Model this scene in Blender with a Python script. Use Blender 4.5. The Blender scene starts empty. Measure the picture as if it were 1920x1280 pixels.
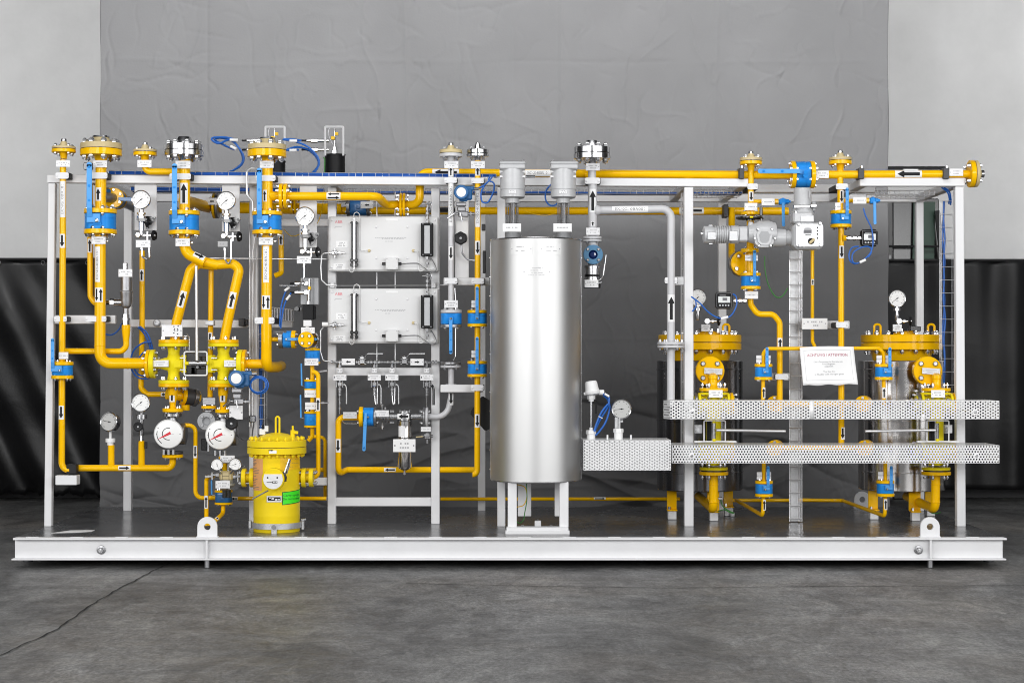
import bpy, math, random
from mathutils import Vector as V, Matrix, Quaternion
random.seed(7)
sc = bpy.context.scene
COL = sc.collection
PI = math.pi
# ------------------------------------------------------------------ camera
D = 11.5; FPX = 3286.0; CZ = 1.383; Z0 = 0.20
TH = math.atan(30.0 / FPX)
cd = bpy.data.cameras.new('camera'); cam = bpy.data.objects.new('camera', cd); COL.objects.link(cam)
cam.location = (0, -D, CZ); cam.rotation_euler = (PI/2 + TH, 0, 0)
cd.sensor_width = 36.0; cd.lens = 36.0 * FPX / 1920.0; cd.clip_start = 0.1; cd.clip_end = 200
sc.camera = cam
# ------------------------------------------------------------------ world: a dim hall, brighter towards its open front
w = bpy.data.worlds.new('World'); sc.world = w; w.use_nodes = True
nt = w.node_tree; bg = nt.nodes['Background']
tc = nt.nodes.new('ShaderNodeTexCoord'); sp = nt.nodes.new('ShaderNodeSeparateXYZ'); mp = nt.nodes.new('ShaderNodeMapRange'); rp = nt.nodes.new('ShaderNodeValToRGB')
nt.links.new(tc.outputs['Generated'], sp.inputs[0]); nt.links.new(sp.outputs['Y'], mp.inputs['Value'])
mp.inputs['From Min'].default_value = 1; mp.inputs['From Max'].default_value = -1
nt.links.new(mp.outputs[0], rp.inputs[0]); nt.links.new(rp.outputs[0], bg.inputs['Color'])
e = rp.color_ramp.elements
e[0].position = 0.30; e[0].color = (0.03, 0.03, 0.032, 1)
e[1].position = 0.86; e[1].color = (0.62, 0.63, 0.65, 1)
_m = e.new(0.62); _m.color = (0.16, 0.16, 0.168, 1)
bg.inputs['Strength'].default_value = 0.34
# ------------------------------------------------------------------ studio lamps
def area(name, loc, aim, sx, sy, power, spread=180, color=(1, 1, 1)):
    l = bpy.data.lights.new(name, 'AREA'); l.shape = 'RECTANGLE'; l.size = sx; l.size_y = sy; l.energy = power; l.color = color
    l.spread = math.radians(spread)
    o = bpy.data.objects.new(name, l); COL.objects.link(o); o.location = loc
    o.rotation_euler = (V(aim) - V(loc)).to_track_quat('-Z', 'Y').to_euler()
    return o
area('softbox', (-4.6, -12.5, 3.9), (-0.8, 0.8, 1.0), 4.2, 3.4, 505)
area('softbox', (4.6, -12.5, 3.9), (0.8, 0.8, 1.0), 4.2, 3.4, 505)
area('reflection_fill', (-8.4, -7.0, 2.5), (-0.5, 0.8, 1.2), 6.0, 3.4, 290)  # added pair, unseen: broadens the bright bands reflected in the tank
area('reflection_fill', (8.4, -7.0, 2.5), (0.5, 0.8, 1.2), 6.0, 3.4, 290)
area('ceiling_lamp', (0, -3.2, 6.2), (0, 0.3, 1.0), 7.0, 1.6, 172)
for _x in (-3.6, 0.0, 3.6):      # added unseen spots over the skid: brighten upper cloth and wall, cut off below
    l = bpy.data.lights.new('cloth_fill_spot', 'SPOT'); l.energy = 800 if _x else 560; l.spot_size = PI; l.spot_blend = 0.07; l.shadow_soft_size = 0.12
    o = bpy.data.objects.new('cloth_fill_spot', l); COL.objects.link(o); o.location = (_x, -1.0, 6.5)
    o.rotation_euler = V((0, 0.712, 0.702)).to_track_quat('-Z', 'Y').to_euler()
sc.view_settings.view_transform = 'Standard'; sc.view_settings.look = 'None'
sc.view_settings.exposure = 0.0; sc.view_settings.gamma = 1.0; sc.view_settings.use_curve_mapping = False
try:
    sc.cycles.max_bounces = 7; sc.cycles.use_denoising = True; sc.cycles.pixel_filter_type = 'BLACKMAN_HARRIS'; sc.cycles.filter_width = 1.0
    sc.cycles.caustics_reflective = False; sc.cycles.caustics_refractive = False
except Exception: pass
# ------------------------------------------------------------------ pixel of the photograph + depth -> point
_X = V((1, 0, 0)); _U = V((0, -math.sin(TH), math.cos(TH))); _F = V((0, math.cos(TH), math.sin(TH)))
def W(px, py, Y):
    d = _X*(px-960.0) + _U*(640.0-py) + _F*FPX
    return V((0, -D, CZ)) + d*((Y+D)/d.y)
def K(Y): return (D+Y)/FPX
# ------------------------------------------------------------------ materials
MATS = {}
def mat(name, col, rough=0.4, metal=0.0, coat=0.0, var=0.0, vs=12.0, bump=0.0, bs=60.0, spec=0.5, rvar=0.0, cr=0.12):
    m = bpy.data.materials.new(name); m.use_nodes = True; n = m.node_tree; b = n.nodes['Principled BSDF']
    b.inputs['Base Color'].default_value = (*col, 1); b.inputs['Roughness'].default_value = rough; b.inputs['Metallic'].default_value = metal
    b.inputs['Coat Weight'].default_value = coat; b.inputs['Coat Roughness'].default_value = cr; b.inputs['Specular IOR Level'].default_value = spec
    if var or rvar or bump:
        t = n.nodes.new('ShaderNodeTexCoord'); g = n.nodes.new('ShaderNodeNewGeometry')
        no = n.nodes.new('ShaderNodeTexNoise'); no.inputs['Scale'].default_value = vs; no.inputs['Detail'].default_value = 6; no.inputs['Roughness'].default_value = 0.6
        n.links.new(g.outputs['Position'], no.inputs['Vector'])
        if var:
            r = n.nodes.new('ShaderNodeValToRGB'); r.color_ramp.elements[0].position = 0.3; r.color_ramp.elements[1].position = 0.7
            r.color_ramp.elements[0].color = tuple(c*(1-var) for c in col)+(1,); r.color_ramp.elements[1].color = tuple(min(1, c*(1+var)) for c in col)+(1,)
            n.links.new(no.outputs[0], r.inputs[0]); n.links.new(r.outputs[0], b.inputs['Base Color'])
        if rvar:
            q = n.nodes.new('ShaderNodeMapRange'); q.inputs['To Min'].default_value = max(0.02, rough-rvar); q.inputs['To Max'].default_value = rough+rvar
            q.inputs['From Min'].default_value = 0.3; q.inputs['From Max'].default_value = 0.7
            n.links.new(no.outputs[0], q.inputs[0]); n.links.new(q.outputs[0], b.inputs['Roughness'])
        if bump:
            n2 = n.nodes.new('ShaderNodeTexNoise'); n2.inputs['Scale'].default_value = bs; n2.inputs['Detail'].default_value = 3
            n.links.new(g.outputs['Position'], n2.inputs['Vector'])
            bp = n.nodes.new('ShaderNodeBump'); bp.inputs['Strength'].default_value = bump; bp.inputs['Distance'].default_value = 0.01
            n.links.new(n2.outputs[0], bp.inputs['Height']); n.links.new(bp.outputs[0], b.inputs['Normal'])
    MATS[name] = m
    return m
mat('yellow', (0.93, 0.515, 0.001), 0.36, spec=0.30, coat=0.30, cr=0.07, var=0.05, vs=7, rvar=0.06)
mat('lemon', (0.84, 0.70, 0.015), 0.36, spec=0.35, var=0.06, vs=10, rvar=0.06)
mat('beige', (0.58, 0.47, 0.25), 0.55, var=0.08)
mat('blue', (0.020, 0.245, 0.70), 0.35, spec=0.35, var=0.07, vs=15)
mat('sky_blue', (0.085, 0.33, 0.74), 0.35, var=0.06)
mat('deep_blue', (0.012, 0.11, 0.30), 0.35, coat=0.3, var=0.06)
mat('cable_blue', (0.009, 0.095, 0.43), 0.42)
mat('hose_blue', (0.012, 0.12, 0.48), 0.38)
mat('frame', (0.74, 0.74, 0.75), 0.42, var=0.03, vs=4, rvar=0.06)
mat('pipe_grey', (0.56, 0.56, 0.575), 0.35, var=0.03)
mat('cast_grey', (0.36, 0.365, 0.375), 0.45, var=0.06, bump=0.10, bs=150)
mat('light_grey', (0.68, 0.68, 0.68), 0.38, var=0.02, vs=3)
mat('white', (0.82, 0.82, 0.82), 0.5)
mat('paper', (0.86, 0.86, 0.86), 0.75)
mat('plate', (0.72, 0.72, 0.73), 0.42, metal=0.12, var=0.04, vs=40)
mat('ink', (0.16, 0.16, 0.17), 0.7)
mat('faint', (0.42, 0.42, 0.43), 0.7)
mat('black', (0.008, 0.008, 0.009), 0.5, spec=0.22)
mat('gloss_black', (0.008, 0.008, 0.009), 0.18, coat=0.4)
mat('rubber', (0.012, 0.012, 0.013), 0.55, spec=0.3)
mat('dark', (0.05, 0.05, 0.054), 0.5)
mat('steel', (0.50, 0.50, 0.51), 0.18, metal=1.0, var=0.03, vs=8, rvar=0.04)
mat('bolt', (0.56, 0.56, 0.57), 0.20, metal=0.95, var=0.06, vs=40)
mat('dull_steel', (0.30, 0.30, 0.31), 0.36, metal=0.85, var=0.12, vs=30, rvar=0.08)
mat('tube_steel', (0.62, 0.62, 0.63), 0.36, metal=0.7)
mat('galvanised', (0.50, 0.505, 0.515), 0.40, metal=0.45, var=0.10, vs=60, rvar=0.1)
mat('wire', (0.74, 0.74, 0.76), 0.3, metal=0.6)
mat('red', (0.62, 0.02, 0.035), 0.4)
mat('rose', (0.68, 0.11, 0.15), 0.5)
mat('green', (0.035, 0.20, 0.03), 0.45)
mat('lime', (0.06, 0.86, 0.02), 0.5)
mat('orange', (0.80, 0.40, 0.15), 0.55, var=0.05, vs=40)
mat('amber', (0.90, 0.55, 0.005), 0.5)
mat('glass_blue', (0.10, 0.24, 0.40), 0.12, coat=0.5)
mat('navy', (0.006, 0.02, 0.10), 0.08, coat=0.6)
mat('dial', (0.84, 0.84, 0.83), 0.35)
mat('grey_dial', (0.48, 0.48, 0.47), 0.4)
mat('sight', (0.52, 0.53, 0.54), 0.15, coat=0.5)
mat('screen', (0.62, 0.64, 0.63), 0.2)
mat('dark_green', (0.010, 0.045, 0.026), 0.5)
mat('perforated', (0.90, 0.90, 0.905), 0.40, metal=0.1, var=0.03, vs=6)
for _n, _c in (('yellow', (1, .62, .12)), ('lemon', (1, .85, .25)), ('blue', (.3, .6, 1)), ('sky_blue', (.4, .7, 1))):
    MATS[_n].node_tree.nodes['Principled BSDF'].inputs['Specular Tint'].default_value = (*_c, 1)
def brushed(name, c, rough, seed=0.0):
    m = mat(name, c, rough, metal=1.0); n = m.node_tree; b = n.nodes['Principled BSDF']
    g = n.nodes.new('ShaderNodeNewGeometry')
    n3 = n.nodes.new('ShaderNodeTexNoise'); n3.inputs['Scale'].default_value = 2.2; n3.inputs['Detail'].default_value = 1
    n.links.new(g.outputs['Position'], n3.inputs['Vector'])
    bp = n.nodes.new('ShaderNodeBump'); bp.inputs['Strength'].default_value = 0.10; bp.inputs['Distance'].default_value = 0.03
    n.links.new(n3.outputs[0], bp.inputs['Height']); n.links.new(bp.outputs[0], b.inputs['Normal'])
brushed('brushed', (0.56, 0.56, 0.557), 0.44)
brushed('mirror_sheet', (0.68, 0.66, 0.65), 0.15, 3.0)
brushed('dark_reflection_sheet', (0.20, 0.20, 0.21), 0.20, 7.0)  # stainless jacket; the dark it reflects is put into the base colour
# ------------------------------------------------------------------ mesh builder
def basis(a):
    a = V(a).normalized(); n = V((0, -1, 0)); n = n - a*n.dot(a)
    if n.length < 1e-4: n = V((0, 0, 1)) - a*a.z
    n.normalize(); return a, n, a.cross(n)
def fillet(pts, rad, seg=6):
    pts = [V(p) for p in pts]; out = [pts[0]]
    for i in range(1, len(pts)-1):
        p, a, b = pts[i], pts[i-1], pts[i+1]
        u = (a-p); v = (b-p); lu, lv = u.length, v.length; u.normalize(); v.normalize()
        ang = u.angle(v)
        if ang > PI-0.02: out.append(p); continue
        t = min(rad/math.tan(ang/2), lu*0.48 if i > 1 else lu*0.98, lv*0.48 if i < len(pts)-2 else lv*0.98); r = t*math.tan(ang/2)
        c = p + (u+v).normalized()*(r/math.sin(ang/2)); s = p+u*t - c; e_ = p+v*t - c; tot = s.angle(e_)
        ax = s.cross(e_).normalized()
        for k in range(seg+1): out.append(c + Quaternion(ax, tot*k/seg) @ s)
    out.append(pts[-1]); return out
class MB:
    def __init__(s, m='frame'): s.v = []; s.f = []; s.fm = []; s.m = m; s.M = None
    def add(s, vs, fs, m=None):
        o = len(s.v); s.v += [s.M @ V(p) if s.M else V(p) for p in vs]
        s.f += [tuple(i+o for i in q) for q in fs]; s.fm += [m or s.m]*len(fs); return s
    def box(s, c, sz, bev=0.0, R=None, m=None):
        hx, hy, hz = [q/2 for q in sz]; b = min(bev, hx*.9, hy*.9, hz*.9); vs = []; fs = []; idx = {}
        c = V(c)
        if b <= 0:
            for i in (-1, 1):
                for j in (-1, 1):
                    for k in (-1, 1): vs.append(V((i*hx, j*hy, k*hz)))
            fs = [(0, 1, 3, 2), (4, 6, 7, 5), (0, 4, 5, 1), (2, 3, 7, 6), (0, 2, 6, 4), (1, 5, 7, 3)]
        else:
            for i in (-1, 1):
                for j in (-1, 1):
                    for k in (-1, 1):
                        idx[i, j, k, 0] = len(vs); vs.append(V((i*hx, j*(hy-b), k*(hz-b))))
                        idx[i, j, k, 1] = len(vs); vs.append(V((i*(hx-b), j*hy, k*(hz-b))))
                        idx[i, j, k, 2] = len(vs); vs.append(V((i*(hx-b), j*(hy-b), k*hz)))
            for i in (-1, 1):
                q = [idx[i, -1, -1, 0], idx[i, 1, -1, 0], idx[i, 1, 1, 0], idx[i, -1, 1, 0]]; fs.append(tuple(q if i > 0 else q[::-1]))
                q = [idx[-1, i, -1, 1], idx[-1, i, 1, 1], idx[1, i, 1, 1], idx[1, i, -1, 1]]; fs.append(tuple(q if i > 0 else q[::-1]))
                q = [idx[-1, -1, i, 2], idx[1, -1, i, 2], idx[1, 1, i, 2], idx[-1, 1, i, 2]]; fs.append(tuple(q if i > 0 else q[::-1]))
            for i in (-1, 1):
                for j in (-1, 1):
                    q = [idx[i, j, -1, 0], idx[i, j, -1, 1], idx[i, j, 1, 1], idx[i, j, 1, 0]]; fs.append(tuple(q if i*j > 0 else q[::-1]))
                    q = [idx[i, -1, j, 0], idx[i, -1, j, 2], idx[i, 1, j, 2], idx[i, 1, j, 0]]; fs.append(tuple(q if i*j < 0 else q[::-1]))
                    q = [idx[-1, i, j, 1], idx[-1, i, j, 2], idx[1, i, j, 2], idx[1, i, j, 1]]; fs.append(tuple(q if i*j > 0 else q[::-1]))
                    for k in (-1, 1):
                        q = [idx[i, j, k, 0], idx[i, j, k, 1], idx[i, j, k, 2]]; fs.append(tuple(q if i*j*k > 0 else q[::-1]))
        if R: vs = [R @ p for p in vs]
        return s.add([p+c for p in vs], fs, m)
    def rect(s, x0, y0, x1, y1, Y, dep, bev=0.0, m=None, R=None):   # rectangle of the photograph whose front stands at depth Y
        a = W(x0, y0, Y); b = W(x1, y1, Y)
        return s.box(((a.x+b.x)/2, Y+dep/2, (a.z+b.z)/2), (abs(b.x-a.x), dep, abs(a.z-b.z)), bev, R, m)
    def bar(s, p0, p1, wd, th, bev=0.0, m=None):    # wd across (seen from the front), th along depth
        p0, p1 = V(p0), V(p1); a, n, b = basis(p1-p0); R = Matrix((-b, n, a)).transposed()
        return s.box((p0+p1)/2, (wd, th, (p1-p0).length), bev, R, m)
    def lathe(s, o, ax, prof, n=24, m=None, clip=None):
        o = V(o); a, nn, b = basis(ax); vs = []; rings = []; fs = []
        for t, r in prof:
            if r <= 1e-6: rings.append([len(vs)]); vs.append(o+a*t)
            else:
                rg = []
                for k in range(n):
                    an = 2*PI*(k+0.5)/n; x = math.cos(an)*r; y = math.sin(an)*r
                    if clip: x = min(x, clip*r)
                    rg.append(len(vs)); vs.append(o+a*t+nn*x+b*y)
                rings.append(rg)
        for A, B in zip(rings, rings[1:]):
            for k in range(n):
                k2 = (k+1) % n
                if len(A) == 1 and len(B) == 1: continue
                if len(A) == 1: fs.append((A[0], B[k2], B[k]))
                elif len(B) == 1: fs.append((A[k], A[k2], B[0]))
                else: fs.append((A[k], A[k2], B[k2], B[k]))
        return s.add(vs, fs, m)
    def cyl(s, p0, p1, r, n=16, r2=None, m=None, ch=0.0):
        p0, p1 = V(p0), V(p1); L = (p1-p0).length; r2 = r if r2 is None else r2; ch = min(ch, L*.4, r*.5)
        pr = [(0, 0), (0, r-ch), (ch, r), (L-ch, r2), (L, r2-ch), (L, 0)] if ch > 0 else [(0, 0), (0, r), (L, r2), (L, 0)]
        return s.lathe(p0, p1-p0, pr, n, m)
    def tube(s, pts, r, n=12, m=None, closed=False):
        pts = [V(p) for p in pts]; N = len(pts); vs = []; fs = []
        def tan(i):
            if closed: return (pts[(i+1) % N]-pts[i-1]).normalized()
            if i == 0: return (pts[1]-pts[0]).normalized()
            if i == N-1: return (pts[-1]-pts[-2]).normalized()
            return ((pts[i+1]-pts[i]).normalized()+(pts[i]-pts[i-1]).normalized()).normalized()
        t0, u, _ = basis(tan(0))
        for i in range(N):
            t = tan(i); u = (u-t*u.dot(t)).normalized(); b = t.cross(u)
            for k in range(n):
                an = 2*PI*k/n; vs.append(pts[i]+(u*math.cos(an)+b*math.sin(an))*r)
        M = N if closed else N-1
        for i in range(M):
            j = (i+1) % N
            for k in range(n): k2 = (k+1) % n; fs.append((i*n+k, i*n+k2, j*n+k2, j*n+k))
        if not closed: fs.append(tuple(range(n-1, -1, -1))); fs.append(tuple((N-1)*n+k for k in range(n)))
        return s.add(vs, fs, m)
    def prism(s, poly, o, ux, uy, th, m=None):      # poly in (ux, uy), extruded th along ux x uy backwards
        o, ux, uy = V(o), V(ux), V(uy); nz = ux.cross(uy).normalized(); n = len(poly)
        vs = [o+ux*x+uy*y for x, y in poly]+[o+ux*x+uy*y-nz*th for x, y in poly]
        fs = [tuple(range(n)), tuple(range(2*n-1, n-1, -1))]+[(i, i+n, (i+1) % n+n, (i+1) % n) for i in range(n)]
        return s.add(vs, fs, m)
ORG = {}
def mk_mesh(mb, name, origin):
    me = bpy.data.meshes.new(name); me.from_pydata([tuple(p-origin) for p in mb.v], [], mb.f)
    names = []
    for x in mb.fm:
        if x not in names: names.append(x)
    for x in names: me.materials.append(MATS[x])
    me.polygons.foreach_set('material_index', [names.index(x) for x in mb.fm])
    me.polygons.foreach_set('use_smooth', [True]*len(me.polygons))
    me.update(); me.set_sharp_from_angle(angle=math.radians(32))
    return me
def link(o, parent, origin):
    COL.objects.link(o); o.location = origin
    if parent is not None: o.parent = parent; o.location = origin-ORG[parent]
    ORG[o] = V(origin)
    return o
def build(mb, name, parent=None, label=None):
    xs = [p.x for p in mb.v]; ys = [p.y for p in mb.v]; zs = [p.z for p in mb.v]
    c = V(((min(xs)+max(xs))/2, (min(ys)+max(ys))/2, min(zs)))
    o = link(bpy.data.objects.new(name, mk_mesh(mb, name, c)), parent, c)
    if label: o['label'] = label
    return o
def tag(o, label, cat, group=None):
    o['label'] = label; o['category'] = cat
    if group: o['group'] = group
    return o
def thing(name, label, cat, loc, group=None):
    o = link(bpy.data.objects.new(name, None), None, V(loc)); o.empty_display_size = 0.05
    return tag(o, label, cat, group)
def struct(mb, name):
    o = build(mb, name); o['kind'] = 'structure'; return o
# ------------------------------------------------------------------ bolts, flanges, stickers, plates
BM = {}
def bolt_mesh(d, h):
    key = (round(d*2000), round(h*1000))
    if key not in BM:
        mb = MB('bolt'); r = d
        for sg in (-1, 1):
            z = sg*h; mb.lathe((0, 0, z), (0, 0, sg), [(0, 0), (0, r), (r*0.85, r), (r*1.1, r*0.82), (r*1.1, r*.5), (r*1.45, r*.45), (r*1.45, 0)], 6)
        mb.cyl((0, 0, -h), (0, 0, h), r*0.5, 6)
        BM[key] = mk_mesh(mb, 'bolt', V((0, 0, 0)))
    return BM[key]
def bolts(parent, c, ax, R, n, d, h, ph=0.5, m=None):
    c = V(c); a, nn, b = basis(ax); q = V((0, 0, 1)).rotation_difference(a); me = bolt_mesh(d, h)
    if m:
        me2 = BM.get((id(me), m))
        if not me2: me2 = me.copy(); me2.materials.clear(); me2.materials.append(MATS[m]); BM[id(me), m] = me2
        me = me2
    for k in range(n):
        an = 2*PI*(k+ph)/n; p = c+nn*(math.cos(an)*R)+b*(math.sin(an)*R)
        o = link(bpy.data.objects.new('bolt', me), parent, p); o.rotation_mode = 'QUATERNION'; o.rotation_quaternion = q
def flange(parent, c, ax, R, t, m='yellow', n=0, bd=None, bh=None, ph=0.5, name='flange', Rb=None, bc=None):
    c = V(c); a = V(ax).normalized(); e_ = min(t*0.18, 0.003)
    mb = MB(m); mb.lathe(c-a*(t/2), a, [(0, 0), (0, R-e_), (e_, R), (t-e_, R), (t, R-e_), (t, 0)], 32)
    o = build(mb, name, parent)
    if n: bolts(o, bc if bc is not None else c, a, Rb or R*0.78, n, bd or R*0.13, bh or t*0.5+0.002, ph)
    return o
FONTS = {}
def text_polys(s):
    if s not in FONTS:
        cu = bpy.data.curves.new('lettering', 'FONT'); cu.body = s; cu.size = 1.0; cu.align_x = 'CENTER'; cu.align_y = 'CENTER'; cu.resolution_u = 2
        ob = bpy.data.objects.new('lettering', cu); me = ob.to_mesh()
        vs = [(p.co.x, p.co.y) for p in me.vertices]; fs = [tuple(p.vertices) for p in me.polygons]
        ob.to_mesh_clear(); bpy.data.objects.remove(ob); bpy.data.curves.remove(cu)
        FONTS[s] = (vs, fs)
    return FONTS[s]
def text(mb, s, o, ux, uy, h, width=None, m='ink'):
    vs, fs = text_polys(s); o, ux, uy = V(o), V(ux), V(uy)
    if not vs: return mb
    wd = max(p[0] for p in vs)-min(p[0] for p in vs); kx = h*1.35
    if width: kx = width/wd
    return mb.add([o+ux*(x*kx)+uy*(y*h*1.35) for x, y in vs], fs, m)
def arrow_poly(L, wd):      # along +u
    hl = min(L*0.42, wd*1.15)
    return [(-L/2, -wd*.27), (L/2-hl, -wd*.27), (L/2-hl, -wd*.6), (L/2, 0), (L/2-hl, wd*.6), (L/2-hl, wd*.27), (-L/2, wd*.27)]
def sticker(parent, c, ax, r, L, half=48, arrow=1, txt=None, name='arrow_label', al=0.84, aw=0.66, face=None, bg='paper'):
    c = V(c); a, nn, b = basis(ax)
    if face is not None: nn = (V(face)-a*V(face).dot(a)).normalized(); b = a.cross(nn)
    mb = MB(bg); h = math.radians(half); vs = []; fs = []
    def S(u, v, rr): return c+a*u+(nn*math.cos(v/r)+b*math.sin(v/r))*rr
    ns = 8
    for i in range(ns+1):
        v = r*(-h+2*h*i/ns); vs += [S(-L/2, v, r*1.012+.0006), S(L/2, v, r*1.012+.0006)]
    fs = [(2*i, 2*i+1, 2*i+3, 2*i+2) for i in range(ns)]
    mb.add(vs, fs)
    wd = 2*r*h
    def put(La, wa, dv, sg):
        hl = min(La*0.42, wa*1.15); hw = wa*.6; sw = wa*.25; es = [-hw, -hw*.72, -sw, -sw*.5, 0, sw*.5, sw, hw*.72, hw]
        hi = lambda v: La/2-hl*abs(v)/hw
        for v0, v1 in zip(es, es[1:]):
            lo = -La/2 if max(abs(v0), abs(v1)) <= sw*1.001 else La/2-hl
            mb.add([S(sg*lo, dv+v0, r*1.012+.0014), S(sg*lo, dv+v1, r*1.012+.0014), S(sg*hi(v1), dv+v1, r*1.012+.0014), S(sg*hi(v0), dv+v0, r*1.012+.0014)], [(0, 1, 2, 3)], 'black')
    if arrow == 2:
        put(L*al, wd*aw*.55, wd*.24, 1); put(L*al, wd*aw*.55, -wd*.24, -1)
    elif arrow: put(L*al, wd*aw, 0, arrow)
    if txt:
        tv, tf = text_polys(txt); tw = max(p[0] for p in tv)-min(p[0] for p in tv); k = L*0.82/tw; ky = min(k*1.2, wd*0.55)
        mb.add([S(x*k, -y*ky, r*1.012+.0012) for x, y in tv], tf, 'ink')
    return build(mb, name, parent)
def nameplate(parent, x0, y0, x1, y1, Y, rows=2, m='plate', tilt=0.0, arrow=0, name='nameplate', rivet=True):
    mb = MB(m); k = K(Y); w_ = (x1-x0)*k; h_ = (y1-y0)*k; c = W((x0+x1)/2, (y0+y1)/2, Y)
    mb.M = Matrix.Translation(c) @ Matrix.Rotation(tilt, 4, 'Y')
    mb.box((0, 0.0015, 0), (w_, 0.003, h_), 0.0008)
    for i in range(rows):
        z = h_*(0.5-(i+1)/(rows+1)); ww = w_*(0.62 if i % 2 == 0 else 0.44); n = max(4, int(ww/(h_*0.16)))
        for j in range(n):
            if random.random() < 0.16: continue
            x = -ww/2+ww*(j+.5)/n; hh = h_*0.07
            mb.add([(x-ww/n*.33, -.0012, z-hh), (x+ww/n*.33, -.0012, z-hh), (x+ww/n*.33, -.0012, z+hh), (x-ww/n*.33, -.0012, z+hh)], [(0, 1, 2, 3)], 'faint')
    if arrow:
        mb.add([(x*arrow, -.0014, z) for x, z in arrow_poly(w_*.36, h_*.34)], [(0, 1, 5, 6), (2, 3, 4)], 'black')
    if rivet:
        for sx in (-1, 1): mb.lathe((sx*w_*.42, 0, 0), (0, -1, 0), [(0, h_*.07), (0.002, h_*.05), (0.002, 0)], 6, m='dull_steel')
    return build(mb, name, parent)
# ------------------------------------------------------------------ pipes
def P3(pts, Y): return [W(p[0], p[1], p[2] if len(p) > 2 else Y) for p in pts]
def pipe(label, pts, Y, rpx, m='yellow', bend=2.6, cat='pipe', name='pipe_run', n=18, group=None):
    P = P3(pts, Y); r = rpx*K(Y); lo = min(P, key=lambda p: p.z)
    t = thing(name, label, cat, lo, group); t_pipe(t, P, r, m, bend, n)
    return t
def t_pipe(t, P, r, m='yellow', bend=2.6, n=18, name='pipe'):
    mb = MB(m); P = fillet(P, r*bend); mb.tube(P, r, n)
    # weld beads where a straight meets a bend
    return build(mb, name, t)
def stub(t, pts, Y, rpx, m='yellow', bend=2.6, name='branch'):
    return t_pipe(t, P3(pts, Y), rpx*K(Y), m, bend, 16, name)
def weld(t, px, py, Y, rpx, ax=(0, 0, 1), m='yellow'):
    r = rpx*K(Y); mb = MB(m); mb.lathe(W(px, py, Y)-V(ax)*.004, ax, [(0, r*.99), (0.002, r*1.06), (0.006, r*1.06), (0.008, r*.99)], 18); return build(mb, 'weld_bead', t)
AV = V((0, 0, 1)); AH = V((1, 0, 0)); AD = V((0, 1, 0))
def lab(t, px, py, Y, rpx, Lpx, ax=AV, **k):
    return sticker(t, W(px, py, Y), ax, rpx*K(Y), Lpx*K(Y), **k)
# ------------------------------------------------------------------ ball valve
def ball_valve(label, px, py, Y, Lpx, Rpx, ft, lever=1, lever_px=60, dx=0.0, axis='v', n=4, m='blue', fm=('yellow', 'yellow'), yaw=0.0, ldir=None, group='ball valves with lever handles', lm='sky_blue', body_r=0.95, mark=False, lw=0.16):
    c = W(px, py, Y); k = K(Y); L = Lpx*k; R = Rpx*k; f = ft*k
    t = thing('ball_valve', label, 'valve', c-V((0, 0, L/2 if axis == 'v' else R)), group)
    M = Matrix.Translation(c)
    if axis == 'h': M = M @ Matrix.Rotation(PI/2, 4, 'Y')
    if yaw: M = Matrix.Translation(c) @ Matrix.Rotation(yaw, 4, 'Z') @ Matrix.Translation(-c) @ M
    b = MB(m); b.M = M; hb = L/2-f; e_ = 0.004; g = body_r*R
    b.lathe((0, 0, -hb+.0015), (0, 0, 1), [(0, 0), (0, g*.97), (.003, g), (2*hb*.66, g), (2*hb*.66, g*.97), (2*hb*.66+.004, g*.97), (2*hb*.66+.004, g), (2*hb-.006, g), (2*hb-.003, g*.97), (2*hb-.003, 0)], 28, clip=0.80)
    b.cyl((0, -g*.78, 0), (0, -g*.93, 0), R*.20, 12, ch=.002)
    b.box((0, -g*.84, -R*.16), (R*.52, g*.10, R*.16), .002); b.box((R*.17, -g*.83, R*.02), (R*.12, g*.1, R*.42), .002)
    if mark:
        b.box((g*.62, -g*.70, 0), (.001, .001, .001))
    build(b, 'body', t)
    for sg, fmm in ((1, fm[0]), (-1, fm[1])):
        fo = flange(t, M @ V((0, 0, sg*(L/2-f/2))), M.to_3x3() @ V((0, 0, 1)), R, f, fmm)
        a_ = M.to_3x3() @ V((0, 0, sg))
        bolts(fo, M @ V((0, 0, sg*(L/2-f/2))), a_, R*.80, n, R*.125, f*.5+.001, 0.5)
    if lever:
        lv = MB(lm); lv.M = M; ll = lever_px*k; wl = R*lw*2; y0 = -g*.96; yo = -g*1.12; s_ = lever
        ang = 0.0 if ldir is None else ldir
        lv.M = M @ Matrix.Rotation(ang, 4, 'Y'); xx = dx*k
        lv.box((xx*.5, y0, s_*R*.15), (wl*1.25+abs(xx), .010, R*.55), .003)
        lv.bar((xx, y0-.004, s_*R*.2), (xx, yo-.004, s_*R*.75), wl, .007, .002)
        lv.bar((xx, yo-.004, s_*R*.72), (xx, yo-.004, s_*(ll-wl*.4)), wl, .007, .002)
        lv.lathe((xx, yo-.0005, s_*(ll-wl*.5)), (0, -1, 0), [(0, 0), (0, wl*.5), (.007, wl*.5), (.007, 0)], 14)
        for q in ((.20, .52, .93) if ll > R*2.2 else (.3, .9)):
            lv.lathe((xx, yo-.0075, s_*(R*.75+(ll-R*.75)*q-wl*.3)), (0, -1, 0), [(0, wl*.26), (.002, wl*.2), (.002, 0)], 8, m='blue')
        build(lv, 'lever', t)
        sb = MB('bolt'); sb.M = M; sb.lathe((0, y0-.004, 0), (0, -1, 0), [(0, R*.12), (.006, R*.12), (.009, R*.07), (.009, 0)], 6); build(sb, 'stem_nut', t)
    return t
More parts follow.
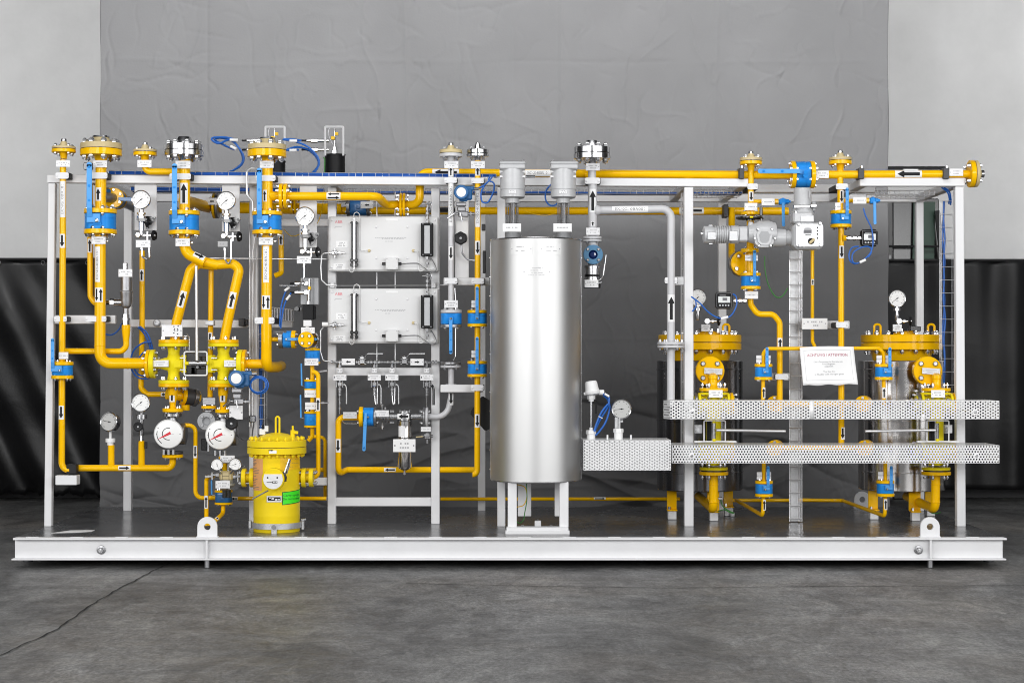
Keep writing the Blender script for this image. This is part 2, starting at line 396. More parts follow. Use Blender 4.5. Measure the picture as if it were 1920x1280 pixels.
# ------------------------------------------------------------------ gauges
GM = {}
def gauge_meshes(style):
    if style in GM: return GM[style]
    O = V((0, 0, 0)); case = MB('steel'); dep = {'white': .62, 'small': .5, 'grey': .75, 'big': .50}[style]
    rim = 'steel' if style != 'big' else 'white'
    case.m = 'light_grey' if style == 'big' else 'steel'
    case.lathe((0, 0, 0), (0, 1, 0), [(0, .90), (-.10, .93), (-.12, .98), (-.06, 1.03), (.08, 1.03), (.12, .97), (dep-.05, .95), (dep, .88), (dep, 0)], 36)
    d = MB('grey_dial' if style == 'grey' else 'dial'); d.lathe((0, -.03, 0), (0, -1, 0), [(0, .905), (.001, 0)], 36)
    if style == 'big':
        d = MB('dial'); d.lathe((0, -.10, 0), (0, -1, 0), [(0, .97), (.02, .93), (.02, 0)], 36)
    if style != 'big':
        for i in range(28):
            an = math.radians(225-270*i/27); L = .14 if i % 3 == 0 else .07; wd = .012 if i % 3 else .02
            ca, sa = math.cos(an), math.sin(an); p = V((ca, 0, sa)); q = V((-sa, 0, ca)); y = V((0, -.036, 0))
            d.add([p*.82+q*wd+y, p*.82-q*wd+y, p*(.82-L)-q*wd+y, p*(.82-L)+q*wd+y], [(0, 1, 2, 3)], 'black')
        d.box((0, -.034, -.30), (.30, .004, .05), m='faint'); d.box((0, -.034, .34), (.20, .004, .045), m='faint')
    else:
        for (r0, a0, a1, wd) in ((.42, 75, 285, .05), (.80, 165, 235, .05)):
            N = 16
            pts = [(math.radians(a0+(a1-a0)*i/N)) for i in range(N+1)]; vs = []
            for an in pts: vs += [(math.cos(an)*(r0-wd/2), -.123, math.sin(an)*(r0-wd/2)), (math.cos(an)*(r0+wd/2), -.123, math.sin(an)*(r0+wd/2))]
            d.add(vs, [(2*i, 2*i+1, 2*i+3, 2*i+2) for i in range(N)], 'black')
        for an in (0, 180, 150, 210): d.box((math.cos(math.radians(an))*.82, -.122, math.sin(math.radians(an))*.82), (.09, .003, .03), m='black')
        d.box((.28, -.1215, .0), (.22, .003, .02), m='faint')
    n = MB('red' if style == 'big' else 'black'); y = -.05 if style != 'big' else -.13
    if style == 'big':
        n.prism([(.18, -.10), (.18, .10), (-.2, .075), (-.86, .0), (-.2, -.075)], (0, y, 0), (1, 0, 0), (0, 0, 1), .01)
    else:
        n.prism([(.22, -.035), (.22, .035), (-.72, .014), (-.72, -.014)], (0, y, 0), (1, 0, 0), (0, 0, 1), .012)
        n.lathe((0, y, 0), (0, -1, 0), [(-.01, .08), (.015, .07), (.015, 0)], 10)
    GM[style] = [mk_mesh(q, nm, O) for q, nm in ((case, 'case'), (d, 'dial'), (n, 'needle'))]
    return GM[style]
def gauge(label, px, py, Y, Rpx, style='white', needle=40, yaw=0.0, tilt=0.0, group='round dial gauges', name='pressure_gauge', cat='gauge'):
    c = W(px, py, Y); t = thing(name, label, cat, c-V((0, 0, Rpx*K(Y))), group); R = Rpx*K(Y)
    rot = (Matrix.Rotation(yaw, 3, 'Z') @ Matrix.Rotation(tilt, 3, 'X'))
    for me, nm in zip(gauge_meshes(style), ('case', 'dial', 'needle')):
        o = link(bpy.data.objects.new(nm, me), t, c); o.scale = (R, R, R)
        r_ = rot @ Matrix.Rotation(math.radians(-needle if nm == 'needle' else 0), 3, 'Y')
        o.rotation_euler = r_.to_euler()
    return t
def fittings(t, px, py0, py1, Y, prof, m='steel', name='stem'):      # prof: list of (fraction, radius px)
    a = W(px, py0, Y); b = W(px, py1, Y); L = a.z-b.z; k = K(Y); mb = MB(m)
    pr = [(0, 0)]+[(f*L, r*k) for f, r in prof]+[(L, 0)]
    mb.lathe(a, (0, 0, -1), pr, 12); return build(mb, name, t)
def knob(t, px, py, Y, Rpx, m='rubber', name='knob', ax=(0, -1, 0), lobes=6, dep=.7):
    R = Rpx*K(Y); c = W(px, py, Y); a, nn, b = basis(ax); mb = MB(m); N = 36; vs = []; fs = []
    for j, (tt, sc_) in enumerate(((0, .85), (.12, 1), (dep-.12, 1), (dep, .8), (dep-.08, .45), (dep-.08, 0.001))):
        for i in range(N):
            an = 2*PI*i/N; r = R*sc_*(1-(.10*(0.5-0.5*math.cos(lobes*an)) if lobes else 0)); vs.append(c+a*(tt*R)+nn*(math.cos(an)*r)+b*(math.sin(an)*r))
    for j in range(5): fs += [(j*N+i, j*N+(i+1) % N, (j+1)*N+(i+1) % N, (j+1)*N+i) for i in range(N)]
    fs.append(tuple(range(N-1, -1, -1)))
    mb.add(vs, fs); mb.lathe(c+a*(R*(dep-.08)), a, [(0, R*.24), (R*.14, R*.2), (R*.14, 0)], 10, m='bolt')
    return build(mb, name, t)
def loop_cable(label, pts, Y, rpx, m='hose_blue', name='cable', bend=8, cat='cable', turns=None, group=None):
    P = fillet(P3(pts, Y), bend*K(Y), 5); mb = MB(m); mb.tube(P, rpx*K(Y), 8); o = build(mb, name); return tag(o, label, cat, group)
def smooth_pts(pts, sub=6):      # Catmull-Rom through points
    pts = [V(p) for p in pts]; out = []; n = len(pts)
    for i in range(n-1):
        p0 = pts[max(i-1, 0)]; p1 = pts[i]; p2 = pts[i+1]; p3 = pts[min(i+2, n-1)]
        for k in range(sub):
            u = k/sub; out.append(0.5*((2*p1)+(p2-p0)*u+(2*p0-5*p1+4*p2-p3)*u*u+(3*p1-p0-3*p2+p3)*u**3))
    out.append(pts[-1]); return out
def curvy(mb, pts, Y, rpx, m=None, n=8): return mb.tube(smooth_pts(P3(pts, Y)), rpx*K(Y), n, m)
# perforated sheet: real round holes, staggered rows
def perforated(mb, o, ux, uy, wd, ht, pitch, row, r, skip=()):
    o, ux, uy = V(o), V(ux).normalized(), V(uy).normalized(); nr = max(1, int(ht/row)); row = ht/nr; nc = max(1, int(wd/pitch)); pitch = wd/nc
    def cell(x0, x1, y0, y1, hole):
        if not hole:
            mb.add([o+ux*x0+uy*y0, o+ux*x1+uy*y0, o+ux*x1+uy*y1, o+ux*x0+uy*y1], [(0, 1, 2, 3)]); return
        cx, cy = (x0+x1)/2, (y0+y1)/2; out = [(x1, cy), (x1, y1), (cx, y1), (x0, y1), (x0, cy), (x0, y0), (cx, y0), (x1, y0)]
        vs = [o+ux*x+uy*y for x, y in out]+[o+ux*(cx+r*math.cos(PI/4*k))+uy*(cy+r*math.sin(PI/4*k)) for k in range(8)]
        mb.add(vs, [(k, (k+1) % 8, 8+(k+1) % 8, 8+k) for k in range(8)])
    for j in range(nr):
        y0, y1 = j*row, (j+1)*row
        if j % 2 == 0:
            for i in range(nc):
                x = (i+.5)*pitch; cell(i*pitch, (i+1)*pitch, y0, y1, not any(a < x < b for a, b in skip))
        else:
            cell(0, pitch/2, y0, y1, False); cell(wd-pitch/2, wd, y0, y1, False)
            for i in range(nc-1):
                x = (i+1)*pitch; cell((i+.5)*pitch, (i+1.5)*pitch, y0, y1, not any(a < x < b for a, b in skip))
# ================================================================== SETTING
def floor_material():
    m = bpy.data.materials.new('concrete'); m.use_nodes = True; n = m.node_tree; b = n.nodes['Principled BSDF']; L = n.links.new
    g = n.nodes.new('ShaderNodeNewGeometry')
    def noise(scale, det, rough, stretch=None, dist=0.0):
        t = n.nodes.new('ShaderNodeTexNoise'); t.inputs['Scale'].default_value = scale; t.inputs['Detail'].default_value = det; t.inputs['Roughness'].default_value = rough; t.inputs['Distortion'].default_value = dist
        if stretch:
            q = n.nodes.new('ShaderNodeMapping'); q.inputs['Scale'].default_value = stretch[:3]; q.inputs['Rotation'].default_value = (0, 0, stretch[3] if len(stretch) > 3 else 0)
            L(g.outputs['Position'], q.inputs[0]); L(q.outputs[0], t.inputs['Vector'])
        else: L(g.outputs['Position'], t.inputs['Vector'])
        return t.outputs[0]
    def ramp(x, p0, p1, c0, c1):
        r = n.nodes.new('ShaderNodeValToRGB'); r.color_ramp.elements[0].position = p0; r.color_ramp.elements[1].position = p1
        r.color_ramp.elements[0].color = c0; r.color_ramp.elements[1].color = c1; L(x, r.inputs[0]); return r.outputs[0]
    def mix(a, bb, f, mode='MIX'):
        x = n.nodes.new('ShaderNodeMix'); x.data_type = 'RGBA'; x.blend_type = mode
        if hasattr(f, 'type'): L(f, x.inputs[0])
        else: x.inputs[0].default_value = f
        L(a, x.inputs[6]); L(bb, x.inputs[7]); return x.outputs[2]
    base = ramp(noise(0.9, 8, .66, (1, .6, 1, .2), .6), .34, .68, (.092, .092, .093, 1), (.270, .270, .266, 1))
    patch = ramp(noise(3.0, 9, .76, (1, .45, 1, -.3), 1.6), .38, .64, (.55, .55, .55, 1), (1.25, 1.25, 1.25, 1))
    c = mix(base, patch, .85, 'MULTIPLY')
    grain = ramp(noise(55, 5, .8, (1, .45, 1)), .38, .62, (.60, .60, .60, 1), (1.40, 1.40, 1.40, 1)); c = mix(c, grain, .9, 'MULTIPLY')
    mid = ramp(noise(9, 7, .8, (1, .40, 1, .5), 1.5), .40, .62, (.70, .70, .70, 1), (1.22, 1.22, 1.22, 1)); c = mix(c, mid, .9, 'MULTIPLY')
    warm = n.nodes.new('ShaderNodeRGB'); warm.outputs[0].default_value = (1.10, .98, .86, 1)
    wf = ramp(noise(.55, 4, .6), .50, .68, (0, 0, 0, 1), (.6, .6, .6, 1)); c2 = mix(c, warm.outputs[0], 1.0, 'MULTIPLY'); c = mix(c, c2, wf)
    streak = ramp(noise(3.5, 7, .8, (4.5, .9, 1, .7), .6), .62, .70, (0, 0, 0, 1), (.5, .5, .5, 1))
    pale = n.nodes.new('ShaderNodeRGB'); pale.outputs[0].default_value = (.26, .26, .25, 1)
    c = mix(c, pale.outputs[0], streak)
    spk = n.nodes.new('ShaderNodeTexVoronoi'); spk.inputs['Scale'].default_value = 9.0; L(g.outputs['Position'], spk.inputs['Vector'])
    sp_ = ramp(spk.outputs['Distance'], .05, .10, (.55, .55, .55, 1), (0, 0, 0, 1))
    gate = ramp(noise(1.3, 3, .5), .50, .60, (0, 0, 0, 1), (1, 1, 1, 1)); sp_ = mix(sp_, gate, 1.0, 'MULTIPLY')
    pale2 = n.nodes.new('ShaderNodeRGB'); pale2.outputs[0].default_value = (.42, .41, .38, 1)
    c = mix(c, pale2.outputs[0], sp_); L(c, b.inputs['Base Color'])
    r = n.nodes.new('ShaderNodeMapRange'); r.inputs['From Min'].default_value = .3; r.inputs['From Max'].default_value = .7; r.inputs['To Min'].default_value = .30; r.inputs['To Max'].default_value = .58
    L(noise(2.2, 7, .7, (1, 2, 1), .5), r.inputs[0]); L(r.outputs[0], b.inputs['Roughness'])
    bp = n.nodes.new('ShaderNodeBump'); bp.inputs['Strength'].default_value = .45; bp.inputs['Distance'].default_value = .012
    L(noise(26, 7, .75), bp.inputs['Height']); L(bp.outputs[0], b.inputs['Normal']); MATS['concrete'] = m
floor_material()
mat('crack', (.012, .012, .012), .9)
def cloth_material(name, col, rough, scale, strength, fine, sheen=0.0, spec=0.25):
    m = bpy.data.materials.new(name); m.use_nodes = True; n = m.node_tree; b = n.nodes['Principled BSDF']; L = n.links.new
    g = n.nodes.new('ShaderNodeNewGeometry'); b.inputs['Roughness'].default_value = rough; b.inputs['Specular IOR Level'].default_value = spec
    no = n.nodes.new('ShaderNodeTexNoise'); no.inputs['Scale'].default_value = 1.4; no.inputs['Detail'].default_value = 5; L(g.outputs['Position'], no.inputs['Vector'])
    r = n.nodes.new('ShaderNodeValToRGB'); r.color_ramp.elements[0].position = .3; r.color_ramp.elements[1].position = .7
    r.color_ramp.elements[0].color = tuple(c*.93 for c in col)+(1,); r.color_ramp.elements[1].color = tuple(c*1.06 for c in col)+(1,)
    L(no.outputs[0], r.inputs[0]); L(r.outputs[0], b.inputs['Base Color'])
    wv = n.nodes.new('ShaderNodeTexNoise'); wv.inputs['Scale'].default_value = scale; wv.inputs['Detail'].default_value = 4; wv.inputs['Distortion'].default_value = 1.2; wv.inputs['Roughness'].default_value = .5; wv.noise_type = 'RIDGED_MULTIFRACTAL'
    mpn = n.nodes.new('ShaderNodeMapping'); mpn.inputs['Rotation'].default_value = (0, .5, 0); mpn.inputs['Scale'].default_value = (1, 1, 1.6)
    L(g.outputs['Position'], mpn.inputs[0]); L(mpn.outputs[0], wv.inputs['Vector'])
    n2 = n.nodes.new('ShaderNodeTexNoise'); n2.inputs['Scale'].default_value = fine; n2.inputs['Detail'].default_value = 3; L(g.outputs['Position'], n2.inputs['Vector'])
    b1 = n.nodes.new('ShaderNodeBump'); b1.inputs['Strength'].default_value = strength; b1.inputs['Distance'].default_value = .03; L(wv.outputs[0], b1.inputs['Height'])
    b2 = n.nodes.new('ShaderNodeBump'); b2.inputs['Strength'].default_value = .12; b2.inputs['Distance'].default_value = .01; L(n2.outputs[0], b2.inputs['Height']); L(b1.outputs[0], b2.inputs['Normal'])
    L(b2.outputs[0], b.inputs['Normal']); MATS[name] = m
cloth_material('grey_cloth', (.155, .155, .158), .85, 1.6, .22, 60)
cloth_material('black_vinyl', (.005, .005, .0055), .42, 2.2, .14, 30, spec=.34)
cloth_material('black_canvas', (.006, .006, .0065), .52, 2.2, .16, 30, spec=.30)
mat('plaster', (.64, .64, .638), .9, var=.09, vs=1.1, bump=.3, bs=9)
mat('deck_steel', (.14, .141, .146), .25, metal=.35, var=.18, vs=2.2, rvar=.08, bump=.03, bs=30)
# floor: one sheet
mb = MB('concrete'); mb.add([(-30, -16, 0), (30, -16, 0), (30, 14, 0), (-30, 14, 0)], [(0, 1, 2, 3)]); struct(mb, 'floor')
def crack(pts, wd, name='floor_joint'):
    mb = MB('crack'); P = []
    rnd = random.Random(5)
    for (a, b) in zip(pts, pts[1:]):
        for k in range(14):
            u = k/14; P.append((a[0]+(b[0]-a[0])*u+rnd.uniform(-.008, .008), a[1]+(b[1]-a[1])*u+rnd.uniform(-.010, .010)))
    P.append(pts[-1]); vs = []
    for i, p in enumerate(P):
        q = P[min(i+1, len(P)-1)]; o = P[max(i-1, 0)]; d = V((q[0]-o[0], q[1]-o[1])).normalized(); ww = wd*rnd.uniform(.5, 1.3)
        vs += [(p[0]-d.y*ww, p[1]+d.x*ww, .004), (p[0]+d.y*ww, p[1]-d.x*ww, .004)]
    mb.add(vs, [(2*i, 2*i+1, 2*i+3, 2*i+2) for i in range(len(P)-1)]); struct(mb, name)
def G(px, py, z=0.0):
    d = _X*(px-960.0)+_U*(640.0-py)+_F*FPX; t = (z-CZ)/d.z; p = V((0, -D, CZ))+d*t; return (p.x, p.y)
crack([G(-40, 1246), G(100, 1184), G(190, 1122), G(290, 1069), G(340, 1046)], .0045)
crack([G(760, 1094), G(1000, 1099), G(1250, 1103), G(1500, 1100), G(1960, 1098)], .005)
# back wall
mb = MB('plaster'); mb.add([(-14, 5.9, 0), (14, 5.9, 0), (14, 5.9, 9), (-14, 5.9, 9)], [(0, 1, 2, 3)]); struct(mb, 'back_wall')
mb = MB('dark'); mb.box((0, 5.885, .085), (28, .02, .17)); struct(mb, 'wall_shade_strip')  # added dark strip: shade below the curtains put in as colour
# dark doorway and green panel seen between the cloth and the right-hand wall
t = thing('storage_rack', 'dark storage rack with a green sheet behind the black curtain, right of the grey cloth', 'rack', W(1720, 500, 5.75)-V((0, 0, 2.3)))
mb = MB('gloss_black'); a = W(1674, 372, 5.62); b = W(1762, 600, 5.62)
mb.box(((a.x+b.x)/2, 5.75, a.z/2), (b.x-a.x, .24, a.z), .01); build(mb, 'carcass', t)
mb = MB('dark_green'); mb.prism([(0, 0), (.22, 0), (.27, 2.75), (.06, 2.75)], V((W(1702, 600, 5.58).x, 5.58, .15)), (1, 0, 0), (0, 0, 1), .03); build(mb, 'green_sheet', t)
mb = MB('black'); mb.cyl(W(1666, 462, 5.5), W(1768, 462, 5.5), .012, 8); build(mb, 'crossbar', t)
mb = MB('black'); mb.bar(W(1757, 395, 5.5), W(1771, 520, 5.5), .05, .03); build(mb, 'strut', t)
t = thing('ledge', 'thin dark shelf edge fixed high on the wall right of the grey cloth', 'shelf', W(1718, 318, 5.8))
mb = MB('black'); mb.rect(1655, 312, 1772, 316, 5.8, .09); build(mb, 'shelf_board', t)
mb = MB('light_grey'); a = thing('wall_box', 'small pale box fixed to the wall beside the grey cloth edge', 'box', W(1680, 492, 5.7)); mb.rect(1667, 478, 1693, 500, 5.7, .19, .004); build(mb, 'lid', a)
# grey photographer's cloth: a real sheet with folds
def cloth():
    import numpy as np
    rnd = random.Random(3); NX, NZ = 740, 520; x0 = W(188, 700, 3.35).x; x1 = W(1667, 700, 3.35).x; z0, z1 = .012, 7.4
    X, Z = np.meshgrid(np.linspace(x0, x1, NX+1), z0+(z1-z0)*np.linspace(0, 1, NZ+1)**1.15)
    low = np.clip(1-Z/1.9, 0, 1)
    Yc = 3.35+.016*np.sin(X*2.1+.6*np.sin(Z*1.1))+.008*np.sin(X*5.3+Z*.7+1)+low*.045*np.sin(X*3.0+Z*1.7)*np.sin(Z*4+X*.8)+low*.02*np.sin(X*7.3-Z*5)
    def crease(cx, cz, an, ln, wd, dp, cv):
        R = ln*1.5; c0, c1 = np.searchsorted(X[0], (cx-R, cx+R)); r0, r1 = np.searchsorted(Z[:, 0], (cz-R, cz+R))
        if c1 <= c0 or r1 <= r0: return
        dx, dz = X[r0:r1, c0:c1]-cx, Z[r0:r1, c0:c1]-cz
        u = dx*math.cos(an)+dz*math.sin(an); v = -dx*math.sin(an)+dz*math.cos(an)+cv*np.sin(u*5/ln*.6)
        Yc[r0:r1, c0:c1] += 1.25*dp*np.exp(-(u/ln)**4)*np.exp(-np.abs(v)/wd)
    for i in range(900):      # thin sharp creases of a cloth that was kept folded
        an = rnd.choice([rnd.uniform(-.5, .5), rnd.uniform(-PI/2, PI/2), PI/2+rnd.uniform(-.3, .3), PI/2+rnd.uniform(-.5, .5)])
        crease(rnd.uniform(x0, x1), rnd.uniform(0, 5.2), an, rnd.uniform(.05, .30), rnd.uniform(.007, .014), rnd.choice([-1, 1])*rnd.uniform(.0025, .0075), rnd.uniform(-.05, .05))
    for cx in (x0+.9, x0+2.6, x0+3.9, x0+5.2):      # long upright fold lines
        crease(cx, 3.2, PI/2+rnd.uniform(-.03, .03), 2.6, .015, rnd.choice([-1, 1])*.006, .01)
    for cz in (1.55, 2.85, 3.9):
        for k in range(4): crease(x0+.8+k*1.65, cz+rnd.uniform(-.02, .02), rnd.uniform(-.03, .03), .8, .014, rnd.choice([-1, 1])*.005, .01)
    for i in range(70):      # slack folds low down, where the cloth meets the floor
        crease(rnd.uniform(x0, x1), rnd.uniform(.05, 1.1), rnd.uniform(-.5, .5), rnd.uniform(.2, .7), rnd.uniform(.025, .055), rnd.choice([-1, 1])*rnd.uniform(.016, .042), rnd.uniform(-.06, .06))
    X = X.copy(); X[:, 0] += .004*np.sin(Z[:, 0]*7); X[:, -1] += .004*np.sin(Z[:, 0]*6)
    vs = np.stack([X, Yc, Z], -1).reshape(-1, 3); c = V(((x0+x1)/2, 3.35, z0)); vs = vs-np.array(c)
    idx = np.arange((NX+1)*(NZ+1)).reshape(NZ+1, NX+1); q = np.stack([idx[:-1, :-1], idx[:-1, 1:], idx[1:, 1:], idx[1:, :-1]], -1).reshape(-1, 4)
    me = bpy.data.meshes.new('backdrop_cloth'); me.from_pydata(vs.tolist(), [], q.tolist()); me.materials.append(MATS['grey_cloth'])
    me.polygons.foreach_set('use_smooth', [True]*len(me.polygons)); me.update()
    o = link(bpy.data.objects.new('backdrop_cloth', me), None, c); tag(o, 'large creased grey cloth hung as a backdrop behind the pipework', 'cloth')
    so = o.modifiers.new('thickness', 'SOLIDIFY'); so.thickness = .003
cloth()
def curtain(px0, px1, ytop, ybot, Y, label, ph, slant, nf, fringe, amp=1.0, m='black_vinyl'):
    NX, NZ = 150, 40; x0 = W(px0, 700, Y).x; x1 = W(px1, 700, Y).x; z1 = W(960, ytop, Y).z; z0 = W(960, ybot, Y).z; vs = []
    for j in range(NZ+1):
        q = j/NZ; z = z0+(z1-z0)*q
        for i in range(NX+1):
            x = x0+(x1-x0)*i/NX; u = x-slant*(z-z0)
            f = math.sin(u*nf+ph+.7*math.sin(u*1.3)); am = .10*(1-.55*q)
            y = Y+amp*(am*f+.045*math.sin(u*nf*2.3+ph*2+z)*(1-.5*q))+.012*amp*math.sin(z*9+x)+(1-amp)*.03*q**3*math.sin(u*17)
            zz = z
            if fringe and j < 2: zz += .018*math.sin(x*31)+.014*math.sin(x*73+1)
            vs.append((x, y, zz))
    fs = [(j*(NX+1)+i, j*(NX+1)+i+1, (j+1)*(NX+1)+i+1, (j+1)*(NX+1)+i) for j in range(NZ) for i in range(NX)]
    t = thing('black_curtain', label, 'curtain', V(((x0+x1)/2, Y, z0)))
    mb = MB(m); mb.add(vs, fs); o = build(mb, 'sheet', t); o.data.set_sharp_from_angle(angle=PI)
    so = o.modifiers.new('thickness', 'SOLIDIFY'); so.thickness = .004
    mb = MB('black'); mb.cyl((x0, Y, z1+.005), (x1, Y, z1+.005), .014, 8); build(mb, 'rail', t)
    k = 0
    while x0+.2+.42*k < x1:
        if (k % 2) or fringe:
            mb = MB('dull_steel'); q = V((x0+.2+.42*k, Y-.06, z1-.03)); mb.tube([q+V((.018*math.cos(a_*PI/5), 0, .018*math.sin(a_*PI/5))) for a_ in range(10)], .003, 6, closed=True); build(mb, 'eyelet', t)
        k += 1
curtain(-700, 240, 487, 926, 5.2, 'black vinyl curtain with slanting folds hanging left of the grey cloth', .4, -.42, 5.2, True)
curtain(1640, 2500, 489, 917, 5.2, 'black vinyl curtain with upright folds hanging right of the grey cloth', 2.0, .04, 8.6, False, .40, 'black_canvas')
# ================================================================== SKID BASE
base = thing('skid_base', 'long pale steel skid base with a dark plate deck and beam sides', 'skid base', (0, 1.2, 0.0))
xl, xr = W(24, 1008, 0).x, W(1888, 1008, 0).x; YR = 2.38
mb = MB('deck_steel'); mb.box(((xl+xr)/2, (YR+.09)/2, Z0-.004), (xr-xl-.01, YR-.09, .010), 0); build(mb, 'deck_plate', base)
mb = MB('frame'); zb = .055
mb.box(((xl+xr)/2, .045, Z0-.006), (xr-xl, .09, .013), .002)                       # top flange
xw0, xw1 = W(28, 1030, .05).x, W(1880, 1030, .05).x
mb.box(((xw0+xw1)/2, .055, (Z0-.0125+zb+.010)/2), (xw1-xw0, .010, Z0-.0125-zb-.010), .001)
mb.box(((xw0+xw1)/2, .045, zb+.005), (xw1-xw0+.02, .09, .010), .002); build(mb, 'front_beam', base)
mb = MB('frame'); mb.box(((xl+xr)/2, YR+.005, (Z0-.004+zb)/2), (xr-xl, .012, Z0-.004-zb), .001); build(mb, 'rear_beam', base)
for x in (xw0+.006, xw1-.006):
    mb = MB('frame'); mb.box((x, YR/2+.03, (Z0-.012+zb+.01)/2), (.01, YR-.09, Z0-.014-zb-.01), .001); build(mb, 'end_beam', base)
for i in range(22):
    px = 60+i*84
    if abs(px-388) < 26 or abs(px-1745) < 26: continue
    mb = MB('plate'); p = W(px, 1008, .04); mb.box((p.x, .055, Z0+.0022), (.085, .022, .0035), .001); build(mb, 'weld_seam', base)
def lug(px, py_hole, Y, rpx, hr, m='frame'):
    c = W(px, py_hole, Y); R = rpx*K(Y); H = c.z-Z0+.001; r = hr*K(Y); N = 40; mb = MB(m); o = []; h = []
    for k in range(N):
        a = 2*PI*k/N; ca, sa = math.cos(a), math.sin(a)
        d = R if sa >= 0 else min(R/max(abs(ca), 1e-6), H/max(-sa, 1e-6)); o.append((ca*d, sa*d)); h.append((ca*r, sa*r))
    for y, fl in ((0, 0), (.022, 1)):
        vs = [c+V((x, y, z)) for x, z in o]+[c+V((x, y, z)) for x, z in h]
        fs = [(k, (k+1) % N, N+(k+1) % N, N+k) for k in range(N)]; mb.add(vs, [f[::-1] for f in fs] if fl else fs)
    for ring, fl in ((o, 0), (h, 1)):
        vs = [c+V((x, 0, z)) for x, z in ring]+[c+V((x, .022, z)) for x, z in ring]
        fs = [(k, N+k, N+(k+1) % N, (k+1) % N) for k in range(N)]; mb.add(vs, [f[::-1] for f in fs] if fl else fs)
    mb.box(c+V((0, .011, -H+.004)), (2*R*1.12, .035, .008), .003)
    return build(mb, 'lifting_lug', base)
lug(388.5, 987, .05, 18.5, 6.3); lug(1744, 987, .05, 18, 6.2); lug(1617, 936, 2.3, 15, 5.5)
for px in (388.5, 1744):
    x = W(px, 1030, .03).x
    mb = MB('frame'); mb.box((x, .028, (Z0-.0125+zb+.01)/2), (.014, .044, Z0-.0135-zb-.01), .002); build(mb, 'stiffener', base)
    mb = MB('dull_steel'); mb.cyl((x, .03, .001), (x, .03, zb), .019, 12, ch=.004); build(mb, 'foot', base)
for px in (60, 1846, 700, 1200):
    mb = MB('dark'); p = W(px, 1030, .5); mb.cyl((p.x, .4, .001), (p.x, .4, zb+.002), .035, 12); build(mb, 'foot', base)
for px in (190, 1722):
    p = W(px, 1030, .05); mb = MB('dull_steel'); mb.lathe(p+V((0, -.001, 0)), (0, -1, 0), [(0, .030), (.004, .030), (.006, .026), (.006, 0)], 20)
    mb.lathe(p+V((0, -.006, 0)), (0, -1, 0), [(0, .019), (.014, .019), (.018, .014), (.018, .008), (.03, .008), (.03, 0)], 6, m='bolt'); build(mb, 'earthing_bolt', base)
t = thing('paper_scrap', 'torn white sheet of paper lying on the left end of the deck', 'paper', W(140, 997, .4))
gx = [G(x, y, Z0) for x, y in ((96, 999.5), (132, 994.5), (178, 994), (172, 996.5), (148, 998), (120, 999))]
mb = MB('paper'); mb.prism([(p[0], p[1]) for p in gx], (0, 0, Z0+.0035), (1, 0, 0), (0, 1, 0), .0015); build(mb, 'sheet', t)
# ================================================================== STEEL FRAME
fr = thing('pipe_framework', 'pale grey welded box section frame standing on the skid deck', 'frame', (0, .8, Z0))
def post(x0, x1, y0, Yf, dep=.06, ybot=None, x0b=None):
    a = W(x0, y0, Yf); b = W(x1, y0, Yf); zb_ = Z0 if ybot is None else W(960, ybot, Yf).z
    sh = 0 if x0b is None else (x0b-x0)*K(Yf)
    mb = MB('frame'); mb.box((0, 0, 0), (b.x-a.x, dep, a.z-zb_), .004)
    mb.v = [V((p.x+(a.x+b.x)/2+sh*(.5-p.z/(a.z-zb_)), p.y+Yf+dep/2, p.z+(a.z+zb_)/2)) for p in mb.v]
    return build(mb, 'post', fr)
def beam(x0, y0, x1, y1, h, Yf, dep=.06, name='beam'):
    p = W(x0, y0, Yf+dep/2); q = W(x1, y1, Yf+dep/2); mb = MB('frame'); mb.bar(p, q, h*K(Yf), dep, .004); return build(mb, name, fr)
post(90, 103.5, 343.5, .78, .058, x0b=84); post(1283, 1300, 350.8, .78); post(1791, 1807.5, 350, .78, x0b=1793)
post(932.5, 947.5, 351, .78); post(614.5, 630, 351.5, .97); post(808.5, 824.5, 351.5, .97); post(467.5, 483, 349, .97)
post(232, 247, 379, 2.04); post(896, 910, 379.5, 2.04); post(1347, 1362, 379.5, 2.04); post(1718, 1732, 379.5, 2.04)
beam(90, 335.8, 1402, 343.6, 15.2, .78); beam(1611, 342, 1807.5, 342, 15.5, .78)
beam(240, 371.5, 1732, 372.5, 14, 2.04)
beam(1380, 354, 1640, 354, 15, 1.22)
def dbeam(px, py, Y0=.842, Y1=2.038, h=15.2):
    a = W(px, py, Y0); mb = MB('frame'); s_ = h*K(.78); mb.box((a.x, (Y0+Y1)/2, a.z), (s_, Y1-Y0, s_*.985), .004); build(mb, 'beam', fr)
dbeam(175, 336.8); dbeam(1394, 343.6); dbeam(1620, 342); dbeam(1799, 342); dbeam(1291.5, 343.6); dbeam(940, 341); dbeam(622, 339.5); dbeam(475, 338.6)
beam(103, 599, 217, 599, 16, .80, .05); beam(245, 606, 466, 607.5, 14.5, 1.15, .05); beam(500, 607.5, 549, 607.5, 13, 1.3, .05)
beam(107, 899, 147, 899, 18, .67, .10)
beam(630, 940, 808.5, 940, 16, .97); beam(630, 696.5, 808.5, 696.5, 15, .97); beam(575, 902, 614.5, 902, 14.5, .99, .05)
beam(826, 728, 905, 728, 14.5, .80, .05); beam(832, 528, 918, 528, 14.5, .80, .05); beam(1264, 527, 1283, 527, 15.5, .80, .05)
beam(1502, 609, 1592, 609, 15, 1.0, .05); beam(472, 418, 618, 418, 13.5, 1.6, .05)
a = W(866, 360, .82); b = W(866, 521, .82)
mb = MB('frame'); mb.rect(853.5, 351, 879, 520.5, .80, .008, .002); build(mb, 'mounting_plate', fr)
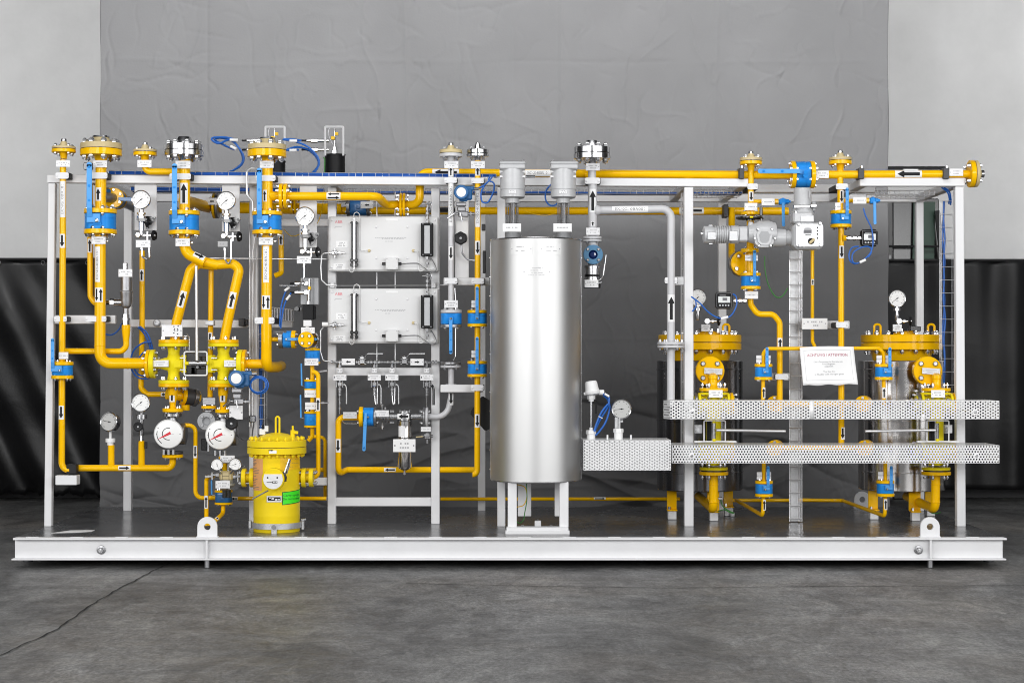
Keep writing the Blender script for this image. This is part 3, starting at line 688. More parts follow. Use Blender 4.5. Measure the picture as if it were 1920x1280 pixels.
for x0, x1, y0, y1 in ((252, 294, 345, 432), (416, 449.5, 347, 434), (561.5, 594, 349, 464)):
    mb = MB('frame'); mb.rect(x0, y0, x1, y1, .845, .007, .003); build(mb, 'mounting_plate', fr)
def clamp(px, py, hw, hh, Y, rpx, m='frame', back=.05, side=1):
    k = K(Y); r = rpx*k; c = W(px, py, Y); mb = MB(m)
    N = 8; w_, h_ = hw*k, hh*k; rr = h_*.55; poly = []
    for cx, cz, a0 in ((w_-rr, h_-rr, 0), (-w_+rr, h_-rr, 90), (-w_+rr, -h_+rr, 180), (w_-rr, -h_+rr, 270)):
        for q in range(4): an = math.radians(a0+30*q); poly.append((cx+rr*math.cos(an), cz+rr*math.sin(an)))
    mb.prism(poly, c+V((0, -r-.006, 0)), (1, 0, 0), (0, 0, 1), .006)
    for s_ in (-1, 1): mb.lathe(c+V((s_*(w_-rr*.9), -r-.006, 0)), (0, -1, 0), [(0, h_*.42), (.004, h_*.36), (.005, h_*.2), (.005, 0)], 10, m='plate')
    mb.box(c+V((h_*.25*side, (back+r)/2-r+.001, 0)), (w_*2-.004, back+r-.002, h_*1.9), .004, m='rubber')
    return build(mb, 'pipe_clamp', fr)
# ================================================================== PIPEWORK, LEFT SECTION
YP = .71
def riser_top(pt, label, px, yj, Y, R, tb, tt, hub, plug, mbm='yellow', mtm='beige', n=4, ph=.5, plugm='steel', neck=None):
    k = K(Y); c = W(px, yj, Y)
    fo = flange(pt, c-V((0, 0, (tb/2+.6)*k)), AV, R*k, tb*k, mbm, n, R*k*.145, (tb+tt+1.2)/2*k+.002, ph, bc=c+V((0, 0, (tt-tb)/2*k)))
    if neck:
        mb = MB(mbm); mb.lathe(c-V((0, 0, tb*k)), (0, 0, -1), [(0, neck[0]*1.5*k), (neck[1]*.5*k, neck[0]*1.1*k), (neck[1]*k, neck[0]*k)], 20); build(mb, 'weld_neck', pt)
    t = thing('counter_flange', label, 'flange', c+V((0, 0, .3*k)), 'counter flanges closing the upright pipes')
    mb = MB(mtm); R2 = R*.985*k; e_ = .002
    mb.lathe(c+V((0, 0, .5*k)), AV, [(0, 0), (0, R2), (tt*k-e_, R2), (tt*k, R2-e_), (tt*k, hub[1]*1.06*k), (tt*k+hub[0]*k*.25, hub[1]*k), (tt*k+hub[0]*k, hub[2]*k), (tt*k+hub[0]*k, 0)], 36); build(mb, 'hub', t)
    mb = MB('gloss_black'); mb.cyl(c+V((0, 0, -.55*k)), c+V((0, 0, .48*k)), R*.9*k, 24); build(mb, 'gasket', t)
    if plug:
        z = (tt+hub[0]+.5)*k; mb = MB(plugm); mb.lathe(c+V((0, 0, z-.001)), AV, [(0, 0), (0, plug[1]*k), (plug[0]*k*.8, plug[1]*k*.98), (plug[0]*k, plug[1]*k*.85), (plug[0]*k, plug[1]*k*.5), (plug[0]*k*.6, 0)], 20); build(mb, 'plug', t)
    return t
def vflange(t, px, py, Y, R, tpx, m='yellow', n=4, ph=.5, ax=AV, pair=None, gap=1.0, second=None, bm=None):
    """flange across a pipe; with pair=thickness a second disc follows along the axis"""
    k = K(Y); c = W(px, py, Y); a = V(ax)
    o = flange(t, c, a, R*k, tpx*k, m)
    if pair:
        c2 = c-a*((tpx/2+gap+pair/2)*k); o2 = flange(t, c2, a, R*k*.995, pair*k, second or m)
        mb = MB('gloss_black'); mb.cyl(c-a*(tpx/2*k-.001), c2+a*(pair/2*k-.001), R*k*.84, 24); build(mb, 'gasket', t)
        if n: bolts(o, (c+c2)/2+a*((tpx-pair)/4*k), a, R*k*.80, n, R*k*.125, ((tpx+pair)/2+gap/2)*k+.001, ph, bm)
    elif n: bolts(o, c, a, R*k*.80, n, R*k*.125, tpx/2*k+.001, ph, bm)
    return o
TX = 'EKNG40BR101'
# --- A: thin upright pipe on the far left
A = pipe('thin yellow upright pipe at the far left end, bending low to the right', [(118.3, 300), (117.5, 500), (116.2, 700), (115.8, 881), (131, 881)], YP, 6.0, bend=2.4)
riser_top(A, 'beige counter flange on the thin pipe at the far left end', 119.5, 279.5, YP, 22.3, 6.5, 4, (10, 8, 4.5), (5, 5.3), neck=(6, 12))
nameplate(A, 105, 301, 131, 313, YP-.03); clamp(118.2, 330, 12.5, 6, YP, 6, back=.07)
lab(A, 118.3, 374, YP, 6, 68, txt='EKNG10BR101', arrow=0, half=55); lab(A, 117.8, 452, YP, 6, 26, arrow=-1, half=50); lab(A, 116, 773, YP, 6.2, 26, arrow=-1, half=50)
clamp(115, 598, 12, 5, .72, 6, back=.08)
ball_valve('blue ball valve beside the far left post, lever up, on the thin left pipe', 117, 694, YP, 32, 20.5, 6.5, 1, 60, dx=-12.5)
nameplate(A, 110, 660, 128, 673, YP-.04, rows=1)
mb = MB('rubber'); mb.rect(124, 870, 143, 888, .69, .07, .004); build(mb, 'pipe_clamp', fr)
# branch from A to the safety valve
B = pipe('yellow branch pipe with reducer rising to the safety relief valve', [(118, 658), (228, 658.5), (236.5, 650), (236.5, 634)], .80, 5.6, bend=2.0)
mb = MB('yellow'); mb.lathe(W(236.3, 640, .80), AV, [(0, 5.7*K(.8)), (4*K(.8), 5.9*K(.8)), (20*K(.8), 8*K(.8)), (31*K(.8), 8*K(.8)), (31*K(.8), 0)], 20); build(mb, 'reducer', B)
t = thing('relief_valve', 'steel safety relief valve standing upright on the yellow reducer, left section', 'valve', W(236, 608, .80))
k = K(.80)
mb = MB('steel'); mb.lathe(W(236, 609, .80), AV, [(0, 0), (0, 7*k), (9*k, 7*k), (9*k, 8*k), (13*k, 8*k), (13*k, 6.5*k), (20*k, 6.5*k)], 6); build(mb, 'union_nut', t)
fittings(t, 236, 590, 575, .80, [(0, 5), (1, 5)], 'dull_steel', 'neck')
mb = MB('dull_steel'); mb.lathe(W(236.5, 578, .80), AV, [(0, 0), (0, 5*k), (4*k, 9*k), (14*k, 11*k), (26*k, 11*k), (30*k, 12*k), (32*k, 12*k), (33*k, 10.5*k), (60*k, 10.5*k), (62*k, 9*k), (62*k, 0)], 12); build(mb, 'body', t)
mb = MB('steel'); mb.cyl(W(232, 567, .80), W(213, 567, .80), 6.5*k, 14); mb.cyl(W(214, 567, .80), W(206, 567, .80), 7.5*k, 6); mb.cyl(W(207, 567, .80), W(196, 567, .80), 4.5*k, 10); build(mb, 'outlet', t)
mb = MB('bolt'); mb.cyl(W(235, 505, .80), W(235, 493, .80), 5*k, 6, ch=.003); mb.cyl(W(235, 517, .80), W(235, 503, .80), 3.5*k, 8); build(mb, 'cap_nut', t)
nameplate(t, 222, 504.5, 248, 519, .76, rows=2)
# --- B: thick pipe with the first large valve
C = pipe('thick yellow upright pipe with elbow, second from the left end', [(189.5, 297), (188.3, 420), (187.3, 681), (276, 681)], YP, 10.3, bend=2.0, n=22)
riser_top(C, 'beige counter flange on the thick second pipe, largest of the beige ones at left', 189.5, 280, YP, 38.5, 12, 10.5, (11, 19, 14), (3.5, 16), n=8, ph=.5, neck=(11, 10))
nameplate(C, 174.5, 300.5, 200.5, 314, YP-.045); clamp(184, 330.5, 20, 5.8, YP, 10.3, back=.07); clamp(182.5, 598, 19.5, 5.2, .72, 10, back=.08)
lab(C, 188.8, 365, YP, 10.3, 25, arrow=1, half=32, face=(-.25, -1, 0)); lab(C, 187.8, 496, YP, 10.3, 66, txt=TX, arrow=0, half=28, face=(-.3, -1, 0)); lab(C, 187.3, 553, YP, 10.3, 27, arrow=2, half=45)
ball_valve('large blue ball valve on the thick pipe nearest the left end, lever up', 188.3, 415.5, YP, 47, 30.5, 8.5, 1, 108, dx=-13, n=8, lw=.165)
nameplate(C, 171.5, 443.5, 198, 457.5, YP-.05)
mb = MB('bolt'); mb.cyl(W(198, 452, YP-.02), W(203, 452, YP-.02), .008, 8); build(mb, 'test_plug', C)
weld(C, 187.4, 648, YP, 10.3); weld(C, 240, 681, YP, 10.3, ax=AH)
D_ = pipe('slim yellow bypass pipe just left of the thick second pipe', [(168.5, 345), (169.6, 556), (178, 569), (186, 569)], .78, 5.5, bend=2.0)
lab(D_, 169.4, 461, .78, 5.5, 26, arrow=1, half=48)
# side branch of C to the back, with its own valve
t = pipe('short yellow and steel branch running back from the thick second pipe', [(190, 369, .71), (214, 371.5, .86), (262, 394, 1.9)], .9, 9.0, m='dull_steel', bend=.6)
mb = MB('yellow'); ax_ = (W(262, 394, 1.9)-W(214, 371.5, .86)).normalized(); q = W(213, 371, .85); k = K(.85)
fo = flange(t, q, ax_, 19*k, 7*k, 'yellow', 6, .010, .014); flange(t, q+ax_*.135, ax_, 19*k, 7*k, 'yellow', 6, .010, .014)
b = thing('ball_valve', 'dark blue ball valve on the branch running back behind the first dial gauge', 'valve', q+ax_*.02-V((0, 0, .07)), 'ball valves with lever handles')
mb = MB('deep_blue'); mb.lathe(q+ax_*.014, ax_, [(0, 0), (0, 18*k), (.105, 18*k), (.105, 0)], 24); mb.cyl(q+ax_*.065+V((-.03, -.04, .03)), q+ax_*.065+V((-.03, -.085, .045)), .018, 10); build(mb, 'body', b)
mb = MB('deep_blue'); z = W(222, 373, .80); mb.bar(z, W(248, 374, .80), 7*k, .008, .002); build(mb, 'lever', b)
# --- D: third riser joining the fourth
E = pipe('short yellow pipe with elbow joining the steel flanged riser from the left', [(272, 298), (272, 322), (342, 322)], .74, 6.3, bend=1.7)
riser_top(E, 'beige counter flange on the short elbow pipe, third from the left end', 272, 285.3, .74, 22, 6.5, 4, (9.5, 8, 4.5), (4.5, 5.2), neck=(7, 10)); nameplate(E, 257.5, 300, 284, 313.5, .70)
# --- E: riser with steel flange, wye piece to the two regulators
F_ = pipe('yellow riser with steel flange splitting into two regulator legs', [(346.5, 298), (346.3, 420), (345.5, 458), (351, 476), (384, 492)], YP, 10.2, bend=2.2, n=22)
riser_top(F_, 'large polished steel counter flange fourth from the left end', 345, 282, YP, 36.5, 10.5, 10, (14.5, 18, 12), None, 'steel', 'steel', n=8, neck=(10.5, 9))
nameplate(F_, 329, 301.5, 357, 316, YP-.045); clamp(340, 332, 20, 5.8, YP, 10.3, back=.07)
lab(F_, 346.4, 363.5, YP, 10.2, 39, arrow=1, half=42, aw=.7, al=.92)
ball_valve('large blue ball valve above the split into two regulator legs, lever up', 345.3, 418, YP, 45, 29, 8, 1, 108, dx=-12, n=8, lw=.165)
nameplate(F_, 329, 447, 356, 461.5, YP-.05)
mb = MB('bolt'); mb.cyl(W(356, 455, YP-.02), W(362, 455, YP-.02), .008, 8); build(mb, 'test_plug', F_)
stub(F_, [(327, 642), (331, 604), (357, 506), (372, 494), (398, 497), (436, 494), (449, 504), (428, 598), (420, 640)], .76, 9.3, bend=1.8, name='header')
stub(F_, [(378, 490, .73), (408, 497, .76)], .74, 9.6, name='header')
sticker(F_, W(342.6, 561, .76), (W(331, 604, .76)-W(357, 506, .76)), 9.4*K(.76), 31*K(.76), half=38, arrow=-1, aw=.7)
sticker(F_, W(436, 563, .76), (W(428, 598, .76)-W(449, 504, .76)), 9.4*K(.76), 31*K(.76), half=38, arrow=-1, aw=.7)
ax2 = W(384, 492, YP)-W(351, 476, YP)
sticker(F_, W(372, 486, YP), ax2, 10.2*K(YP), 22*K(YP), half=34, arrow=1, aw=.8, face=(.4, -1, .9))
G_ = pipe('slim yellow pipe hanging between the two regulator legs', [(396, 500), (395, 600), (394, 744)], .86, 5.0)
lab(G_, 394.5, 638, .86, 5, 30, arrow=-1, half=52)
mb = MB('galvanised'); mb.rect(384, 600.5, 401, 610, .80, .06, .004); build(mb, 'pipe_clamp', fr)
mb = MB('dark'); mb.rect(447, 596.5, 458, 611, 1.06, .08, .004); mb.rect(458, 599, 464, 609, 1.08, .05, .002); build(mb, 'pipe_clamp', fr)
mb = MB('dull_steel'); q = W(294, 605.5, 1.14); mb.lathe(q, (0, -1, 0), [(0, .026), (.012, .026), (.014, .02), (.014, .012), (.006, .011), (.006, 0)], 20); build(mb, 'bolt', fr)
# hand rod
r_ = thing('hand_rod', 'thin steel rod standing upright between the two lemon regulators', 'rod', W(369, 676, .62))
mb = MB('tube_steel'); mb.cyl(W(368, 498, .62), W(369, 676, .62), 2.8*K(.62), 12, ch=.003); build(mb, 'shaft', r_)
# --- regulators
def regulator(label, px, sgn, xf):
    Y = .76; k = K(Y); t = thing('pressure_regulator', label, 'regulator', W(px, 719, Y), 'lemon yellow pressure regulators')
    mb = MB('lemon')
    mb.lathe(W(px, 712, Y), AV, [(0, 12.5*k), (12*k, 10.5*k), (18*k, 12*k), (24*k, 15*k), (38*k, 15*k), (44*k, 12*k), (50*k, 10.5*k), (62*k, 12.5*k)], 24)
    mb.lathe(W(px, 682, Y), (sgn, 0, 0), [(0, 0), (0, 16*k), (10*k, 15.5*k), (15*k, 15.5*k), (16*k, 18*k), (18*k, 18*k), (18*k, 15*k), (22*k, 15*k)], 8)
    mb.lathe(W(px, 682, Y), (-sgn, 0, 0), [(0, 0), (0, 14*k), (16*k, 12*k), (26*k, 9*k), (34*k, 9*k)], 20)
    build(mb, 'body', t)
    mb = MB('lemon'); x0 = px+sgn*17*1.0
    a = W(px+sgn*23, 682, Y); mb.box(a, (10*k, 30*k, 33*k), .006); mb.box(a+V((sgn*6*k, 0, 0)), (3*k, 26*k, 29*k), .004); build(mb, 'cover', t)
    for dz in (-11, 11):
        mb = MB('bolt'); q = W(px+sgn*17, 682+dz, Y-.055); mb.cyl(q-V((.02, 0, 0)), q+V((.02, 0, 0)), .007, 6); build(mb, 'bolt', t)
    vflange(t, px, 646.5, Y, 28.5, 6.5, 'lemon', 0); vflange(t, px, 715.5, Y, 28.5, 6.5, 'lemon', 0)
    vflange(t, xf, 682, Y, 27, 9, 'lemon', 0, ax=(-sgn, 0, 0))
    for yy, s_ in ((640, 1), (722, -1)):
        o = flange(t, W(px, yy, Y), AV, 28.5*k, 6.3*k, 'yellow')
        bolts(o, W(px, yy+s_*3.2, Y), AV, 23*k, 6, 3.2*k, 8*k, .33)
    o = flange(t, W(xf+(-sgn)*(-8.2)*-1, 682, Y), AH, 27*k, 6*k, 'yellow')
    bolts(o, W(xf-sgn*4, 682, Y), AH, 21*k, 6, 3.2*k, 9*k, .5)
    nameplate(t, px+(-43 if sgn > 0 else 1), 675, px-(10 if sgn > 0 else -30)+ (0 if sgn > 0 else -2), 687.5, Y-.075, rows=2)
    return t
regulator('lemon pressure regulator on the left of the hand rod', 326, 1, 287)
regulator('lemon pressure regulator on the right of the hand rod', 419, -1, 451)
pipe('short yellow pipe stub leaving the right regulator towards the cable post', [(456, 682), (500, 682)], .76, 9)
# yoke between them
t = thing('yoke_frame', 'white square wire yoke with black linkage between the lemon regulators', 'linkage', W(367, 703, .66))
Y = .66; mb = MB('white'); mb.tube(fillet(P3([(352, 659.5), (388, 659.5), (388, 703.5), (345.5, 703.5), (345.5, 659.5), (352, 659.5)], Y), .012), 1.5*K(Y), 8); build(mb, 'wire_frame', t)
mb = MB('gloss_black'); mb.rect(349, 661, 367, 702, .70, .06, .004); mb.rect(367, 668, 386, 692, .71, .06, .004); mb.rect(358, 688, 366, 706, .70, .05, .003); build(mb, 'linkage_block', t)
mb = MB('steel'); mb.cyl(W(354, 681, .655), W(388, 681, .655), 4.6*K(.65), 14, ch=.003); build(mb, 'cylinder', t)
mb = MB('lemon'); mb.cyl(W(347, 681, .655), W(355, 681, .655), 3.4*K(.65), 6); mb.cyl(W(386, 681, .655), W(391, 681, .655), 3*K(.65), 6); build(mb, 'spindle', t)
mb = MB('bolt'); mb.cyl(W(370, 688, .66), W(370, 688, .64), .010, 6); build(mb, 'bolt', t)
t = thing('sensing_line', 'thin bent steel sensing line above the left regulator', 'tube', W(356, 660, .72))
mb = MB('steel'); mb.tube(fillet(P3([(341, 630), (355, 630), (355, 657)], .72), .01), 1.0*K(.72), 8); mb.tube(P3([(350, 625), (355, 634)], .71), .9*K(.7), 6); build(mb, 'tube', t)
# plate with valve symbols
pl = nameplate(F_, 303, 609, 342, 631, .69, rows=0); 
mb = MB('black')
for dx, dy in ((6, 0), (-2, 0)):
    c = W(328+dx, 618, .688); k = K(.69); mb.tube([c+V((-(2.2*k)*(-1 if dx < 0 else 1), 0, 2.4*k)), c, c+V((-(2.2*k)*(-1 if dx < 0 else 1), 0, -2.4*k))][::1], .0025, 6)
for dx, dy in ((-4, -6), (4, -7), (-4, 6), (3, 8)): mb.cyl(W(330+dx, 618+dy, .688), W(330+dx, 618+dy, .686), .004, 8)
build(mb, 'symbol', F_)
# --- below the regulators: tapers, flanges and big dial meters
def taper(label, px, sy, yb):
    Y = .76; k = K(Y); t = thing('taper_pipe', label, 'pipe', W(px, yb, Y), 'tapered yellow pieces under the regulators')
    mb = MB('yellow'); L = W(px, 725, Y).z-W(px, yb-3, Y).z; mb.lathe(W(px, 725, Y), (0, 0, -1), [(0, 9.8*k), (L*.25, 9.8*k), (L*.8, 5.8*k), (L, 5.8*k)], 22); build(mb, 'cone', t)
    o = vflange(t, px, yb, Y, 19.3 if px < 400 else 15, 7, 'yellow', 4, ph=.5)
    sticker(t, W(px, 741, Y), AV, 8.4*k, 24*k, half=34, arrow=1, aw=.7)
    f = vflange(t, px, yb+9, Y, 17 if px < 400 else 14.5, 6, 'steel', 4, ph=.5)
    mb = MB('dull_steel'); mb.lathe(W(px, yb+11, Y), (0, 0, -1), [(0, 9*k), (5*k, 8*k), (14*k, 11*k), (22*k, 13*k)], 16); build(mb, 'neck', t)
    return t
taper('tapered yellow pipe with upward arrow under the left regulator', 324, 0, 768.5); taper('tapered yellow pipe with upward arrow under the right regulator', 418.5, 0, 770)
def big_meter(label, px, py, yb):
    t = gauge(label, px, py, .60, 26.5, 'big', needle=27, name='dial_meter', cat='meter', group='big white dial meters with red needles', yaw=.06)
    mb = MB('dull_steel'); Y = .74; k = K(Y); mb.cyl(W(px+4, py, .69), W(px+4, py, .86), 22*k, 24, ch=.008)
    mb.lathe(W(px+6, py, Y), AH, [(0, 0), (0, 20*k), (26*k, 20*k), (27*k, 17*k), (27*k, 0)], 20); build(mb, 'housing', t)
    mb = MB('bolt')
    for dx in (-9, 0, 9): mb.cyl(W(px+dx, yb-8, .68), W(px+dx, yb+2, .68), .011, 6)
    build(mb, 'bolt', t)
    return t
big_meter('big white dial meter with red needle, left one of the two', 316, 813, 850); big_meter('big white dial meter with red needle partly behind a black knob', 412.5, 815, 852)
# lower left horizontal pipe
H = pipe('yellow pipe running low along the left bottom to the big dial meter', [(142, 877), (318, 877), (324, 870), (324, 856)], .78, 6.2, bend=2.0)
vflange(H, 323.8, 854.5, .76, 19.5, 6, 'yellow', 4, ph=.5); vflange(H, 323.8, 848, .76, 19, 5.5, 'dark', 0)
lab(H, 234.5, 876.5, .78, 6.2, 23, ax=AH, arrow=1, half=40)
stub(H, [(208.5, 877), (208.5, 834)], .78, 6.2); stub(H, [(265.5, 877), (265.5, 828)], .78, 6.2)
for px in (208.5, 265.5): weld(H, px, 868, .78, 6.2)
# gauges of the lower left
g = gauge('silver rimmed thermometer dial turned aside on the low left pipe stub', 204.5, 790.5, .74, 18, 'grey', needle=-8, yaw=-.38, name='thermometer', tilt=-.12)
fittings(g, 207, 806, 834, .78, [(0, 2.6), (.55, 2.6), (.55, 9), (.8, 9), (.8, 6), (1, 6)], 'white')
g = gauge('pressure gauge with black knob on the right stub of the low left pipe', 264, 754.5, .74, 17.2, needle=40)
fittings(g, 265.5, 770, 828, .78, [(0, 3), (.12, 3), (.12, 10), (.26, 10), (.26, 3.5), (.55, 3.5), (.55, 4.5), (.8, 4.5), (.8, 3), (1, 4)], 'steel'); knob(g, 260, 799.5, .70, 9, 'rubber', lobes=0)
mb = MB('yellow'); mb.cyl(W(265.5, 831, .78), W(265.5, 826, .78), 5.2*K(.78), 12); build(mb, 'socket', g)
mb = MB('gloss_black'); mb.rect(270.5, 828, 275.5, 841, .76, .02, .002); build(mb, 'tag', g)
# return pipe x=267
I_ = pipe('slim yellow pipe dropping from the first gauge behind the left regulator', [(266.6, 470), (266.6, 600), (264.5, 728), (276, 739), (322, 739)], 1.0, 5.2, bend=1.8)
lab(I_, 266.6, 516, 1.0, 5.2, 22, arrow=1, half=50); lab(I_, 309, 739, 1.0, 5.2, 13, ax=AH, arrow=-1, half=45)
# check valve behind left taper
t = thing('check_valve', 'wafer check valve clamped between yellow flanges behind the left taper', 'valve', W(358, 765, .98))
ax_ = V((.85, .5, -.12)).normalized(); c = W(343, 742, .92); k = K(.95)
flange(t, c, ax_, 17*k, 7*k, 'yellow', 5, .009, .012); mb = MB('dark'); mb.cyl(c+ax_*.015, c+ax_*.075, 16*k, 24, ch=.003); build(mb, 'body', t)
flange(t, c+ax_*.09, ax_, 17*k, 7*k, 'dull_steel', 5, .009, .012); flange(t, c+ax_*.115, ax_, 12*k, 4*k, 'yellow')
t_pipe(t, [c-ax_*.12, c], 10*k, 'yellow'); mb = MB('yellow'); mb.lathe(W(348, 762, .9), AV, [(-.012, 0), (-.012, 8*k), (.012, 8*k), (.012, 0)], 16); mb.lathe(W(348, 767, .9), AV, [(-.008, 0), (-.008, 8*k), (.006, 8*k), (.006, 0)], 16); build(mb, 'drain_flange', t)
# steel corner valve right of it
t = thing('angle_valve', 'grey cast angle valve with round flange face beside the right big dial', 'valve', W(390, 845, .80))
Y = .80; k = K(Y)
vflange(t, 391.5, 763, Y, 14, 5.5, 'yellow', 4, ph=.5); vflange(t, 391.5, 770, Y, 12, 4, 'dull_steel', 0)
mb = MB('cast_grey'); mb.lathe(W(390, 773, Y), (0, 0, -1), [(0, 8*k), (6*k, 7*k), (10*k, 11*k), (26*k, 11*k), (34*k, 7*k)], 18)
mb.lathe(W(387.5, 789, .74), (0, -1, 0), [(-.03, 0), (-.03, 15.5*k), (.0, 16.5*k), (.018, 16.5*k), (.018, 8*k), (-.01, 6*k), (-.01, 0)], 28); build(mb, 'body', t)
for an in (45, 135, 225, 315):
    mb = MB('bolt'); q = W(387.5+12*math.cos(math.radians(an)), 789+12*math.sin(math.radians(an)), .721); mb.cyl(q, q+V((0, -.008, 0)), .010, 6); build(mb, 'bolt', t)
nameplate(t, 380, 745.5, 403.5, 758, .76, m='dull_steel')
mb = MB('gloss_black'); mb.rect(377, 822, 388, 844, .76, .05, .003); build(mb, 'coil', t)
mb = MB('bolt'); mb.cyl(W(391, 822, .76), W(391, 846, .76), .012, 6); build(mb, 'drain_nut', t)
# blue transmitter with coil
def transmitter(label, px, py, Y, R, side=1):
    k = K(Y); t = thing('pressure_transmitter', label, 'transmitter', W(px, py+R, Y), 'blue pressure transmitters with round windows')
    c = W(px, py, Y); mb = MB('deep_blue')
    mb.lathe(c+V((0, R*k*1.25, 0)), (0, -1, 0), [(0, 0), (0, R*k*.9), (R*k*.4, R*k*.95), (R*k*1.3, R*k*.95), (R*k*1.35, R*k*1.05), (R*k*1.75, R*k*1.05), (R*k*1.85, R*k*.95), (R*k*1.85, R*k*.72), (R*k*1.78, R*k*.70), (R*k*1.78, 0)], 24)
    mb.box(c+V((side*R*k*.55, R*k*.75, R*k*.62)), (R*k*2.6, R*k*.7, R*k*.6), .006); mb.box(c+V((side*R*k*.8, R*k*.7, -.2*R*k)), (R*k*1.5, R*k*.9, R*k*1.7), .010); mb.box(c+V((side*.3*R*k, R*k*.6, -R*k*1.0)), (R*k*1.2, R*k*.8, R*k*.5), .008)
    build(mb, 'housing', t)
    mb = MB('dial'); mb.lathe(c+V((0, -R*k*.54, 0)), (0, -1, 0), [(0, R*k*.69), (.002, 0)], 24); build(mb, 'window', t)
    mb = MB('steel'); mb.cyl(c+V((side*R*k*1.8, R*k*.75, R*k*.6)), c+V((side*R*k*2.5, R*k*.75, R*k*.6)), R*k*.22, 10); build(mb, 'cable_gland', t)
    return t
def manifold(t, px, y0, y1, Y):
    k = K(Y); mb = MB('dull_steel'); h = y1-y0
    mb.rect(px-4.5, y0, px+4.5, y0+h*.16, Y, .03, .002); mb.rect(px-10, y0+h*.16, px+9, y0+h*.36, Y-.01, .06, .004); mb.rect(px-8, y0+h*.40, px+8, y0+h*.66, Y, .05, .006); mb.rect(px-6, y0+h*.66, px+13, y0+h*.95, Y, .05, .005); build(mb, 'manifold', t)
    mb = MB('bolt'); mb.cyl(W(px+13, y0+h*.8, Y), W(px+25, y0+h*.8, Y), 3*k, 8); mb.cyl(W(px+16, y0+h*.8, Y), W(px+19, y0+h*.8, Y), 4.5*k, 6); mb.cyl(W(px-6, y0+h*.8, Y), W(px-14, y0+h*.75, Y), 2.4*k, 8); build(mb, 'vent_screw', t)
    mb = MB('steel'); mb.tube(P3([(px-2, y0+h*.70), (px+2, y0+h*1.2)], Y-.03), 1.2*k, 8); mb.tube(P3([(px-13, y0+h*.78), (px-26, y0+h*1.05)], Y-.03), 1.3*k, 8); build(mb, 'tommy_bar', t)
t = transmitter('blue pressure transmitter in front of the right lemon regulator', 444, 709, .62, 14.5); manifold(t, 444, 722, 760, .66)
nameplate(t, 430, 760, 455, 786, .69, rows=0); knob(t, 435, 793.5, .60, 12.3)
mb = MB('dark'); mb.tube(fillet(P3([(443, 796), (444, 815), (458, 826), (472, 822), (476, 790)], .70), .03), 1.2*K(.7), 8); build(mb, 'impulse_tube', t)
c = W(484, 722, .68); mb = MB('hose_blue')
for dr, dx, dy in ((0, 0, 0), (1.6, 1.5, .5), (-1.6, .3, 1)):
    mb.tube([W(484+dx+(16+dr)*math.cos(2*PI*q/26), 721+dy+(15+dr)*math.sin(2*PI*q/26), .68+.005*dr) for q in range(26)], 1.3*K(.68), 8, closed=True)
curvy(mb, [(466, 702), (474, 703), (484, 706), (496, 712)], .68, 1.3); o = build(mb, 'cable_coil'); tag(o, 'coiled blue cable hanging from the transmitter by the cable post', 'cable')
# upper gauges on plates
def plate_gauge(label, px, py, needle=40, dy=0):
    g = gauge(label, px, py, .68, 17.5, needle=needle); o = px-264.4; q = py-374
    fittings(g, 265+o, 391+q, 440+q, .70, [(0, 4.5), (.15, 4.5), (.15, 8.5), (.22, 8.5), (.22, 6), (.28, 6), (.28, 8.5), (.36, 8.5), (.36, 4), (.45, 4), (.45, 5), (.85, 5), (.85, 3.5), (1, 3.5)], 'bolt')
    mb = MB('gloss_black'); c = W(279+o, 417+q, .80); k = K(.8)
    mb.prism([(-13*k, 12*k), (11*k, 12*k), (12*k, 9*k), (0, -11*k), (-4*k, -12*k), (-9*k, 2*k), (-13*k, 4*k)], c, (1, 0, 0), (0, 0, 1), .02)
    mb.rect(258+o, 408+q, 273+o, 415+q, .66, .10, .003); mb.cyl(W(274+o, 415+q, .80), W(274+o, 415+q, .74), 5*k, 14); build(mb, 'bracket', g)
    mb = MB('bolt')
    for dx, dyy in ((286, 409), (276, 428), (258, 411), (273, 411)): mb.cyl(W(dx+o, dyy+q, .79 if dx > 274 else .66), W(dx+o, dyy+q, .785 if dx > 274 else .652), 2.3*k, 8)
    build(mb, 'bolt', g)
    mb = MB('bolt'); mb.lathe(W(261+o, 440.5+q, .70), (0, -1, 0), [(0, 0), (0, 5*k), (.04, 5*k), (.044, 4*k), (.044, 0)], 16); mb.cyl(W(262+o, 441+q, .71), W(285+o, 441+q, .71), 2.3*k, 8); mb.cyl(W(270+o, 441+q, .71), W(273+o, 441+q, .71), 4*k, 6); mb.cyl(W(277+o, 434+q, .71), W(277+o, 450+q, .71), 3*k, 8); build(mb, 'valve_block', g)
    knob(g, 287+o, 441+q, .71, 10, 'black', 'handwheel', ax=(1, -.35, 0), lobes=5, dep=.45)
    return g
g = plate_gauge('white dial pressure gauge on a plate, left of the steel flanged riser', 264.4, 374.5, 42); nameplate(g, 254.5, 450, 282, 464, .67)
mb = MB('steel'); mb.tube(fillet(P3([(266, 464), (266, 482), (281, 484+4), (279.5, 464)], .70), .028), 1.9*K(.7), 10); mb.cyl(W(266, 463, .7), W(266, 467, .7), .011, 6); build(mb, 'siphon_tube', g)
g = plate_gauge('white dial pressure gauge on a plate, over the regulator header', 424, 376.5, 42); nameplate(g, 408, 452, 427, 463, .69, m='gloss_black', rows=1)
mb = MB('steel'); mb.tube(fillet(P3([(421.5, 466), (421.5, 486), (429, 497), (433.5, 486), (433.5, 448)], .70), .02), 1.7*K(.7), 10); mb.cyl(W(421.5, 465, .7), W(421.5, 470, .7), .010, 6); build(mb, 'siphon_tube', g)
g = plate_gauge('white dial pressure gauge on a plate, left of the upper analyser cabinet', 571.5, 405.5, 38); nameplate(g, 556.5, 480, 583.5, 494, .67)
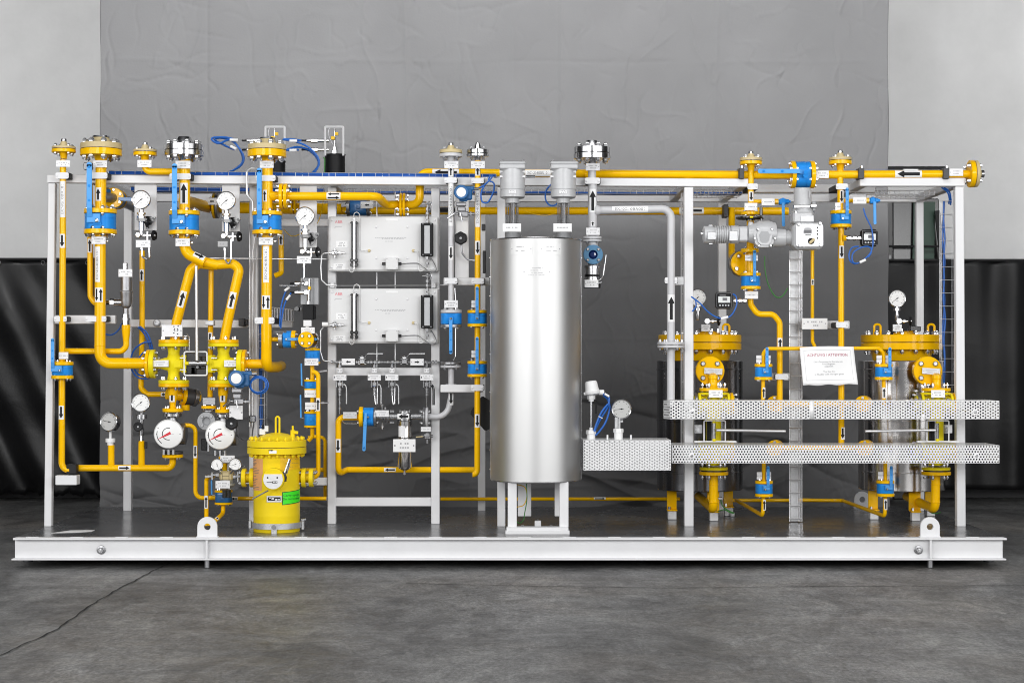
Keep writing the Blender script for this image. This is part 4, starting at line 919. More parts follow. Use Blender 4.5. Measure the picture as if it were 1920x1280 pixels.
mb = MB('steel'); mb.tube(fillet(P3([(570.5, 495), (570.5, 522), (561, 536), (524, 535.5)], .70), .05), 1.7*K(.7), 10); mb.cyl(W(570.5, 494, .7), W(570.5, 501, .7), .011, 6); build(mb, 'impulse_tube', g)
t = thing('bleed_line', 'thin straight steel line with yellow fitting beside the regulator header', 'tube', W(400, 485, .76))
mb = MB('tube_steel'); mb.cyl(W(388, 484, .76), W(617, 486, .95), 1.3*K(.76), 8); build(mb, 'tube', t)
mb = MB('amber'); mb.cyl(W(376, 483, .74), W(383, 483.5, .75), 3.6*K(.76), 6); build(mb, 'fitting', t)
# behind: large rear pipe pieces, flanges seen past the gauges
R_ = pipe('large dark yellow pipe at the back of the frame behind the gauges', [(345, 376, .95), (392, 389, 1.55), (640, 392, 1.6)], 1.6, 10.5, bend=1.2)
ax_ = AH
for px in (402, 408): flange(R_, W(px, 386, 1.5), AH, 24*K(1.5), 4.5*K(1.5), 'yellow' if px < 405 else 'dull_steel', 4 if px < 405 else 0, .010, .014)
flange(R_, W(548, 384, 1.55), AH, 18*K(1.5), 4*K(1.5), 'yellow'); flange(R_, W(554, 384, 1.55), AH, 18*K(1.5), 4*K(1.5), 'yellow', 4, .010, .014)
nameplate(R_, 386, 371, 408, 384, 1.40, rows=0, arrow=-1, m='plate')
t = ball_valve('dark blue ball valve lying on the rear pipe above the upper analyser cabinet', 672, 390, 1.35, 44, 15, 6, 0, axis='h', m='deep_blue', fm=('dull_steel', 'dull_steel'))
nameplate(t, 676, 378, 700, 391, 1.2, rows=0, arrow=-1, m='plate')

mb = MB('cable_blue'); curvy(mb, [(262, 612), (276, 625), (284, 645), (287, 662)], .95, 1.8); curvy(mb, [(259, 613), (271, 626), (280, 646), (284, 664)], .96, 1.8); o = build(mb, 'blue_cable'); tag(o, 'dark blue cable pair coming down behind the left lemon regulator', 'cable')
mb = MB('cable_blue'); curvy(mb, [(283, 641), (268, 643), (252, 655), (245, 675), (248, 695), (260, 708), (278, 709), (292, 700)], .90, 1.6); curvy(mb, [(284, 656), (270, 660), (258, 675), (252, 690), (262, 703), (278, 705)], .91, 1.6); o = build(mb, 'cable_loop'); tag(o, 'dark blue cable loop hanging left of the left lemon regulator', 'cable')
mb = MB('cable_blue'); curvy(mb, [(196, 625), (205, 628), (215, 625), (224, 616), (228, 606)], .86, 1.4); o = build(mb, 'blue_cable'); tag(o, 'short dark blue cable bow beside the yellow reducer at the left', 'cable')
mb = MB('gloss_black'); mb.rect(156.5, 305, 173, 318, .74, .03, .003); o = build(mb, 'black_box'); tag(o, 'small black box behind the neck of the thick second pipe', 'box')
# ================================================================== ACTUATED VENT VALVES ON TOP, BLUE LOOPS, CABLE TRAYS
def top_actuator(label, x0, x1, cx, Y, cyl_x0, cyl_x1, ycyl0):
    k = K(Y); t = thing('spring_actuator', label, 'actuator', W(cx, 328, Y), 'black spring actuators with switch brackets on top')
    mb = MB('frame'); mb.tube(fillet(P3([(x0, 292, ), (x0, 238), (x1, 238), (x1, 292)], Y-.10), .006), 2.0*k, 4); build(mb, 'switch_bracket', t)
    mb = MB('black'); a = W((cyl_x0+cyl_x1)/2, 330, Y); b = W((cyl_x0+cyl_x1)/2, ycyl0, Y); R = (cyl_x1-cyl_x0)/2*k
    mb.lathe(a, AV, [(0, 0), (0, R), ((b-a).length-.006, R), ((b-a).length-.006, R*1.06), ((b-a).length, R*1.06), ((b-a).length, 0)], 28); build(mb, 'cylinder', t)
    mb = MB('bolt'); mb.cyl(W(cx, ycyl0, Y), W(cx, ycyl0-8, Y), 6.5*k, 6, ch=.003); mb.cyl(W(cx, ycyl0-8, Y), W(cx, ycyl0-14, Y), 3.4*k, 6); mb.cyl(W(cx, ycyl0-14, Y), W(cx, 242, Y), 1.8*k, 10); build(mb, 'spindle', t)
    mb = MB('amber'); mb.rect(cx, 248, cx+6.5, 254, Y-.03, .02, .002); mb.rect(cx-7, 255.5, cx, 262, Y-.03, .02, .002); build(mb, 'switch', t)
    mb = MB('wire'); mb.tube(smooth_pts(P3([(cx-10, 240), (cx-12, 250), (cx-8, 262), (cx-3, 272)], Y-.04)), .6*k, 6); build(mb, 'wire_lead', t)
    mb = MB('steel')
    for yy in (264, 281):
        mb.cyl(W(x0-14, yy, Y-.08), W(x0+7, yy, Y-.08), 3.1*k, 10); mb.cyl(W(x0-26, yy, Y-.08), W(x0-14, yy, Y-.08), 4.4*k, 6); mb.cyl(W(x0-34, yy, Y-.08), W(x0-26, yy, Y-.08), 3*k, 10)
        mb.cyl(W(x0-44, yy, Y-.08), W(x0-34, yy, Y-.08), 1.9*k, 8, m='black')
    build(mb, 'limit_switch', t)
    return t
top_actuator('black spring actuator half hidden behind the third beige flanged riser', 497.5, 533.5, 515, 1.5, 504, 535, 302)
top_actuator('black spring actuator standing free above the upper analyser cabinet', 609.5, 643.5, 627.5, 1.5, 609, 647, 290)
mb = MB('hose_blue'); curvy(mb, [(446, 264), (425, 258), (402, 258), (397, 262), (410, 269), (432, 262), (446, 275), (457, 295), (450, 312), (427, 324)], 1.30, 1.9); curvy(mb, [(440, 281), (420, 272), (403, 262), (418, 259), (440, 268), (454, 290), (452, 308), (430, 324)], 1.33, 1.9); o = build(mb, 'cable_loop'); tag(o, 'loop of blue cable in the air left of the third beige flanged riser', 'cable', 'blue cable loops over the frame')
mb = MB('paper'); mb.cyl(W(431, 262.5, 1.28), W(446, 263, 1.28), 2.8*K(1.3), 8); build(mb, 'cable_marker', o); mb = MB('paper'); mb.cyl(W(432, 274, 1.30), W(443, 280, 1.30), 2.8*K(1.3), 8); o2 = build(mb, 'cable_marker', o)
mb = MB('hose_blue'); curvy(mb, [(565, 264), (545, 261), (531, 262), (548, 264), (575, 274), (594, 292), (598, 308), (589, 325)], 1.30, 1.9); curvy(mb, [(560, 281), (544, 282), (538, 281), (556, 276), (578, 281), (595, 298), (596, 312), (584, 326)], 1.33, 1.9); o = build(mb, 'cable_loop'); tag(o, 'loop of blue cable in the air between the two black spring actuators', 'cable', 'blue cable loops over the frame')
mb = MB('paper'); mb.cyl(W(543, 264, 1.28), W(557, 264.5, 1.28), 2.8*K(1.3), 8); build(mb, 'cable_marker', o); mb = MB('paper'); mb.cyl(W(543, 282, 1.30), W(556, 282, 1.30), 2.8*K(1.3), 8); build(mb, 'cable_marker', o)
mb = MB('green'); curvy(mb, [(606, 296), (609, 300), (608, 326)], 1.42, 1.2); o = build(mb, 'earth_wire'); tag(o, 'short green earth wire on the free standing black actuator', 'wire')
# wire mesh trays with blue cable bundles
def tray(label, x0, y0, x1, y1, Y, hpx, step, cables, cm='cable_blue', cr=2.3, ties=True, rad=.45, dep=.12, cdy=0.0, group='wire mesh cable trays'):
    t = thing('cable_tray', label, 'cable tray', W((x0+x1)/2, (y0+y1)/2+hpx, Y), group); k = K(Y)
    P0, P1 = W(x0, y0, Y), W(x1, y1, Y); d = (P1-P0); up = V((0, 0, 1)) if abs(d.x) > abs(d.z) else V((1, 0, 0)); h = hpx*k
    mb = MB('wire')
    for dy in (0, dep):
        for s_ in (0, 1): mb.tube([P0+up*(h*s_)+V((0, dy, 0)), P1+up*(h*s_)+V((0, dy, 0))], rad*k, 5)
    mb.tube([P0+V((0, dep*.5, 0)), P1+V((0, dep*.5, 0))], rad*k, 5)
    n = int(d.length/(step*k))
    for i in range(n+1):
        q = P0+d*(i/n); mb.tube([q+up*h, q, q+V((0, dep, 0)), q+up*h+V((0, dep, 0))], rad*k, 5)
    build(mb, 'wire_basket', t)
    if cables:
        mb = MB(cm)
        for i in range(cables):
            oy = .012+.024*(i % 4); oz = (.25+.5*(i//4)+cdy)*h*.95
            pts = [P0+d*(q/10)+V((0, oy+random.uniform(-.004, .004), 0))+up*(oz+random.uniform(-.1, .1)*h) for q in range(11)]; mb.tube(smooth_pts(pts, 3), cr*k, 8)
        build(mb, 'cable_bundle', t)
        if ties:
            for i in range(0, n, 1):
                mb = MB('paper'); q = P0+d*((i+.5)/n); mb.tube([q+up*(h*.02)+V((0, .008, 0)), q+up*(h*.98)+V((0, .004, 0))], .55*k, 5); build(mb, 'cable_tie', t) if i % 2 == 0 else None
    return t
tray('mesh tray of dark blue cable along the top front, left end to the silver tank', 203, 327.5, 930, 333.5, .90, 7, 25, 8)
tray('lower mesh tray of dark blue cable under the top beam at the left', 245, 358, 606, 361, 1.35, 8, 24, 8)
tray('lower mesh tray of blue cable behind the grey and yellow upright pipes', 640, 362, 1280, 364, 1.45, 8, 24, 4, cr=2.0)
tray('upright mesh tray of blue cable beside the cable post, behind the yellow vessel', 485, 812, 485, 600, 1.02, 11, 24, 4, 'hose_blue', 1.6, ties=True)
tray('short mesh tray behind the third thick pipe at mid height', 510, 598, 546, 602, 1.15, 22, 5, 0, rad=.8)
tray('slim upright mesh tray beside the grey outlet pipe, right of the silver tank', 1278, 858, 1278, 362, 1.0, 3.5, 23, 0, rad=.6, dep=.05)
tray('wire tray carrying blue cable up the inside of the far right post', 1766, 746, 1766, 377, .95, 23, 24, 2, 'hose_blue', 1.7, ties=False, dep=.06)
tray('mesh tray seen from below between the front and rear beams, far right', 1640, 367, 1752, 366, 1.3, 9, 9, 0, rad=.8, dep=.3)
tray('mesh tray seen from below under the top beams, left of the motor actuator', 1300, 364, 1392, 364, 1.2, 8, 7, 3, rad=.8, dep=.3, ties=False)
mb = MB('hose_blue'); curvy(mb, [(1766, 352, 1.1), (1776, 360, 1.05), (1780, 372, 1.0), (1779, 382, .98)], 1.0, 1.5); curvy(mb, [(1771, 352, 1.1), (1780, 360, 1.05), (1783, 374, 1.0), (1782, 384, .98)], 1.0, 1.5); o = build(mb, 'blue_cable'); tag(o, 'blue cable bending down into the wire tray on the far right post', 'cable')
# steel tubes on the cable post, upper bent tube
for i, (x, lb) in enumerate(((467.5, 'thin steel tube running up the cable post, nearer its left edge'), (473.5, 'thin steel tube running up the cable post, nearer its middle'))):
    mb = MB('tube_steel'); mb.tube(fillet(P3([(x, 800), (x+1, 470), (x+9 if i else x+1, 420)], .93), .02), 1.6*K(.93), 8); o = build(mb, 'steel_tube'); tag(o, lb, 'tube', 'steel tubes on the cable post')
mb = MB('tube_steel'); mb.tube(fillet(P3([(487, 316), (470, 316), (462.5, 322), (463, 365), (474, 378), (475.5, 410)], .72), .03), 2.1*K(.72), 10); o = build(mb, 'steel_tube'); tag(o, 'bent steel tube curling over the top beam left of the third beige flanged riser', 'tube')
mb = MB('bolt'); mb.rect(466.5, 778.5, 479, 791, .90, .04, .006); o = build(mb, 'tube_clamp'); tag(o, 'small steel clamp holding two thin tubes on the cable post', 'clamp')
# ================================================================== THIRD THICK PIPE AND THE LINE TO THE RIGHT
J = pipe('thick yellow upright pipe with elbow, in front of the cable post', [(502, 300), (501, 420), (499.5, 600), (499.5, 688), (520, 688, .95), (527, 686, 1.3)], YP, 10, bend=1.7, n=22)
riser_top(J, 'beige counter flange on the thick pipe in front of the cable post', 500.5, 281.5, YP, 36.2, 13, 9.5, (10.5, 18, 14), (3, 15), n=8, neck=(8.5, 9))
nameplate(J, 487, 301.5, 513, 315, YP-.045); clamp(499.5, 335, 18.5, 5.5, YP, 9, back=.07); clamp(497.5, 601, 18.5, 6, .72, 9.5, back=.2)
lab(J, 501.5, 368, YP, 10.2, 22, arrow=1, half=24, face=(-.4, -1, 0))
ball_valve('large blue ball valve on the thick pipe in front of the cable post, lever up', 501, 418, YP, 43, 28.3, 7.5, 1, 100, dx=-10.5, n=8, lw=.165)
nameplate(J, 485, 445, 512, 459, YP-.05); mb = MB('bolt'); mb.cyl(W(512, 452, YP-.02), W(518, 452, YP-.02), .008, 8); build(mb, 'test_plug', J)
lab(J, 500, 496, YP, 10, 68, txt=TX, arrow=0, half=32); lab(J, 499.5, 567, YP, 10, 26, arrow=2, half=48)
stub(J, [(501, 368), (528, 368)], YP, 8.3, name='branch')
mb = MB('yellow'); mb.lathe(W(507, 368, YP), AH, [(0, 9.6*K(YP)), (10*K(YP), 8.4*K(YP)), (14*K(YP), 8.3*K(YP))], 20); build(mb, 'weld_neck', J)
vflange(J, 528, 368, YP, 24, 6.5, 'yellow', 0, ax=AH)
stub(J, [(499.5, 636), (522, 636)], .74, 4.2, name='branch')
fl = pipe('yellow line from the third thick pipe bending up to the long top pipe', [(533, 368, .71), (708, 368, .71), (724, 384, .95), (750, 384, 1.0), (787, 384, 1.0), (787, 323, 1.0), (830, 324, 1.0), (1405, 328, 1.0)], .71, 8.0, bend=2.0)
o = vflange(fl, 536, 368, YP, 24, 6.5, 'yellow', 0, ax=AH); bolts(o, W(532, 368, YP), AH, 19*K(YP), 6, .011, .034, .5)
o = vflange(fl, 752, 384, 1.0, 22, 4.5, 'yellow', 0, ax=AH); bolts(o, W(755, 384, 1.0), AH, 17.5*K(1), 6, .011, .03, .5); vflange(fl, 758, 384, 1.0, 22, 4.5, 'yellow', 0, ax=AH)
lab(fl, 626, 368, YP, 8.1, 26, ax=AH, arrow=2, half=50); lab(fl, 836, 324, 1.0, 8, 50, ax=AH, arrow=-1, half=50, aw=.7); lab(fl, 1009, 325.3, 1.0, 8, 48, ax=AH, arrow=0, half=50, txt=TX); lab(fl, 1176, 326.5, 1.0, 8, 50, ax=AH, arrow=-1, half=50, aw=.7)
vb = pipe('short yellow upright pipe behind the valve on the third thick pipe', [(527, 440), (527.5, 512), (515, 517)], .98, 5.0, bend=1.2); lab(vb, 527.3, 450, .98, 5, 19, arrow=1, half=50)
rp = pipe('dark yellow pipe at the back running from the analysers to the motor actuator', [(640, 395), (1478, 396)], 1.62, 7.3)
lab(rp, 832, 394.8, 1.62, 7.3, 60, ax=AH, arrow=-1, half=50, aw=.95, bg='dull_steel'); lab(rp, 1296, 395.5, 1.62, 7.3, 46, ax=AH, arrow=-1, half=50)
mb = MB('amber'); mb.tube(smooth_pts(P3([(532, 430), (545, 442), (560, 440), (590, 425), (602, 400), (606, 375)], 1.1)), .8*K(1.1), 6); o = build(mb, 'earth_wire'); tag(o, 'yellow green earth wire sagging behind the third plate gauge', 'wire')
mb = MB('amber'); mb.tube(smooth_pts(P3([(975, 392), (1000, 401), (1025, 404), (1045, 398)], 1.2)), .6*K(1.1), 6); o = build(mb, 'earth_wire'); tag(o, 'thin earth wire sagging between the two heater heads', 'wire')
# solenoid group right of pipe J
t = thing('solenoid_actuator', 'steel and black solenoid block above the round flange, left of the analysers', 'actuator', W(580, 612, .80))
mb = MB('cast_grey'); mb.rect(563.5, 521, 586, 571, .80, .10, .003); mb.rect(585, 521, 597, 571, .84, .06, .003); build(mb, 'block', t)
mb = MB('black'); mb.rect(567.5, 571, 587, 599, .80, .09, .003); mb.rect(587, 573, 591, 598, .83, .05, .002); build(mb, 'coil', t)
mb = MB('steel'); 
for yy in (531, 548):
    k = K(.78); mb.cyl(W(553, yy, .78), W(576, yy, .78), 3.2*k, 8); mb.cyl(W(544, yy, .78), W(553, yy, .78), 2.2*k, 8, m='black'); mb.lathe(W(574, yy, .77), (0, -1, 0), [(0, 0), (0, 4.5*k), (.012, 4.5*k), (.012, 0)], 6)
mb.cyl(W(580, 523, .78), W(580, 545, .78), 2.2*k, 8); mb.cyl(W(580, 537, .78), W(580, 543, .78), 3*k, 6, m='amber'); mb.cyl(W(579, 545, .78), W(579, 566, .78), 2.6*k, 8); mb.cyl(W(578, 565, .78), W(578, 570, .78), 4*k, 6); build(mb, 'fitting', t)
mb = MB('plate'); mb.rect(568.5, 600, 584, 612, .80, .03, .003); mb.rect(573, 612, 579, 616, .81, .02); build(mb, 'spindle_clamp', t)
mb = MB('hose_blue'); curvy(mb, [(543, 536), (534, 550), (527, 575), (524, 612)], .76, 1.5); curvy(mb, [(546, 549), (538, 560), (531, 580), (526, 616)], .77, 1.5); o = build(mb, 'blue_cable'); tag(o, 'pair of blue leads dropping from the solenoid block', 'cable')
mb = MB('paper'); mb.cyl(W(534, 545, .75), W(543, 538, .75), 2.4*K(.75), 8); build(mb, 'cable_marker', o); mb = MB('paper'); mb.cyl(W(537, 562, .76), W(544, 553, .76), 2.4*K(.75), 8); build(mb, 'cable_marker', o)
mb = MB('gloss_black'); mb.rect(551, 576, 566, 583, .86, .04, .002); mb.lathe(W(557, 579, .84), (0, -1, 0), [(0, 0), (0, 5*K(.84)), (.02, 4*K(.84)), (.02, 0)], 14); o = build(mb, 'plug_bracket'); tag(o, 'small black bracket with round plug left of the solenoid coil', 'bracket')
t = ball_valve('blue ball valve lying level with its lever pointing right, off the third thick pipe', 539, 636, .74, 32, 17, 8, 1, 57, axis='h', n=4, fm=('yellow', 'dull_steel'))
nameplate(t, 512, 619, 537, 627, .70, m='dark', rows=1)
t = thing('tee_piece', 'yellow tee with round bolted flange face at the end of the level blue valve', 'fitting', W(577, 655, .74))
k = K(.70); c = W(573.5, 636.5, .62); mb = MB('beige'); mb.m = 'yellow'; mb.lathe(c, (0, 1, 0), [(0, 0), (0, 14.5*k), (.014, 15*k), (.026, 15*k), (.026, 8*k), (.14, 8*k), (.14, 0)], 28); build(mb, 'flange', t)
for an in (45, 135, 225, 315):
    mb = MB('bolt'); q = c+V((9.5*k*math.cos(math.radians(an)), 0, 9.5*k*math.sin(math.radians(an)))); mb.lathe(q, (0, -1, 0), [(0, 3.2*k), (.010, 3.2*k), (.012, 2.4*k), (.012, 0)], 6); build(mb, 'bolt', t)
mb = MB('steel'); mb.lathe(W(583, 636.5, .70), (.5, .85, 0), [(0, 0), (0, 15*k), (.02, 15*k), (.02, 0)], 28); build(mb, 'backing_disc', t)
mb = MB('yellow'); mb.cyl(W(586, 640, .76), W(586, 655, .76), 7*k, 16); build(mb, 'neck', t)
nameplate(t, 564.5, 613.5, 590, 625, .66)
def upright_small(label, px, y0, y1, Y, R, lever=None, np_=None, fm=('yellow', 'yellow')):
    t = ball_valve(label, px, (y0+y1)/2, Y, y1-y0, R, 4, 0, n=4, fm=fm)
    if lever:
        x, ya, yb = lever; k = K(Y); mb = MB('deep_blue'); mb.m = 'sky_blue'; mb.bar(W(x, ya, Y-.03), W(x+.8, yb, Y-.03), 3*k, .012, .002); build(mb, 'lever', t)
        mb = MB('steel'); mb.cyl(W(x, yb, Y-.03), W(px-R*.9, yb+1.5, Y-.02), 1*k, 8); build(mb, 'lever_arm', t)
    return t
Y = .80
sp_ = pipe('slim yellow upright pipe through three small blue valves, left of the analysers', [(585.5, 655), (585.5, 818), (578, 826)], Y, 4.0)
t = upright_small('small blue valve directly under the round bolted flange face', 586, 653, 682, Y, 14.5, None); nameplate(t, 571, 671.5, 597, 685, .72)
t = upright_small('small blue valve midway down the slim line left of the analysers', 585, 711, 732, Y, 15, (565, 681, 723)); nameplate(t, 571, 731, 593, 745, .72, rows=1)
t = upright_small('small blue valve lowest on the slim line left of the analysers', 585, 771, 801, Y, 15, (563.5, 740, 783)); nameplate(t, 572, 754, 593, 767.5, .72, rows=1)
q = pipe('slim yellow pipe dropping to the right hand flange of the yellow vessel', [(586, 697), (596.6, 697.5), (596.6, 893), (583, 895)], .70, 4.3, bend=2.2); lab(q, 596.6, 758, .70, 4.4, 24, arrow=1, half=52)
mb = MB('dull_steel'); mb.cyl(W(592, 698, .75), W(613, 695, .75), 2.6*K(.75), 10); mb.cyl(W(600, 755, .70), W(616, 755, .70), 1.6*K(.7), 8); mb.cyl(W(603, 755, .70), W(608, 755, .70), 2.8*K(.7), 6); build(mb, 'sample_tap', q)
q = pipe('slim yellow pipe looping behind the left panel post', [(578, 820), (590, 818), (609.5, 820), (609.5, 934)], 1.1, 3.2); stub(q, [(562, 882), (612, 880)], 1.15, 4.2)
# ================================================================== YELLOW ODORANT VESSEL
Y = .45; k = K(Y); t = thing('pressure_vessel', 'bright yellow upright vessel with bolted domed lid standing on the front of the deck', 'vessel', W(519, 998, Y)); t.location.z = Z0; ORG[t].z = Z0
cz = lambda py: W(519, py, Y).z
c0 = V((W(519, 900, Y).x, Y, 0)); mb = MB('lemon'); mb.m = 'vessel_yellow'
mat('vessel_yellow', (.87, .65, .018), .36, spec=.35, var=.05, vs=6, rvar=.05).node_tree.nodes['Principled BSDF'].inputs['Specular Tint'].default_value = (1, .8, .2, 1)
R = 43.3*k; z0 = Z0+.002
mb.lathe(V((c0.x, c0.y, z0)), AV, [(0, 0), (0, R*.985), (.006, R), (cz(968)-z0, R), (cz(966)-z0, R*1.006), (cz(963)-z0, R*1.006), (cz(961)-z0, R), (cz(850)-z0, R)], 48); build(mb, 'body', t)
for nm, ya, yb, RR in (('body_flange', 849.5, 837.5, 55), ('lid_flange', 836.5, 824.5, 55)):
    mb = MB('vessel_yellow'); h = cz(yb)-cz(ya); mb.lathe(V((c0.x, Y, cz(ya))), AV, [(0, 0), (0, RR*k-.002), (.002, RR*k), (h-.002, RR*k), (h, RR*k-.003), (h, 0)], 56); o = build(mb, nm, t)
bolts(o, V((c0.x, Y, cz(837))), AV, 48.5*k, 20, 3.5*k, 14*k, .5, 'vessel_yellow')
mb = MB('gloss_black'); mb.cyl(V((c0.x, Y, cz(837.6))), V((c0.x, Y, cz(836.4))), 52*k, 40); build(mb, 'gasket', t)
mb = MB('vessel_yellow'); mb.lathe(V((c0.x, Y, cz(825))), AV, [(0, 41*k), (3*k, 39*k), (8*k, 31*k), (12*k, 20*k), (14*k, 9*k), (14.5*k, 0)], 48); build(mb, 'dome', t)
mb = MB('vessel_yellow'); mb.tube(fillet(P3([(517, 812), (517, 783), (520.5, 780), (524, 783), (524, 812)], Y-.02), .014), 1.9*k, 10); build(mb, 'lifting_eye', t)
mb = MB('vessel_yellow'); mb.cyl(W(549, 820, Y-.03), W(549, 806, Y-.03), 4.5*k, 6); mb.cyl(W(549, 806, Y-.03), W(549, 798, Y-.03), 2*k, 8); mb.cyl(W(549, 810, Y-.04), W(559, 811, Y-.04), 3*k, 6); build(mb, 'vent_cap', t)
mb = MB('plate'); mb.rect(486, 803, 497, 815, Y-.02, .03, .003); mb.rect(496, 798, 503, 809, Y-.02, .02, .003); mb.cyl(W(493, 804, Y-.02), W(493, 796, Y-.02), 2*k, 8, m='gloss_black'); build(mb, 'level_switch', t)
mb = MB('galvanised'); z = cz(988); mb.lathe(V((c0.x, Y, z)), AV, [(0, R+.002), (0, R+.012), (10.5*k, R+.012), (10.5*k, R+.002)], 48); build(mb, 'strap', t)
mb = MB('galvanised'); mb.bar(W(469, 975, Y), W(469, 990, Y), 5*k, .03, .003); mb.bar(W(568, 974, Y), W(568, 992, Y), 5*k, .03, .003); mb.rect(508.5, 992, 519, 1001, Y-R-.014, .012, .002); build(mb, 'strap_lug', t)
mb = MB('bolt'); mb.cyl(W(565, 974, Y-.03), W(574, 973, Y-.03), 2.2*k, 6); mb.cyl(W(513, 987.5, Y-R-.012), W(513, 987.5, Y-R-.022), 4.2*k, 16); build(mb, 'strap_bolt', t)
def wrap(parent, a0, a1, y0, y1, m, name, rows=(), tm='ink', off=.0012, skew=0.0, border=None):
    mb = MB(m); N = 10; vs = []
    def S(a, z, o): return V((c0.x+math.sin(a)*(R+o), Y-math.cos(a)*(R+o), z))
    for i in range(N+1):
        a = a0+(a1-a0)*i/N; vs += [S(a, cz(y1)+skew*i/N, off), S(a, cz(y0)+skew*i/N, off)]
    mb.add(vs, [(2*i, 2*i+2, 2*i+3, 2*i+1) for i in range(N)])
    if border:
        for (p, q, r_, s_) in ((a0, a1, y0, y0+1.2), (a0, a1, y1-1.2, y1), (a0, a0+.03, y0, y1)):
            vs = []
            for i in range(N+1):
                a = p+(q-p)*i/N; f = (a-a0)/(a1-a0); vs += [S(a, cz(s_)+skew*f, off+.0008), S(a, cz(r_)+skew*f, off+.0008)]
            mb.add(vs, [(2*i, 2*i+2, 2*i+3, 2*i+1) for i in range(N)], border)
    for (s, fy, hh, amid, wd) in rows:
        tv, tf = text_polys(s); tw = max(p[0] for p in tv)-min(p[0] for p in tv); kx = wd/tw; f = (amid-a0)/(a1-a0)
        mb.add([S(amid+x*kx/R, cz(fy)+y*hh*k*1.35+skew*f, off+.001) for x, y in tv], tf, tm)
    return build(mb, name, parent)
# label with two lines that begin "Carry upright / Do not lie down": only the visible start is written
wrap(t, math.asin(.35), math.asin(.997), 919, 943, 'lime', 'green_label', ((('Carry upright'), 927, 4.4, .87, .145), (('Do not lie down'), 933.5, 4.4, .87, .15)), skew=.012, border='dark_green', tm='dark_green')
wrap(t, math.asin(-.99), math.asin(-.48), 858, 887, 'orange', 'paper_label', ()); wrap(t, math.asin(-.99), math.asin(-.52), 887.4, 917, 'orange', 'paper_label', ())
mb = MB('ink'); rnd = random.Random(4)
for yy in [861, 864, 867, 869, 871, 876, 879, 882, 885, 891, 896, 899, 902, 905, 908, 911, 914]:
    a = math.asin(-.985); e_ = math.asin(rnd.uniform(-.86, -.62)); vs = []
    for i in range(5):
        q = a+(e_-a)*i/4; vs += [V((c0.x+math.sin(q)*(R+.0022), Y-math.cos(q)*(R+.0022), cz(yy))), V((c0.x+math.sin(q)*(R+.0022), Y-math.cos(q)*(R+.0022), cz(yy-.8)))]
    mb.add(vs, [(2*i, 2*i+2, 2*i+3, 2*i+1) for i in range(4)])
build(mb, 'label_print', t)
wrap(t, math.asin(.28), math.asin(.99), 855, 880, 'amber', 'warning_label', ((('---- -- -'), 860, 3.6, .92, .16), (('-- -----'), 867.5, 3.6, .92, .14), (('--- --'), 874, 3, .9, .09)), skew=.010)
o = nameplate(t, 500, 929, 528, 941, Y-R-.004, rows=0, name='type_plate'); 
mb = MB('black'); mb.rect(502.5, 931.5, 526, 938, Y-R-.0052, .0008); build(mb, 'type_print', o)
mb = MB('white')
for x0, x1, y0, y1 in ((505, 508, 932.5, 934), (509, 514, 933, 936), (516, 520, 934.5, 937.5), (521, 525, 935, 937)): mb.rect(x0, y0, x1, y1, Y-R-.0058, .0006)
build(mb, 'type_print', o)
sticker(t, V((c0.x, Y, cz(844))), AV, 55.2*k, 6*k, half=7, arrow=0, name='arrow_label')
mb = MB('black'); a = W(508, 844, Y-55.2*k-.004); mb.M = Matrix.Translation(a)
mb.add([(x, 0, z) for x, z in arrow_poly(9*k, 3*k)], [(0, 1, 5, 6), (2, 3, 4)]); build(mb, 'arrow_print', t)
# counter head on the vessel
m_ = thing('flow_counter', 'round counter head with white number plate on the front of the yellow vessel', 'meter', W(512, 919, Y-R-.09))
YC = Y-R-.10; kc = K(YC); c = W(512, 898, YC); mb = MB('vessel_yellow'); mb.lathe(c, (0, 1, 0), [(0, 0), (0, 19*kc), (.004, 20.5*kc), (.05, 21*kc), (.06, 17*kc), (.105, 15*kc), (.105, 0)], 36); build(mb, 'case', m_)
poly = []
for i in range(25):
    an = math.radians(180+180*i/24); poly.append((18.3*kc*math.cos(an), 18.3*kc*math.sin(an)))
poly = [(-16.5*kc, 9.5*kc)]+[p for p in poly]+[(16.5*kc, 9.5*kc)]
mb = MB('plate'); mb.prism(poly[::-1][::-1], c+V((0, -.004, 0)), (1, 0, 0), (0, 0, 1), .004); mb.m = 'gloss_black'
for dx in (-10, 8): mb.cyl(c+V((dx*kc, -.004, 3*kc)), c+V((dx*kc, -.006, 3*kc)), 1.6*kc, 10)
mb.box(c+V((3.5*kc, -.005, -5.5*kc)), (9*kc, .002, 4*kc)); mb.m = 'white'; 
for i in range(3): mb.box(c+V(((1+2.6*i)*kc, -.0065, -5.5*kc)), (1.5*kc, .001, 2.4*kc))
mb.m = 'black'
for i in range(6): mb.box(c+V(((-11+2*i)*kc, -.005, -5.5*kc)), (1.2*kc, .001, 1.8*kc))
build(mb, 'counter_plate', m_)
mb = MB('steel'); mb.tube(P3([(534, 886), (539, 872), (543, 860)], YC+.03), 2.3*kc, 10); mb.tube(P3([(537, 888), (542, 873), (544, 861)], YC+.05), 1.5*kc, 8); build(mb, 'hinge_rod', m_)
mb = MB('gloss_black'); mb.tube(P3([(531, 884), (535, 895), (534, 902)], YC+.04), 3.2*kc, 8); build(mb, 'cap', m_)
mb = MB('dull_steel'); mb.tube(P3([(503, 919), (473, 935)], YC+.02), 1.4*kc, 8); build(mb, 'antenna', m_)
